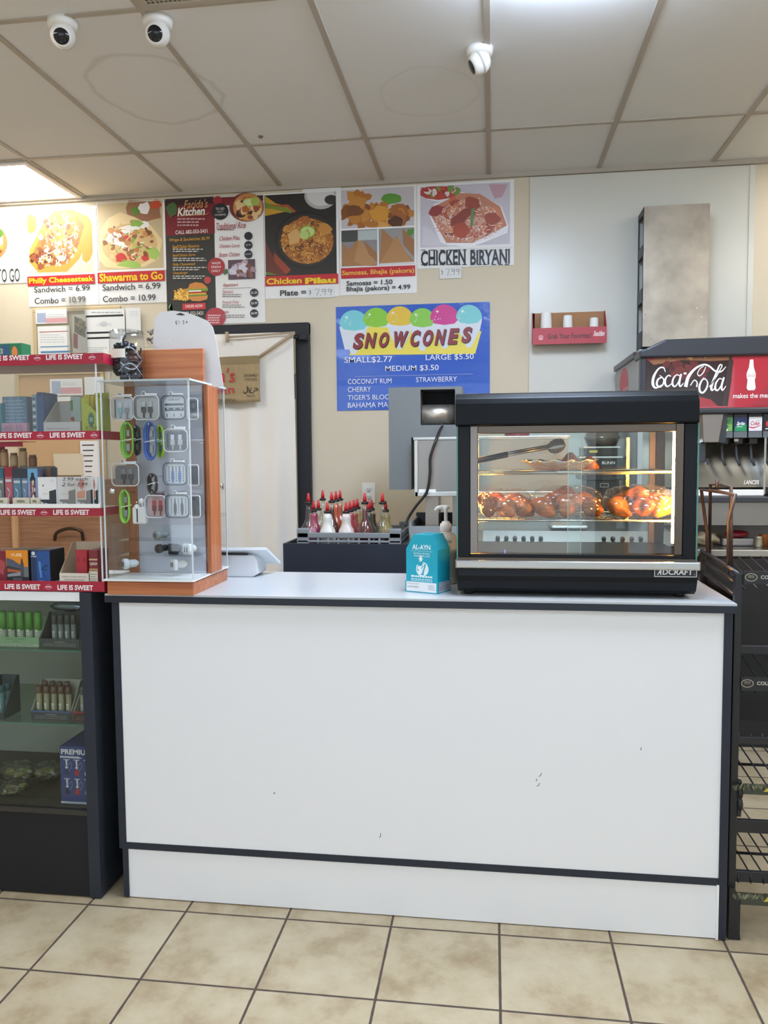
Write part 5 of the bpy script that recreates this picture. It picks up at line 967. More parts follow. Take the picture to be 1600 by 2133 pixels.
for k in range(16):
    a = random.random()*6.28; q = r*.80; z0_ = JZ+.015+random.random()*jh*.6
    e.tube(spline([(JX+q*math.cos(a+.5*i), JY2+q*math.sin(a+.5*i), z0_+.016*math.sin(i*1.3+k)) for i in range(5)], 4), .0022, MEB if k % 3 else mat('cord_grey', '#a7a7ac', .4), 6)
p1 = P(253, 703, JY2-.02); e.tube([(p1.x, JY2-.02, p1.z-.018), (p1.x+.014, JY2-.02, p1.z+.008)], .003, MEB, 8)
ea = obj('earphones', e, t); ea['kind'] = 'stuff'
LX = MB(); zc0, zc1 = P(265, 749, JY2).z, P(265, 731, JY2).z
vs = [(JX+(r+.0012)*math.cos(a), JY2+(r+.0012)*math.sin(a)) for a in [(-.94+.55*i/12)*PI for i in range(13)]]
LX.add([(x, y, z_) for z_ in (zc0, zc1) for x, y in vs], [(i, i+1, 14+i, 13+i) for i in range(12)], mat('blank_tape_label', '#ddd6c6', .7)); obj('blank_label', LX, t)
# flat packet lying on the cabinet top
p = PZ(322, 788, AZ1+.003)
tag(obj('clear_packet', MB().box(p.x-.025, p.x+.03, 2.27, 2.32, AZ1+.0005, AZ1+.006, MPK, .002)), 'small clear empty packet lying on the acrylic cabinet', 'packet')
# white plastic hang card standing behind
KY = BYa+.035
pts = [(318, 806), (319, 700), (322, 664), (334, 650), (360, 647), (385, 650), (412, 659), (432, 668), (443, 681), (449, 705), (456, 745), (463, 790), (465, 806)]
hole = P(375, 657, KY)
def kp(a, b): q = P(a, b, KY); return (q.x, q.z)
o = tag(obj('white_back_card', MB().prism([kp(*q) for q in pts][:1]+[kp(*q) for q in pts][1:-1]+[kp(*pts[-1])], mat('worn_white_sheet', '#d2d0ce', .35, var=.03, vscale=9), 'y', KY, KY+.003)), 'large white plastic sheet with a rounded corner standing behind the orange wood board', 'sheet')
bm_ = o.data; zmin = min((o.matrix_world @ v.co).z for v in bm_.vertices)
A = wallart(KY); A.poly([(366, 655), (372, 653), (375, 651.5), (380, 653), (386, 656.5), (378, 657), (372, 656.5)], '#2a2a2c')
A.stroke([(367, 668), (366, 672), (369, 676), (367, 671), (370, 668)], .9, '#4a4a50'); A.stroke([(373, 668), (373.5, 674)], .8, '#4a4a50', False); A.stroke([(380, 669), (383, 668), (382, 672), (384, 674), (381, 675)], .8, '#4a4a50'); A.ell(389, 671, 1.6, 2, '#4a4a50', 10)
for _ in range(26): A.ell(random.uniform(325, 455), random.uniform(690, 800), random.uniform(.4, .9), random.uniform(.4, .9), '#77757a', 6)
A.done('handwriting', o)

# ================================================================== CARD TERMINAL (seen from behind), DONATION BOX, SANITISER
MPO = mat('white_terminal', '#dfe3e6', .35)
x0 = P(462, 1200, 2.56).x
t = thing('card_terminal', (-.85, 2.58, CT), 'white point of sale terminal seen from behind, right of the acrylic cabinet', 'terminal')
pa, pb, pc = P(440, 1152, 2.60), P(540, 1152, 2.60), P(552, 1192, 2.60)
obj('body', MB().prism([(pa.x-.03, CT), (pb.x-.012, CT), (pc.x-.012, CT+.012), (pb.x+.004, CT+.055), (pb.x-.012, CT+.075), (pa.x-.03, CT+.075)], MPO, 'y', 2.56, 2.66, bev=.004), t)
obj('printer_slot', MB().box(pa.x+.005, P(516, 1150, 2.56).x, 2.5585, 2.5605, P(500, 1156, 2.56).z, P(500, 1152, 2.56).z, mat('slot_black', '#1d1e22', .4)), t)
sc1, sc2, sc3 = P(430, 1141, 2.55), P(555, 1140, 2.55), P(580, 1169, 2.64)
v = [Vector((sc1.x-.04, 2.55, sc1.z)), Vector((sc2.x, 2.55, sc2.z)), Vector((sc3.x, 2.668, sc3.z-.004)), Vector((sc1.x-.04, 2.668, sc3.z-.004))]
n = Vector((0, .25, 1)).normalized()*.009
obj('screen', MB().add(v+[q-n for q in v], [(0, 1, 2, 3), (7, 6, 5, 4), (0, 4, 5, 1), (1, 5, 6, 2), (2, 6, 7, 3), (3, 7, 4, 0)], MPO), t)
# donation box
MDB = mat('teal_card', '#1ba6bd', .4); MDW = mat('white_label_card', '#eceef0', .5)
dA, dB, dC = PZ(846, 1232, CT), PZ(911, 1238, CT), PZ(941, 1222, CT)
U = (dB-dA).normalized(); wd = (dB-dA).length; Nn = Vector((0, 0, 1)).cross(U).normalized(); dp = .085
t = thing('donation_box', ((dA+dB)/2+Nn*dp/2)[:], 'small teal charity donation box on the counter beside the warmer', 'donation box')
def DP(a, b, z): return dA + U*(a*wd) + Nn*b + Vector((0, 0, z))
H1, HB = .128, .034; HT = .172; e_ = .0
def solid(rings, m):
    mb = MB(); k = len(rings[0]); vs = [q for r_ in rings for q in r_]; fs = [tuple(range(k))[::-1], tuple((len(rings)-1)*k+i for i in range(k))]
    for i in range(len(rings)-1):
        for j in range(k): fs.append((i*k+j, i*k+(j+1) % k, (i+1)*k+(j+1) % k, (i+1)*k+j))
    return mb.add(vs, fs, m)
out = [(0, H1), (0, 0.001), (1, 0.001), (1, H1), (.78, HT), (.24, HT)]
body = MB(); n6 = 6; vs = [DP(a, 0.002, z_) for a, z_ in out]+[DP(a, dp-.002, z_) for a, z_ in out]
fs = [tuple(range(6)), tuple(range(11, 5, -1))]+[((i+1) % 6, i, 6+i, 6+(i+1) % 6) for i in range(6)]
obj('box_body', body.add(vs, fs, MDB), t)
obj('base_band', solid([[DP(-.02, -.001, z_), DP(1.02, -.001, z_), DP(1.02, dp+.001, z_), DP(-.02, dp+.001, z_)] for z_ in (0, HB)], MDB), t)
A = Art(DP(0, -.0012, 0), U, (0, 0, 1), lambda u, v: (u*wd, v*HT), lift=.0005)
A.rect(.02, .02, .98, HB/HT-.012, '#eceef0'); A.text('ORPHANED', .06, .14, .42, .165, '#9a9ca4'); A.text('CHILDREN', .06, .085, .42, .11, '#55585e', .01); A.lines(.72, .06, .96, 4, .025, '#9a9ca4', .01)
A.done('white_label', t)
A = Art(DP(0, .0022, 0), U, (0, 0, 1), lambda u, v: (u*wd, v*HT), lift=.0005)
WH = '#eef6f8'
A.text('AL-AYN', .2, .83, .78, .745, WH, .02); A.text('SOCIAL CARE FOUNDATION', .16, .728, .84, .708, '#bfe6ee'); A.text('HELPING ORPHANS', .24, .69, .76, .665, WH); A.text('CHANGING LIVES', .25, .65, .76, .62, WH)
A.star(.47, .585, .03, .09, WH, 8); A.ell(.52, .41, .2, .125, WH); A.poly([(.36, .52), (.56, .55), (.46, .42), (.36, .38), (.38, .45)], '#1ba6bd'); A.ell(.52, .41, .17, .105, '#1ba6bd'); A.poly([(.36, .37), (.46, .39), (.58, .47), (.62, .52), (.5, .33), (.44, .31)], WH); A.poly([(.66, .51), (.70, .45), (.69, .36), (.6, .3), (.56, .33), (.6, .42)], WH); A.ell(.43, .425, .06, .04, WH); A.ell(.5, .455, .025, .016, WH); A.ell(.55, .485, .03, .02, WH)
A.lines(.16, .265, .86, 1, .02, WH, .03, .02); A.lines(.16, .225, .86, 2, -.03, '#d3eef3', .017, .05); A.done('lettering', t)
A = Art(DP(1.022, 0, 0), Nn, (0, 0, 1), lambda u, v: (u*dp, v*HT), lift=.0005); A.rect(.05, .02, .97, HB/HT-.01, '#b9bec6'); A.text('1-877-', .1, .15, .5, .17, '#5a5e68'); A.lines(.1, .05, .9, 3, .03, '#6b6f78', .012); A.done('side_label', t)
A = Art(DP(.5, dp*.5, HT), U, Nn, lift=.0004); A.rect(-.012, -.003, .012, .003, '#0d4a58'); A.done('coin_slot', t)
# pump bottle
sx, sy = P(929, 1150, 2.50).x, 2.50
t = thing('pump_bottle', (sx, sy, CT), 'clear hand sanitiser pump bottle behind the teal donation box', 'bottle')
MSN = mat('cream_gel', '#e9dfd0', .25); MPN = mat('white_pump', '#f0ece6', .3)
hs = P(929, 1108, sy).z-CT; rr_ = .037
obj('bottle_body', MB().lathe([(rr_*.95, 0), (rr_, .006), (rr_, hs*.86), (rr_*.9, hs*.93), (.016, hs), (.016, hs+.004)], MSN, (sx, sy, CT), 28), t)
obj('collar', MB().lathe([(.0185, hs+.004), (.0185, hs+.026), (.014, hs+.028), (.012, hs+.034)], MPN, (sx, sy, CT), 24), t)
z9 = P(929, 1055, sy).z; q1 = P(906, 1062, sy)
obj('pump_head', MB().lathe([(.006, hs+.034), (.0055, z9-CT-.012), (.009, z9-CT-.006), (.009, z9-CT)], MPN, (sx, sy, CT), 16).tube(spline([(sx+.012, sy, z9-.002), (sx-.01, sy, z9-.001), (sx-.026, sy, z9-.005), (q1.x, sy, q1.z-.002)], 4), [.006]*10+[.0045]*3, MPN, 8), t)
A = Art((sx-.03, sy-rr_-.0005, CT), (1, 0, 0), (0, 0, 1)); A.text('Aloe', .024, hs*.87, .05, hs*.81, '#5a5550'); A.text('moisturizing', .008, hs*.58, .046, hs*.52, '#6b665e'); A.lines(.03, hs*.3, .055, 3, -.012, '#8a847a', .003); A.done('lettering', t)
# ================================================================== FOOD WARMER
FX0, FX1, FY0, FY1 = -.097, .556, 2.262, 2.70
MWB = mat('black_warmer_enamel', '#141518', .35, spec=.2); MST = mat('brushed_steel', '#b9b7b2', .28, 1.0); MSD = mat('dark_bronze_steel', '#5f544a', .3, 1.0)
WG = glass('warmer_glass', '#fafdfb', .0, .55); WGE = mat('green_glass_edge', '#3f7a66', .12)
t = thing('food_warmer', ((FX0+FX1)/2, 2.48, CT), 'black countertop food warmer with glass sides, holding fried pastries', 'food warmer')
zb0, zb1, zg0, zg1, zh = CT+.012, 1.032, 1.073, 1.437, 1.532
yb = FY0-.008
prof = [(FY1, zb0), (FY1, zb1), (yb, zb1), (yb-.004, zb1-.02), (yb-.002, zb0+.035), (yb+.008, zb0+.012), (yb+.026, zb0)]
obj('base', MB().prism(prof, MWB, 'x', FX0-.002, FX1+.004, bev=.0015), t)
fe = MB()
for xx in (FX0+.03, FX1-.03):
    for yy in (FY0+.05, FY1-.04): fe.lathe([(.014, 0), (.016, .013)], mat('black_rubber', '#17181b', .7), (xx, yy, CT), 14)
obj('foot', fe, t)
obj('chrome_band', MB().box(FX0-.008, FX1+.012, FY0-.014, FY1+.003, zb1, zb1+.024, MST, .004, 2), t)
obj('floor_pan', MB().box(FX0+.002, FX1-.002, FY0, FY1, zb1+.024, zb1+.03, MSD), t)
for q in ((FX0, FX0+.034, FY0, FY0+.03), (FX1-.034, FX1, FY0, FY0+.03), (FX0, FX0+.03, FY1-.03, FY1), (FX1-.03, FX1, FY1-.03, FY1)): obj('corner_post', MB().box(*q, zb1+.03, zg1, MWB, .002), t)
obj('bottom_rail', MB().box(FX0+.034, FX1-.034, FY0, FY0+.03, zb1+.03, zg0-.001, MWB, .001), t)
for q, m_ in (((FX0+.034, FX0+.056, FY0+.004, FY0+.012, zg0, zg1), mat('dull_steel_trim', '#8d8580', .45, .9)), ((FX1-.056, FX1-.034, FY0+.004, FY0+.012, zg0, zg1), MSD), ((FX0+.056, FX1-.056, FY0+.004, FY0+.03, zg1-.022, zg1), MSD), ((FX0+.03, FX0+.05, FY1-.034, FY1-.03, zb1+.03, zg1), MSD), ((FX1-.05, FX1-.03, FY1-.034, FY1-.03, zb1+.03, zg1), MSD)): obj('inner_trim', MB().box(*q, m_, .0015), t)
hp = [(FY1, zg1), (FY1, zh), (FY0+.05, zh), (FY0+.015, zh-.005), (FY0-.004, zh-.018), (FY0-.012, zh-.035), (FY0-.014, zg1+.004), (FY0-.010, zg1)]
obj('hood', MB().prism(hp, mat('black_hood_enamel', '#0e0f11', .32, spec=.16), 'x', FX0-.007, FX1+.001, bev=.002), t)
SGm = MB()
SGm.box(FX0-.004, FX0-.0008, FY0+.002, FY1, zb1+.026, zg1-.001, WG).box(FX1+.0008, FX1+.004, FY0+.002, FY1, zb1+.026, zg1-.001, WG); obj('side_glass', SGm, t)
obj('side_glass_edge', MB().box(FX0-.0045, FX0-.0003, FY0-.001, FY0+.002, zb1+.026, zg1-.001, WGE).box(FX1+.0003, FX1+.0045, FY0-.001, FY0+.002, zb1+.026, zg1-.001, WGE), t)
xm0, xm1 = P(1184, 1000, FY0+.016).x, P(1211, 1000, FY0+.016).x
dg = obj('sliding_door', MB().box(FX0+.036, xm1, FY0+.015, FY0+.018, zg0, zg1-.022, WG), t); dg2 = obj('sliding_door', MB().box(xm0, FX1-.036, FY0+.021, FY0+.024, zg0, zg1-.022, WG), t)
obj('door_edge', MB().box(xm1-.0004, xm1+.0006, FY0+.0148, FY0+.0182, zg0, zg1-.022, mat('pale_glass_edge', '#d9c9a8', .1)), dg); obj('door_edge', MB().box(xm0-.0008, xm0+.0004, FY0+.0208, FY0+.0242, zg0, zg1-.022, mat('pale_glass_edge', '#d9c9a8', .1)), dg2)
bgl = MB().box(FX0+.03, FX1-.03, FY1-.02, FY1-.017, zb1+.03, zg1, WG); obj('rear_glass', bgl, t)
# wire shelves
def wshelf(z):
    s = MB(); y0, y1 = FY0+.035, FY1-.05
    s.tube([(FX0+.036, y0, z), (FX1-.036, y0, z)], .0032, MST).tube([(FX0+.036, y1, z), (FX1-.036, y1, z)], .0028, MST).tube([(FX0+.038, y0, z), (FX0+.038, y1, z)], .0028, MST).tube([(FX1-.038, y0, z), (FX1-.038, y1, z)], .0028, MST)
    n = 26
    for i in range(n+1): x = FX0+.045+(FX1-FX0-.09)*i/n; s.tube([(x, y0-.0005, z-.0035), (x, y1, z-.0035)], .0014, MST, 5)
    for i in range(1, 6): yy = y0+(y1-y0)*i/6; s.tube([(FX0+.038, yy, z-.006), (FX1-.038, yy, z-.006)], .0016, MST, 5)
    obj('wire_shelf', s, t)
    return z+.0032
ZU, ZL = P(1200, 984, FY0+.035).z, P(1200, 1084.5, FY0+.035).z
ZUt, ZLt = wshelf(ZU), wshelf(ZL)
# warming lamps inside
MLP = emit('warm_lamp', '#ffb04a', 190.0); MLL = emit('left_warm_lamp', '#ffb04a', 120.0)
for xx, nm in ((FX1-.052, 'r'), (FX0+.041, 'l')):
    lm = obj('warming_lamp', MB().tube([(xx, FY0+.036+(.0 if nm == 'r' else .105), zg0+.03), (xx, FY0+.036+(.0 if nm == 'r' else .105), zg1-.02)], .0055, MLP if nm == 'r' else MLL, 8), t)
obj('added_lamp_shield', MB().box(FX0+.030, FX0+.0315, FY0+.10, FY0+.185, zg0+.01, zg1-.002, mat('dull_steel_trim', '#8d8580', .45, .9)), t)  # added plate, blocks the left lamp's spill onto the pump bottle
# badge and labels
X0, X1, Z0, Z1 = RC(1363, 1180, 1452, 1202, yb-.004)
A = wallart(yb-.0046, lift=.0002); A.rect(1363, 1180, 1452, 1202, '#c6c6c4'); A.rect(1364.5, 1181.5, 1450.5, 1200.5, '#1c1d20'); A.text('A', 1369, 1183, 1382, 1198, '#d6d6d4', .03, .3); A.text('DCRAFT', 1380, 1186, 1444, 1197.5, '#d6d6d4', .02, .1); A.ell(1447, 1197, 1.2, 1.2, '#8a8a88', 8); A.done('badge', t)
A = wallart(FY0+.0145, lift=.0002); A.rect(1002, 894, 1038, 901, '#23a06a'); A.text('Front Left', 1005, 895.5, 1034, 899.5, '#0c3d28', .01); A.rect(1362, 879, 1400, 887.5, '#23a06a'); A.text('Front Right', 1364, 881, 1397, 886, '#0c3d28', .01); A.done('door_label', t)
p = P(1052, 1148, FY0+.05); obj('indicator_light', MB().box(p.x-.001, p.x+.001, FY0+.05, FY0+.052, zb1+.031, zb1+.046, emit('blue_indicator', '#3a4cff', 6.0)), t)
# ---- pastries
MPA = mat('fried_dough', '#c8762e', .45, var=.28, vscale=38, bump=.25, bscale=60); MPB = mat('fried_dough_dark', '#a85a22', .45, var=.25, vscale=30, bump=.25, bscale=60)
from mathutils import noise
def pastry(c, size, seed, tri=True, m=None, name='fried_pastry'):
    b = bmesh.new(); bmesh.ops.create_icosphere(b, subdivisions=4, radius=1.0); rnd = random.Random(seed)
    R = Matrix.Rotation(rnd.uniform(-.5, .9), 3, 'X') @ Matrix.Rotation(rnd.uniform(-.6, .6), 3, 'Y') @ Matrix.Rotation(rnd.uniform(0, 6.28), 3, 'Z')
    for v in b.verts:
        a = math.atan2(v.co.y, v.co.x); k = (1+.26*math.cos(3*a)) if tri else 1+.1*math.cos(4*a)
        d = 1+.10*noise.noise(v.co*2.2+Vector((seed, 0, 0)))
        q = Vector((v.co.x*k*size, v.co.y*k*size, v.co.z*size*.66*(1.1-.2*math.cos(3*a))))*d
        v.co = R @ q
    bb = [v.co.z for v in b.verts]; mn = min(bb)
    mb = MB(); b.verts.index_update(); mb.add([v.co+Vector((c[0], c[1], c[2]-mn)) for v in b.verts], [[v.index for v in f.verts] for f in b.faces], m or MPA, True); b.free()
    return obj(name, mb)
MBG = glass('clear_bag', '#fbf8f4', .05, 2.6, .035, '#f4e8dc')
bags = [((1000, 1108), 'left', 5), ((1106, 1258), 'middle', 6), ((1262, 1405), 'right', 6)]
for bi, ((xa, xb), nm, n) in enumerate(bags):
    Yb = FY0+.115; pA, pB = P(xa, 1080, Yb), P(xb, 1080, Yb); wdt = pB.x-pA.x; cx = (pA.x+pB.x)/2
    hz = P(1200, [1018, 1014, 1012][bi], Yb).z-ZLt
    # back row, front row, one on top
    spots = [(.14, .05, 0), (.52, .045, 0), (.88, .05, 0), (.3, .14, .01), (.74, .135, .01), (.5, .095, .036)][:n]
    for k, (u, dy, dz) in enumerate(spots):
        sz = .036 if dz < .02 else .033
        o = pastry((pA.x+wdt*(.06+.88*u), FY0+.06+dy, ZLt+.001+dz), sz, bi*17+k*3+2, m=MPA if (k+bi) % 3 else MPB)
        tag(o, '%s fried dough pastry in the %s clear bag, counting from its left front' % (NTH[k], nm), 'pastry', 'fried pastries in the %s bag' % nm)
    b = bmesh.new(); bmesh.ops.create_icosphere(b, subdivisions=5, radius=1.0)
    for v in b.verts:
        d = 1+.10*noise.noise(v.co*1.7+Vector((bi*5, 0, 0)))+.13*abs(noise.noise(v.co*4.5+Vector((bi*3, 1, 0))))+.03*noise.noise(v.co*11)
        q = v.co*d; f = lambda s, e: math.copysign(abs(s)**e, s)
        v.co = Vector((cx+f(q.x, .8)*wdt*.50, FY0+.135+f(q.y, .8)*.088, ZLt+.0005+max(0, (f(q.z, .8)+1)*.5*hz*1.02)))
    o = obj('plastic_bag', MB().bm(b, MBG, False)); tag(o, 'clear plastic bag of fried pastries at the %s of the lower warmer shelf' % nm, 'plastic bag', 'plastic bags of pastries')
# ---- foil tray with pastries and tongs on the upper shelf
FTY = FY0+.16; fa, fb = P(1088, 975, FTY), P(1245, 975, FTY); fcx, frx = (fa.x+fb.x)/2, (fb.x-fa.x)/2
MFO = mat('crumpled_foil', '#e6e2da', .3, .75, bump=.8, bscale=60)
def foil(u, v):
    a = 2*PI*u; k = v
    r_ = .55+.45*k; z_ = ZUt+.0008+(.030*max(0, (k-.55)/.45)**1.2)+.004*noise.noise(Vector((math.cos(a)*4*k, math.sin(a)*4*k, 3)))*(k > .3)+.003*math.sin(a*13)*k*k
    rad = k*(1+.04*math.sin(a*7)+.03*math.sin(a*17))
    return Vector((fcx+frx*rad*math.cos(a), FTY+.085*rad*math.sin(a), max(z_, ZUt+.0006)))
o = tag(obj('foil_tray', MB().grid(foil, 72, 14, MFO)), 'crumpled foil tray on the upper warmer shelf', 'tray'); s3 = o.modifiers.new('foil_thickness', 'SOLIDIFY'); s3.thickness = .0008
def samosa(cx, cy, z, w_, h_, rot, m, label, d=.045):
    b = MB(); rng = [(-.5, 0), (.5, 0), (.34, .42), (.08, 1), (-.1, .95), (-.38, .35)]
    bm_ = bmesh.new(); n = len(rng); f = [bm_.verts.new((x*w_, -d/2*(1-.6*z_), z_*h_)) for x, z_ in rng]; k = [bm_.verts.new((x*w_, d/2*(1-.6*z_), z_*h_)) for x, z_ in rng]
    bm_.faces.new(f); bm_.faces.new(k[::-1])
    for i in range(n): bm_.faces.new((f[i], k[i], k[(i+1) % n], f[(i+1) % n]))
    bmesh.ops.recalc_face_normals(bm_, faces=list(bm_.faces)); bmesh.ops.subdivide_edges(bm_, edges=list(bm_.edges), cuts=2, use_grid_fill=True); 
    for _ in range(3): bmesh.ops.smooth_vert(bm_, verts=list(bm_.verts), factor=.35, use_axis_x=True, use_axis_y=True, use_axis_z=True)
    b.bm(bm_, m, True); M = Matrix.Translation((cx, cy, z)) @ Matrix.Rotation(rot, 4, 'Z'); b.xf(M)
    mn = min(v.z for v in b.v); b.v = [v+Vector((0, 0, z-mn)) for v in b.v]
    return tag(obj('samosa', b), label, 'pastry', 'fried turnovers in the foil tray')
q1, q2, q3 = P(1138, 965, FTY), P(1188, 960, FTY), P(1222, 962, FTY)
MSA = mat('fried_turnover', '#a9622a', .42, var=.22, vscale=30, bump=.2, bscale=70)
samosa(q1.x, FTY-.01, ZUt+.004, .055, .026, .3, MPB, 'dark turnover at the left in the foil tray, under the tongs')
samosa(q2.x, FTY-.0, ZUt+.004, .085, .052, -.1, MSA, 'largest fried turnover in the middle of the foil tray')
samosa(q3.x+.006, FTY-.008, ZUt+.004, .06, .040, .25, MSA, 'orange fried turnover at the right end of the foil tray')
tg = thing('tongs', (q1.x-.06, FTY-.03, ZUt), 'steel tongs with black grips lying across the foil tray', 'tongs')
ta, tb_, tc_ = P(984, 964, FY0+.07), P(1075, 945, FTY-.04), P(1160, 931, FTY)
for s in (0, 1):
    off = Vector((0, .004+s*.014, s*.006))
    obj('arm', MB().tube([ta+off+(tb_-ta)*.75, tb_+off, tc_+off+Vector((-.01, 0, 0))], .0042, MST, 8, flat=1.0), tg)
    obj('grip', MB().tube([ta+off, ta+off+(tb_-ta)*.8], .0058, mat('black_rubber', '#17181b', .7), 8), tg)
    obj('scallop_head', MB().grid(lambda u, v: tc_+off+Vector(((u-.5)*.052, (s*2-1)*.004-.007*math.sin(PI*v), (v-.5)*(.038*math.sqrt(max(.02, 1-(2*u-1)**2))+.004*math.sin(u*44))+.010*(u-.5))), 28, 8, mat('tong_steel', '#a39c94', .35, .8)), tg)

# ================================================================== BACK COUNTERS AND MACHINES
# black bin with the syrup rack
b0, b1 = P(590, 1160, 3.6).x, P(849, 1160, 3.6).x; bz = P(720, 1133, 3.6).z
t = thing('black_bin', ((b0+b1)/2, 3.8, 0), 'black open topped bin cabinet behind the counter, holding the syrup rack', 'cabinet')
bd = MB().box(b0, b1, 3.6, 3.612, 0, bz, MBL).box(b0, b1, 4.13, 4.142, 0, bz, MBL).box(b0, b0+.012, 3.612, 4.13, 0, bz, MBL).box(b1-.012, b1, 3.612, 4.13, 0, bz, MBL)
obj('wall', bd, t); obj('inner_floor', MB().box(b0+.012, b1-.012, 3.612, 4.13, bz-.05, bz-.035, MBL), t)
RKZ = bz-.035; rx0, rx1, ry0, ry1 = P(618, 1120, 3.66).x, P(836, 1120, 3.66).x, 3.66, 4.11; RZ1 = P(700, 1101, 3.66).z
MGR = mat('grey_rack_plastic', '#85898c', .5)
t = thing('glass_rack', ((rx0+rx1)/2, (ry0+ry1)/2, RKZ), 'grey plastic grid rack holding the red tipped syrup bottles', 'rack')
rk = MB(); rh = RZ1-RKZ
for (xa, xb, ya, yb_) in ((rx0, rx1, ry0, ry0+.014), (rx0, rx1, ry1-.014, ry1), (rx0, rx0+.014, ry0+.014, ry1-.014), (rx1-.014, rx1, ry0+.014, ry1-.014)):
    rk.box(xa, xb, ya, yb_, RKZ+rh*.55, RKZ+rh*.8, MGR, .003); rk.box(xa-.003 if xb-xa > .1 else xa, xb+.003 if xb-xa > .1 else xb, ya, yb_, RKZ, RKZ+rh*.14, MGR, .002); rk.box(xa, xb, ya, yb_, RKZ+rh*.34, RKZ+rh*.44, MGR, .002)
    n = 10
    for i in range(n+1):
        if xb-xa > .1: x = xa+.006+(xb-xa-.012)*i/n; rk.box(x-.005, x+.005, ya+.002, yb_-.002, RKZ, RKZ+rh*.8, MGR)
        else: y = ya+(yb_-ya)*i/n; rk.box(xa+.002, xb-.002, y-.005, y+.005, RKZ, RKZ+rh*.8, MGR)
for xx in (rx0, rx1-.06):
    for yy in (ry0, ry1-.03): rk.box(xx, xx+.06, yy, yy+.03, RKZ, RZ1, MGR, .006)
obj('frame', rk, t)
gd = MB()
for i in range(1, 5): x = rx0+(rx1-rx0)*i/5; gd.box(x-.002, x+.002, ry0+.014, ry1-.014, RKZ+.005, RKZ+rh*.5, MGR)
for i in range(1, 4): y = ry0+(ry1-ry0)*i/4; gd.box(rx0+.014, rx1-.014, y-.002, y+.002, RKZ+.005, RKZ+rh*.5, MGR)
gd.box(rx0+.014, rx1-.014, ry0+.014, ry1-.014, RKZ, RKZ+.005, MGR); obj('divider_grid', gd, t)
# syrup bottles
MBOT = glass('bottle_glass', '#f6f6f4', .03, 1.3, .03, '#e4e2dc'); MBB = mat('bottle_collar_black', '#1c1c1f', .4); MRP = mat('red_pourer', '#c8232e', .35)
BH = P(642, 1027, ry0+.056).z-(RKZ+.0055)
SHORT = P(681, 1046, ry0+.056).z-(RKZ+.0055)
def bottle(x, y, tall, c, fill, label, opaque=False):
    z = RKZ+.0055; H = BH if tall else SHORT; t = thing('syrup_bottle', (x, y, z), label, 'bottle', 'syrup bottles in the grey rack'); tip = .042; col = .012
    hb = H-tip-col
    if tall: pr = [(.036, 0), (.040, .004), (.040, hb*.36), (.036, hb*.46), (.022, hb*.58), (.0155, hb*.66), (.0135, hb*.82), (.0115, hb)]
    else: pr = [(.036, 0), (.040, .004), (.040, hb*.42), (.036, hb*.52), (.025, hb*.64), (.0215, hb*.76), (.0235, hb*.84), (.022, hb*.92), (.014, hb)]
    m = mat('syrup_'+c.strip('#'), c, .18, coat=.5)
    if opaque: obj('bottle_body', MB().lathe(pr, m, (x, y, z), 24), t)
    else:
        obj('bottle_body', MB().lathe(pr, MBOT, (x, y, z), 24), t); zz = fill*hb; ip = [(r_-.0025, max(h_, .003)) for r_, h_ in pr if h_ < zz]
        r1 = ip[-1][0]; nx = [q for q in pr if q[1] >= zz][0]; pv = [q for q in pr if q[1] < zz][-1]; tt = (zz-pv[1])/(nx[1]-pv[1]); r2 = pv[0]+(nx[0]-pv[0])*tt-.0025
        obj('syrup', MB().lathe(ip+[(r2, zz)], m, (x, y, z), 24), t)
    obj('collar', MB().lathe([(.0145, hb), (.017, hb+.002), (.017, hb+col-.002), (.013, hb+col)], MBB, (x, y, z), 18), t)
    obj('pourer', MB().lathe([(.0092, hb+col), (.0088, hb+col+tip*.45), (.0062, hb+col+tip*.62), (.0055, hb+col+tip*.95), (.003, H)], MRP, (x, y, z), 12), t)
colx = [P(a, 1060, ry0+.056).x for a in (643, 682, 721, 760, 797)]; rowy = [ry0+.056+.107*k for k in range(4)]
L5 = ['leftmost', 'second', 'third', 'fourth', 'rightmost']
RW = ['front', 'second', 'third', 'back']
spec = {(0, 0): (1, '#b87a9a', .45, 0, 'clear bottle, pink below'), (1, 0): (0, '#dcdad2', 1, 1, 'milky white squat bottle'), (2, 0): (0, '#d6ccc4', 1, 1, 'cloudy white squat bottle'), (3, 0): (1, '#5c1020', .92, 0, 'tall dark red bottle'), (4, 0): (1, '#2a2026', .34, 0, 'clear tall bottle, black syrup below'),
        (0, 1): (0, '#b03a60', .95, 0, 'pink squat bottle'), (1, 1): (1, '#5a2018', .9, 0, 'dark brown tall bottle'), (2, 1): (0, '#c8404a', .95, 0, 'red squat bottle'), (3, 1): (0, '#3f4a38', .95, 0, 'dark green squat bottle'), (4, 1): (0, '#b7a05a', .9, 0, 'yellowish squat bottle'),
        (0, 2): (0, '#c9a878', .5, 0, 'pale amber squat bottle'), (1, 2): (1, '#d2542a', .95, 0, 'bright orange tall bottle'), (2, 2): (0, '#c05048', .9, 0, 'rusty red squat bottle'), (3, 2): (0, '#5a3028', .9, 0, 'brown squat bottle'),
        (0, 3): (1, '#d6cfc0', .5, 0, 'clear tall bottle, pale syrup below'), (1, 3): (1, '#c9563c', .9, 0, 'orange red tall bottle'), (2, 3): (0, '#d2b86a', .9, 0, 'pale yellow squat bottle')}
for (i, j), (tl, c, fi, op, lb) in spec.items(): bottle(colx[i], rowy[j], tl, c, fi, '%s with a red pourer, %s row of the grey rack' % (lb, RW[j]), bool(op))
A = Art((colx[0]-.02, rowy[0]-.0408, RKZ+.055), (1, 0, 0), (0, 0, 1)); A.rect(0, 0, .04, .035, '#dcd27a'); A.done('yellow_label', bpy.data.objects['syrup_bottle'])

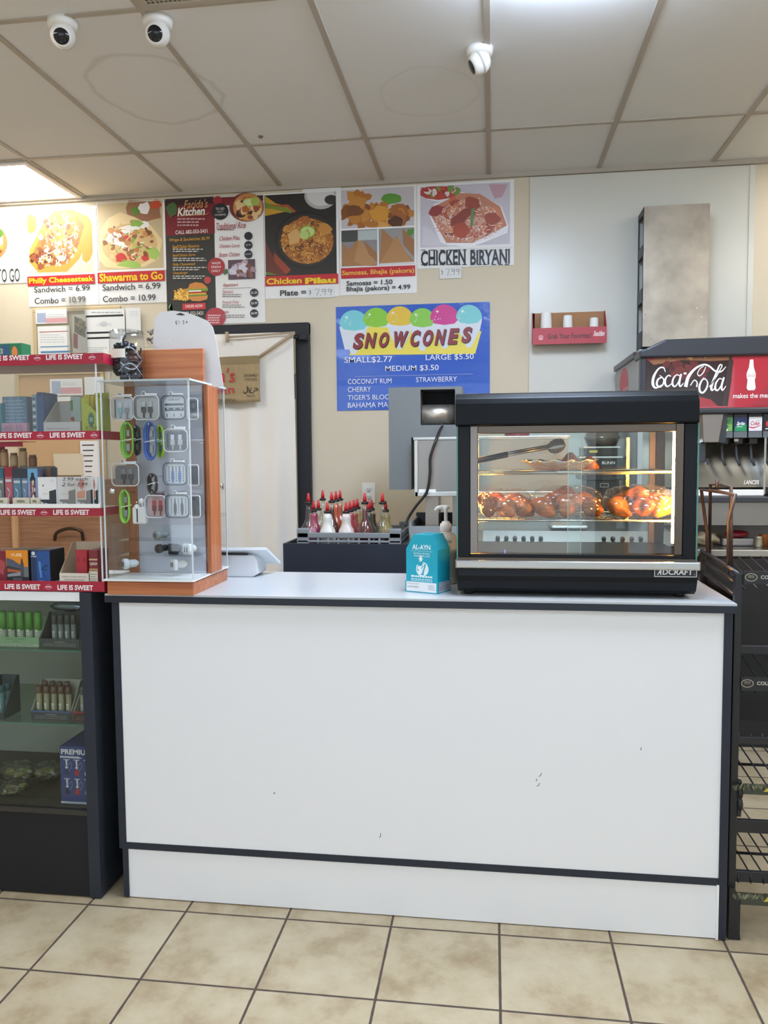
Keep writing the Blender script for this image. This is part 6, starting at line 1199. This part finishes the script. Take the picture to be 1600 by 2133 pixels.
# long back counter on the right
t = thing('back_counter', (.6, 4.15, 0), 'long back counter with a stainless top under the drinks machines', 'counter')
TZ = P(1600, 1146, 3.72).z
obj('cabinet', MB().box(b1+.01, 2.6, 3.76, 4.6, 0, TZ-.03, mat('black_cabinet_front', '#1f2022', .5)), t)
obj('steel_top', MB().box(b1+.01, 2.6, 3.72, 4.64, TZ-.03, TZ, MST, .003), t)

# shaved ice machine: grey head, steel case, legs, tray
IY = 3.72
x0, x1, z0, z1 = RC(810, 806, 958, 1020, IY); MGY = mat('grey_hammered_enamel', '#6f7271', .45)
t = thing('ice_shaver', (x0+.35, IY+.2, TZ), 'grey and steel ice shaving machine standing left of the warmer', 'machine')
hx0, hx1 = P(876, 850, IY).x, P(948, 850, IY).x; hz0, hz1 = P(912, 885, IY).z, P(912, 811, IY).z
cx0, cz1 = P(859, 960, IY).x, P(900, 911, IY).z
hd = MB(); D = .34
hd.box(x0, hx0, IY, IY+D, cz1, z1, MGY).box(hx1, x1+.01, IY, IY+D, cz1, z1, MGY).box(hx0, hx1, IY, IY+D, hz1, z1, MGY).box(hx0, hx1, IY, IY+D, cz1, hz0, MGY).box(hx0, hx1, IY+.22, IY+D, hz0, hz1, mat('dark_cavity', '#141416', .6)).box(x0, cx0-.004, IY, IY+D, z0, cz1, MGY)
obj('housing', hd, t)
obj('motor', MB().lathe([(.047, 0), (.05, .003), (.05, hx1-hx0-.004)], mat('worn_steel_drum', '#b4aca0', .35, .85, var=.25, vscale=22), (hx0+.002, IY+.075, hz0+.05), 28, axis=Matrix.Rotation(PI/2, 3, 'Y')), t)
cxe = P(1184, 960, IY-.06).x; cz0 = P(900, 1034, IY-.06).z
cs = MB().box(P(870, 970, IY-.06).x, cxe, IY-.06, IY+.30, cz0+.02, cz1-.012, mat('satin_steel', '#94918c', .38, 1.0))
obj('case', cs, t)
obj('case_trim', MB().box(P(861, 970, IY-.06).x, cxe+.006, IY-.066, IY+.306, cz1-.014, cz1, MST, .002).box(P(863, 970, IY-.06).x, P(871, 970, IY-.06).x, IY-.066, IY-.05, cz0, cz1-.014, MST, .002).box(P(864, 970, IY-.06).x, cxe+.006, IY-.066, IY+.306, cz0, cz0+.022, MST, .002), t)
obj('case_label', MB().box(P(872, 1020, IY-.066).x, P(908, 1020, IY-.066).x, IY-.0675, IY-.0662, P(890, 1026, IY-.066).z, P(890, 1019, IY-.066).z, mat('white_label_card', '#eceef0', .5)), t)
lg = [(887, 914), (943, 962), (1150, 1175)]
for a, b in lg: obj('leg', MB().box(P(a, 1060, IY).x, P(b, 1060, IY).x, IY-.02, IY+.16, TZ+.0, cz0+.001, mat('leg_steel', '#9a938a', .35, .9)), t)
ty0, ty1 = P(900, 1089, 3.55).z, P(900, 1106, 3.55).z
tr = MB(); tx0, tx1 = P(850, 1095, 3.6).x, P(985, 1095, 3.6).x; trz = P(900, 1103, 3.6).z
obj('tray', MB().prism([(tx0+.02, TZ), (tx1, TZ), (tx1, trz+.012), (tx0, trz+.012), (tx0, trz-.006)], mat('grey_tray', '#8f9496', .4), 'y', 3.63, 3.645).box(tx0, tx1, 3.645, 4.0, TZ, trz-.01, mat('grey_tray', '#8f9496', .4)).box(tx0, tx0+.012, 3.645, 4.02, trz-.01, trz+.03, mat('grey_tray', '#8f9496', .4)).box(tx0, tx1, 4.0, 4.02, TZ, trz+.05, mat('dark_tray_back', '#3c4044', .5)), t)
pc_ = [(926, 884, IY+.03), (918, 893, IY-.02), (909, 915, IY-.09), (900, 940, IY-.10), (896, 958, IY-.1), (896, 985, IY-.1), (892, 1015, IY-.1), (885, 1032, IY-.1), (866, 1055, IY-.1), (850, 1080, IY-.1), (845, 1096, IY-.11)]
obj('power_cord', MB().tube(spline([P(*q) for q in pc_], 6), .0065, mat('black_cable', '#17171a', .45), 10), t)
q = P(1078, 897, IY+.05); tag(obj('red_bowl', MB().lathe([(.06, 0), (.058, .02), (.045, .042), (.02, .054), (.0, .056)], mat('red_plastic', '#8f2430', .35), (q.x, IY+.1, cz1+.0003), 24)), 'upturned dark red bowl on the steel case, seen through the warmer', 'bowl')
# coffee grinder with bowl seen through the warmer
gx0, gx1, _, _ = RC(1210, 920, 1312, 1070, 4.1); gx1 = min(gx1, .665)
t = thing('coffee_grinder', ((gx0+gx1)/2, 4.2, TZ), 'black coffee machine with a round hopper, seen through the warmer', 'coffee machine')
def bz_(y, Y=4.1): return P(1260, y, Y).z
MBK2 = mat('black_machine', '#1e1e20', .35)
obj('body', MB().box(gx0+.03, gx1-.03, 4.1, 4.35, TZ, bz_(1000), MBK2, .005).box(gx0, gx1, 4.08, 4.36, bz_(1000), bz_(950), MBK2, .006).box(gx0+.015, gx1-.04, 4.09, 4.34, bz_(950), bz_(932), MBK2, .004), t)
obj('steel_plate', MB().box(gx0-.01, gx1-.02, 4.07, 4.36, bz_(954), bz_(950.5), MST).box(gx0+.01, gx1-.03, 4.085, 4.34, bz_(933), bz_(930), MST), t)
hx = P(1254, 905, 4.2).x; hr = .088
obj('hopper', MB().lathe([(hr*.8, 0), (hr*.99, .035), (hr*1.02, .04), (hr*1.02, .048), (hr*.97, .052), (hr*.85, .11), (hr*.55, .15), (.001, .165)], mat('smoked_hopper', '#6b5f54', .12, coat=.5), (hx, 4.2, bz_(930)+.0005), 32), t)
A = wallart(4.079); A.text('BUNN', 1254, 961, 1281, 967, '#e0dcd4', .02); A.rect(1228, 938, 1245, 943, '#c9b44a'); A.done('lettering', t)
A = wallart(4.099); A.rect(1250, 1007, 1268, 1015, '#b9b4aa'); A.rect(1251, 1008, 1267, 1014, '#2a2a2c'); A.done('badge', t)
# steel hot plate with knobs on a low shelf behind the warmer
HY = 3.2
x0, x1, z0, z1 = RC(1006, 1108, 1402, 1135, HY)
t = thing('hot_plate', ((x0+x1)/2, HY+.2, z0-.03), 'steel roller grill with a row of knobs, seen below the lower warmer shelf', 'grill')
obj('knob_panel', MB().prism([(HY-.02, z0), (HY+.42, z0), (HY+.42, z1+.01), (HY+.04, z1)], MST, 'x', x0, x1), t); obj('body', MB().box(x0, x1, HY-.02, HY+.42, z0-.03, z0-.0005, MBK2), t)
for k, xx in enumerate((1037, 1055, 1073, 1091, 1109, 1127, 1258, 1277, 1297, 1316, 1335, 1355)):
    p = P(xx, 1120, HY-.0); obj('knob', MB().lathe([(.009, 0), (.008, .014), (.0005, .015)], MBK2, (p.x, HY+.005, (z0+z1)/2), 12, axis=Matrix.Rotation(PI/2, 3, 'X')), t)
obj('lid', MB().box(P(1150, 1100, HY).x, P(1228, 1100, HY).x, HY+.05, HY+.3, z1+.01, z1+.022, MST, .006), t)
tag(obj('grill_cart', MB().box(x0+.03, x1-.03, HY+.05, HY+.45, 0, z0-.0305, MBK2)), 'black low stand carrying the knobbed grill behind the counter', 'stand')

# ================================================================== DRINKS FOUNTAIN
MX0 = .684; MF = 3.82; MB_ = 4.6; MXE = 1.75
t = thing('drinks_fountain', ((MX0+MXE)/2, 4.2, TZ), 'large soda fountain with a red picture sign at the right', 'drink machine')
MDG = mat('dark_grey_plastic', '#303238', .35); MSG = mat('side_panel_grey', '#a3a4a4', .45)
def fz(x, y, Y=MF): return P(x, y, Y).z
zt, zs1, zs0 = fz(1400, 713), fz(1460, 732), fz(1460, 850)
zbz = fz(1480, 862)
obj('body', MB().box(MX0, MXE, MF+.06, MB_, zbz, zt-.02, MSG), t)
# cap with raised centre
cp = [(MX0-.012, zt-.07), (MX0-.012, zt-.035), (MX0+.02, zt-.025), (MX0+.10, zt+.012), (MXE-.5, zt+.018), (MXE+.01, zt+.018), (MXE+.01, zt-.07)]
obj('cap', MB().prism(cp, MDG, 'y', MF-.02, MF+.14, bev=.01).box(MX0-.012, MXE, MF+.14, MB_, zt-.05, zt-.02, MDG, .006), t)
obj('sign_frame', MB().box(MX0-.004, MX0+.022, MF-.005, MF+.06, zs0-.01, zt-.065, MDG, .006).box(MX0+.022, MXE, MF-.012, MF+.06, zbz-.0, zs0, MDG, .008).box(MX0-.002, MX0+.0, MF+.062, MF+.085, TZ+.2, zt-.05, MST), t)
obj('sign_panel', MB().box(MX0+.02, MXE, MF, MF+.06, zs0-.004, zt-.066, mat('sign_red', '#b02a38', .15, coat=.6)), t)
A = wallart(MF, m=printmat('sign_ink', .15), lift=.0006)
A.poly([(1338, 740), (1525, 728), (1524, 790), (1516, 845), (1470, 847), (1360, 850), (1342, 850)], '#2e1712'); A.poly([(1352, 752), (1390, 742), (1440, 738), (1520, 738), (1524, 750), (1480, 752), (1420, 750), (1362, 760)], '#8a5a3c'); A.poly([(1340, 738), (1420, 732), (1445, 730), (1440, 738), (1390, 743), (1350, 752)], '#a02c30')
A.chunks(1440, 740, 74, 6, 26, ['#b9803c', '#5a2a1c', '#c9a05c', '#8a4a2c'], (2, 6)); A.chunks(1420, 770, 66, 16, 18, ['#4a1c18', '#5f2420', '#6b2a24'], (6, 14)); A.poly([(1440, 848), (1455, 826), (1480, 832), (1496, 846)], '#9a2a2c'); A.poly([(1520, 738), (1528, 752), (1516, 846), (1504, 846)], '#3a2a26')
A.done('drink_picture', t)
A = wallart(MF, m=printmat('sign_ink', .15), lift=.0022); W1 = '#ece6e6'
# flowing script: C o c a - C o l a drawn as pen strokes
A.stroke([(1386, 775), (1382, 766), (1372, 768), (1362, 784), (1360, 800), (1366, 808), (1378, 802)], [1.5, 3.0, 3.0, 5.2, 5.9, 3.7, 1.5], W1)
A.stroke([(1379, 786), (1371, 790), (1368, 800), (1373, 806), (1380, 802), (1383, 792), (1379, 786), (1374, 782)], [2.2, 3.7, 4.4, 3.7, 3.0, 3.0, 2.2, 1.5], W1)
A.stroke([(1397, 784), (1392, 782), (1386, 790), (1386, 801), (1391, 805), (1399, 799)], [3.0, 2.2, 3.7, 4.4, 3.0, 1.5], W1)
A.stroke([(1416, 783), (1409, 781), (1402, 790), (1401, 801), (1406, 805), (1413, 796), (1418, 780)], [2.2, 2.2, 3.7, 4.4, 3.0, 2.2, 2.2], W1); A.stroke([(1419, 779), (1415, 797), (1417, 805), (1424, 798)], [3.7, 4.4, 3.0, 1.5], W1)
A.rect(1424, 776, 1430, 780, W1)
A.stroke([(1512, 764), (1502, 774), (1490, 773), (1476, 762), (1464, 760), (1448, 768), (1434, 785), (1428, 806)], [1.5, 3.0, 3.7, 3.7, 3.7, 4.4, 6.7, 7.4], W1)
A.stroke([(1470, 764), (1465, 776), (1457, 783), (1453, 778), (1458, 768), (1466, 763)], [1.5, 2.2, 2.2, 1.9, 1.9, 1.5], W1); A.stroke([(1438, 803), (1446, 792), (1452, 797), (1451, 806)], [1.9, 2.2, 2.6, 3.0], W1)
A.stroke([(1470, 790), (1463, 791), (1457, 804), (1458, 815), (1464, 818), (1471, 810), (1474, 798), (1470, 790), (1464, 787)], [2.2, 3.0, 4.4, 4.4, 3.7, 3.7, 3.0, 2.2, 1.5], W1)
A.stroke([(1477, 806), (1490, 788), (1500, 770), (1504, 762), (1499, 761), (1490, 782), (1482, 804), (1483, 813), (1490, 808)], [1.5, 1.9, 2.2, 2.2, 3.0, 3.7, 5.2, 3.7, 1.5], W1)
A.stroke([(1504, 790), (1498, 789), (1491, 799), (1490, 810), (1495, 813), (1502, 803), (1507, 787)], [2.2, 2.2, 3.7, 4.4, 3.0, 2.2, 2.2], W1); A.stroke([(1508, 786), (1503, 804), (1505, 813), (1512, 804)], [3.7, 4.4, 3.0, 1.5], W1)
A.poly([(1575, 835), (1600, 800), (1640, 780), (1640, 845), (1560, 845)], '#a03440'); A.poly([(1562, 749), (1569, 749), (1570, 765), (1574, 778), (1574, 785), (1572, 792), (1574, 808), (1571, 813), (1558, 813), (1555, 808), (1557, 792), (1555, 785), (1555, 778), (1560, 765)], W1); A.text('Coca-Cola', 1556, 778, 1573, 785, '#b02a38', 0, .1)
A.text('makes the meal', 1527, 819, 1606, 829, W1, .01); A.done('lettering', t)
# side disc
sd = Art((MX0, MF+.08, 0), (0, -1, 0), (0, 0, 1), lambda px, py: (-(PX(px, py, MX0).y-(MF+.08)), PX(px, py, MX0).z), lift=.0008)
sd.poly([(1302, 765), (1307, 772), (1309, 790), (1308, 815), (1304, 835), (1298, 840), (1293, 825), (1291, 800), (1294, 778), (1298, 768)], '#c23a44'); sd.text('Coke', 1299, 806, 1309, 812, '#efe2e2'); sd.done('side_emblem', t)
# dispensing bay
BYs = 4.02
splz = fz(1500, 1014, BYs-.1)
def spl(u, v): x = MX0+.02+(MXE-MX0-.02)*u; k = v; return Vector((x, BYs-.14*(k**2)-.01, zbz+(splz-zbz)*k))
obj('splash_panel', MB().grid(spl, 4, 14, mat('satin_splash_steel', '#b4b0a4', .3, 1.0)), t)
obj('bay_side', MB().box(MX0, MX0+.02, MF+.06, MB_, splz-.03, zbz, MSG).box(MX0+.02, MXE, BYs+.02, MB_, splz-.03, zbz, MSG), t)
x_ = P(1593, 960, MF+.03).x; obj('divider_post', MB().box(x_-.003, x_+.006, MF+.03, BYs, fz(1590, 1030), fz(1590, 905), MST), t)
em = wallart(BYs-.14, lift=.003, m=printmat('bright_emboss', .2)); em.text('LANCER', 1549, 1000, 1583, 1009, '#e6e2d6', .03, .2); em.rect(1531, 1010.5, 1556, 1011.8, '#5a564c'); em.done('emblem', t)
dz0, dz1, dz2 = fz(1520, 1047, MF-.02), fz(1520, 1032, MF-.02), fz(1520, 1020, MF+.03)
obj('drip_ledge', MB().box(MX0, x_-.002, MF+.02, BYs-.12, dz1-.004, dz2, MWP, .003), t); obj('drip_tray', MB().box(MX0, MXE, MF-.03, BYs, dz0, dz1-.005, MDG, .004), t)
lz = fz(1520, 1094, MF)
obj('lower_panel', MB().box(MX0+.004, MXE, MF, MF+.02, lz, dz0, mat('satin_steel', '#94918c', .38, 1.0)), t); obj('cabinet_back', MB().box(MX0+.004, MXE, MF+.3, MB_, TZ+.0, dz0, MSG), t)
for xx in (MX0+.05, MXE-.06): obj('leg', MB().lathe([(.022, 0), (.018, .03), (.018, lz-TZ+.01)], MBK2, (xx, MF+.1, TZ), 12), t)
# ice chute
ca, cb = P(1456, 880, MF+.05).x, P(1497, 880, MF+.05).x; cz0_, cz1_ = fz(1476, 922, MF+.02), fz(1476, 862, MF+.02)
ch = obj('ice_chute', MB().prism([(ca, cz1_), (cb+.01, cz1_), (cb-.01, cz0_), (ca+.008, cz0_)], mat('smoked_chute', '#6b6052', .15, coat=.6), 'y', MF+.0, MF+.14, bev=.004), t)
obj('chute_side', MB().prism([(cb-.005, cz1_), (cb+.028, cz1_), (cb+.022, cz0_), (cb-.015, cz0_)], MDG, 'y', MF+.01, MF+.16), t)
pz = lambda y: fz(1465, y, MF+.04)
obj('ice_lever', MB().box(P(1454, 930, MF+.04).x, P(1470, 930, MF+.04).x, MF+.035, MF+.05, pz(963), pz(922), MDG, .003).box(P(1452, 960, MF+.04).x, P(1457, 960, MF+.04).x, MF+.03, MF+.045, pz(968), pz(958), MDG).box(P(1470, 960, MF+.04).x, P(1475, 960, MF+.04).x, MF+.03, MF+.045, pz(968), pz(955), MDG), t)
# valves
vals = [(1498.5, 1527), (1528.5, 1557), (1559, 1588), (1589.5, 1618), (1620, 1649)]
for k, (a, b) in enumerate(vals):
    VY = MF+.02; xa, xb = P(a, 890, VY).x, P(b, 890, VY).x; zz = lambda y: fz((a+b)/2, y-(0.3*k), VY)
    bd = obj('valve_body', MB().box(xa, xb, VY, VY+.16, zz(912), zz(862), MDG, .003).box(xa+.012, xb-.012, VY+.02, VY+.09, zz(925), zz(912), MBK2, .004), t)
    obj('grey_lower_panel', MB().box(xa+.001, xb-.001, VY-.002, VY, zz(912), zz(899), mat('valve_grey', '#5f6468', .4)), bd)
    tagp = MB().box(xa+.002, xb-.002, VY-.003, VY, zz(898), zz(869), mat('valve_card_'+str(k), ['#3f7a3a', '#1f2a54', '#dcd9de', '#1d1e22', '#b02a38'][k], .3)); obj('flavour_card', tagp, bd)
    A = wallart(VY-.003, m=printmat('sign_ink', .15))
    if k == 0: A.rect(a+1, 884, b-2, 898, '#6f9f54'); A.text('FRUIT', a+6, 876, b-6, 882, '#2a2a14', 0, .2); A.blob(a+14, 888, 5, 4, '#2a5a34'); A.rect(a+12, 894, a+18, 898, '#d9e6c9')
    if k == 1: A.poly([(a+2, 898), (b-2, 898), (b-2, 882), (a+14, 886), (a+2, 889)], '#1f8a54'); A.text('Sprite', a+5, 878, b-4, 888, '#e9f0ec', .02, .3); A.rect(a+6, 888.5, b-10, 889.5, '#e9f0ec')
    if k == 2: A.text('diet', b-11, 875, b-5, 878, '#8a8a90'); A.text('Coke', a+4, 877, b-5, 886, '#b02a38', .02, .15); A.stroke([(a+2, 889), (a+10, 891), (a+20, 888), (b-2, 885)], [2, 2.5, 1.5, .6], '#c23a44')
    if k == 3: A.ell(a+13, 883, 7, 7, '#c8303c'); A.rect(a+5, 892, a+20, 894, '#e6e6e6')
    A.done('flavour_print', bd)
    if k < 2:
        A = wallart(VY+.0195); A.rect(a+1, 914, a+10, 919.5, '#e2e2e0'); A.done('price_sticker', bd)
    lv = [P(a+5, 905, VY+.05), P(a+5, 935, VY+.05), P(a+7, 958, VY+.045), P(a+13, 970, VY+.03)]
    obj('dispense_lever', MB().tube(lv, .0065, MDG, 8), bd)
# clutter under the fountain
cl = thing('rubbish_scoop', (P(1545, 1120, MF+.1).x, MF+.1, TZ), 'dark red scoop lying under the drinks fountain', 'scoop')
q = P(1535, 1112, MF+.08); obj('scoop_bowl', MB().blob((q.x, MF+.08, TZ+.055), (.055, .03, .018), mat('red_plastic', '#8f2430', .35), .1, 3, 3), cl); obj('stand', MB().box(q.x-.07, q.x+.07, MF+.05, MF+.12, TZ+.0005, TZ+.036, mat('grey_plastic_tub', '#8a8580', .5), .008), cl)
q = P(1470, 1120, MF+.06); tag(obj('paper_bundle', MB().blob((q.x, MF+.06, TZ+.035), (.06, .03, .036), mat('kraft_paper', '#8f8268', .8), .6, 3, 8, 3)), 'crumpled brown paper bundle under the drinks fountain', 'paper')
q = P(1592, 1120, MF+.06); tag(obj('orange_cup', MB().lathe([(.017, 0), (.021, .055), (.022, .056)], mat('orange_plastic', '#b9703a', .4), (q.x, MF+.06, TZ), 16)), 'small orange cup standing under the drinks fountain', 'cup')
q = P(1580, 1125, MF+.02); tag(obj('steel_shaker', MB().lathe([(.02, 0), (.017, .02), (.014, .045), (.016, .05)], mat('tin', '#a39a84', .4, .7), (q.x, MF+.015, TZ), 16)), 'small tin pot standing beside the orange cup', 'pot')

# tall steel cup dispenser on the wall
x0, x1, z0, z1 = RC(1340, 427, 1476, 720, 4.5)
t = thing('cup_dispenser', ((x0+x1)/2, 4.58, z0), 'tall scuffed steel cabinet on the white wall panel above the fountain', 'cabinet')
MSS = mat('scuffed_steel', '#a89f92', .38, .85, var=.22, vscale=7, bump=.05, bscale=14)
z1 = P(1408, 427, 4.5).z; z0 = 2.04
obj('front_sheet', MB().box(x0, x1, 4.497, 4.5, z0-.1, z1, MSS), t); obj('shell', MB().box(x1-.003, x1, 4.5, WALLY-.009, z0-.1, z1, MST).box(x0, x1-.003, 4.5, WALLY-.009, z1-.003, z1, MST), t)
sf = MB(); hh = z1-(z0-.1); MDP = mat('dark_dispenser', '#2f3336', .45)
for a, b in ((0, .12), (.33, .43), (.66, .74), (.955, 1)): sf.box(x0, x0+.006, 4.5, WALLY-.009, z0-.1+hh*a, z0-.1+hh*b, MDP)
sf.box(x0, x0+.006, 4.5, 4.52, z0-.1, z1, MDP).box(x0, x0+.006, WALLY-.024, WALLY-.009, z0-.1, z1, MDP).box(x0+.05, x0+.056, 4.5, WALLY-.009, z0-.1, z1-.003, mat('dark_cavity', '#141416', .6)); obj('slotted_side', sf, t)
A = wallart(4.497)
for (a, b) in ((1344, 655), (1357, 706), (1462, 660), (1470, 672), (1452, 642)): A.ell(a, b, 1.1, 1.1, '#5a544c' if a < 1400 else '#e6e0d6', 8)
A.done('rivet', t)
# red cardboard lid tray on the wall panel
TY = 4.57
x0, x1, z0, z1 = RC(1110, 693, 1264, 716, TY); zk = P(1187, 650, 4.66).z
t = thing('lid_tray', ((x0+x1)/2, 4.62, z0), 'red cardboard tray of foam lids fixed to the white wall panel', 'tray')
MRT = mat('red_carton', '#b8414a', .5); MKR = mat('kraft_inside', '#a97c54', .7)
obj('front', MB().box(x0, x1, TY, TY+.003, z0, z1+.03, MRT), t)
obj('back', MB().box(x0, x1, WALLY-.012, WALLY-.0095, z0+.02, zk, MKR), t)
s = MB()
for xx in (x0, x1-.003): s.prism([(TY+.003, z0), (WALLY-.013, z0+.02), (WALLY-.013, zk), (WALLY-.035, zk), (TY+.003, z1+.03)], MRT if xx == x0 else MRT, 'x', xx, xx+.003)
s.prism([(TY+.003, z0), (WALLY-.013, z0+.02), (WALLY-.013, z0+.022), (TY+.003, z0+.002)], MKR, 'x', x0+.003, x1-.003); obj('side', s, t)
A = faceart(x0, x1, z0, z1+.03, TY); A.text('Grab Your Favorites!', .20, .36, .79, .68, '#2a1a1c', .015); A.text('Snackfam', .82, .25, .98, .58, '#f0dcdc', .03, .2); A.ell(.11, .55, .035, .14, '#d98a90'); A.rect(.085, .62, .135, .72, '#e6b4b8'); A.done('lettering', t)
MFM = mat('white_foam', '#f2f2f0', .6)
for k, (xc, yt, rr, lb) in enumerate(((1138, 650, .028, 'tallest stack of upturned white foam cups at the left of the red tray'), (1183, 657, .024, 'middle stack of upturned white foam cups in the red tray'), (1238, 662, .023, 'shortest stack of upturned white foam cups at the right of the red tray'))):
    p = P(xc, yt, 4.615); pr = [(rr*1.2, 0), (rr*1.2, .006)]
    zt_ = p.z; h = zt_-(z0+.0125); pr = [(rr*1.32, .0), (rr*1.33, .005), (rr*1.28, .012), (rr*1.0, h-.004), (rr*.92, h)]
    tag(obj('foam_cup', MB().lathe(pr, MFM, (p.x, 4.622, z0+.0125), 24)), lb, 'cup', 'foam cups in the red tray')

# ================================================================== BLACK WIRE CHIP RACK (right edge)
MWR = mat('black_wire', '#1f1f23', .4); MBR = mat('brown_wire', '#3a2e2c', .38)
WX0, WX1, WY0, WY1 = .668, 1.25, 2.235, 2.62
t = thing('chip_rack', (.95, 2.43, 0), 'black wire snack rack with sign strips at the right end of the counter', 'rack')
def rz(y, Y=WY0, x=1550): return P(x, y, Y).z
for q in ((WX0-.014, WX0+.006, WY0, WY0+.02, .14, rz(1195)), (WX0-.014, WX0+.006, WY1-.02, WY1, .0, 1.04), (WX1, WX1+.02, WY0, WY0+.02, .0, 1.04), (WX1, WX1+.02, WY1-.02, WY1, .0, 1.04)): obj('post', MB().box(*q, MWR, .002), t)
obj('foot', MB().prism([(WX0-.014, .002), (WX0+.018, .002), (WX0+.016, .02), (WX0+.016, .115), (WX0-.0, .150), (WX0-.014, .150)], MWR, 'y', WY0-.012, WY0+.01), t)
# side rails along the depth
for k, z in enumerate((1.035, 1.005, .97, .93, .62)): obj('side_rail', MB().tube([(WX0-.004, WY0+.004, z-.01), (WX0-.004, WY1, z+.01)], .0055 if k else .007, MWR, 8), t)
sp = MB()
obj('side_panel', MB().box(WX0+.002, WX0+.004, WY0+.02, WY1, .58, .965, MWR), t); obj('rear_panel', MB().box(WX0+.006, WX1, WY1-.006, WY1-.002, .50, rz(1165, WY1), mat('black_panel', '#1a1a1c', .5)), t)
# handle loops
def L3(l): return [P(*q) for q in l]
obj('handle', MB().tube(L3([(1474, 1165, 2.56), (1473, 1110, 2.56), (1461, 1020, 2.56), (1497, 1024, 2.44), (1532, 1031, 2.34), (1518, 1085, 2.34), (1517, 1195, 2.34)]), .0052, MBR, 8).tube(L3([(1478, 1165, 2.60), (1480, 1009, 2.60), (1500, 1010, 2.54), (1523, 1014, 2.46), (1523, 1195, 2.46)]), .0052, MBR, 8).tube(L3([(1494, 999, 2.5), (1494, 1021, 2.5)]), .0055, MBR, 10), t)
def strip(y0, y1, lab, Y=WY0-.006):
    z1, z0 = rz(y0), rz(y1); o = obj('sign_strip', MB().box(WX0+.006, WX1, Y, Y+.006, z0, z1, mat('black_strip', '#1f1f22', .4)), t)
    A = wallart(Y); x0_ = lab; yc = (y0+y1)/2
    A.ell(x0_, yc, 13, 8.5, '#b9b09a'); A.ell(x0_, yc, 11.6, 7.2, '#1f1f22'); A.text('SINCE', x0_-6.5, yc-4.5, x0_+6.5, yc-.6, '#a39b88', .01); A.rect(x0_-7, yc+.6, x0_+7, yc+1.4, '#8f8876'); A.text('COLD.', x0_+20, yc-3.8, x0_+52, yc+3.8, '#c9c6be', .02); A.done('lettering', o)
strip(1189, 1216, 1565); strip(1410, 1437, 1557)
rails = MB()
for y0, y1 in ((1345, 1362), (1535, 1550), (1708, 1735), (1815, 1838)): rails.box(WX0+.004, WX1, WY0, WY0+.012, rz(y1), rz(y0), MWR, .002)
obj('cross_rail', rails, t)
for ya, yb_ in ((1552, 1632), (1737, 1822)):
    wr = MB()
    for k in range(17):
        x = WX0+.012+.034*k; zf, zr = rz(yb_), rz(ya, WY0+.24)
        wr.tube([(x, WY0+.25, zr+.035), (x, WY0+.245, zr), (x, WY0+.004, zf), (x, WY0-.006, zf-.012), (x, WY0+.0, zf-.022)], .0026, MWR, 6)
    zm = (rz(ya+40, WY0+.12)); wr.tube([(WX0+.004, WY0+.12, zm), (WX1, WY0+.12, zm)], .004, MWR, 6); obj('shelf_wire', wr, t)
for ya in (1225, 1440):
    wr = MB()
    for k in range(17): x = WX0+.012+.034*k; wr.tube([(x, WY0+.3, rz(ya)+.05), (x, WY0+.0, rz(ya)-.004)], .0022, MWR, 6)
    obj('shelf_wire', wr, t)
cm = MB()
for y0, y1 in ((1629, 1650), (1857, 1879)):
    z1, z0 = rz(y0), rz(y1); o = obj('patterned_strip', MB().box(WX0+.016, WX1, WY0-.014, WY0-.009, z0, z1, mat('dark_camo', '#3c4034', .5)), t)
    A = wallart(WY0-.014)
    for k in range(44): A.blob(1528+k*2.6, (y0+y1)/2+random.uniform(-4, 4), 1.6, 5, random.choice(['#6b6b54', '#8a8a70', '#23261f', '#55583f']), .4, 8, random.uniform(-.5, .5))
    A.poly([(1590, y1-1), (1600, y0+12), (1612, y0+9), (1612, y1-1)], '#c9b43c'); A.done('pattern', o)
bk = MB()
for z in (rz(1665, WY0), rz(1640), ): bk.lathe([(.006, -.03), (.009, -.015), (.006, 0)], MWR, (WX0+.012, WY0, z), 10)
bk.box(WX0+.004, WX0+.016, WY0-.004, WY0+.01, rz(1702), rz(1625), MWR, .004); obj('bracket', bk, t)

bpy.data.objects.remove(_to); bpy.data.curves.remove(_tx)
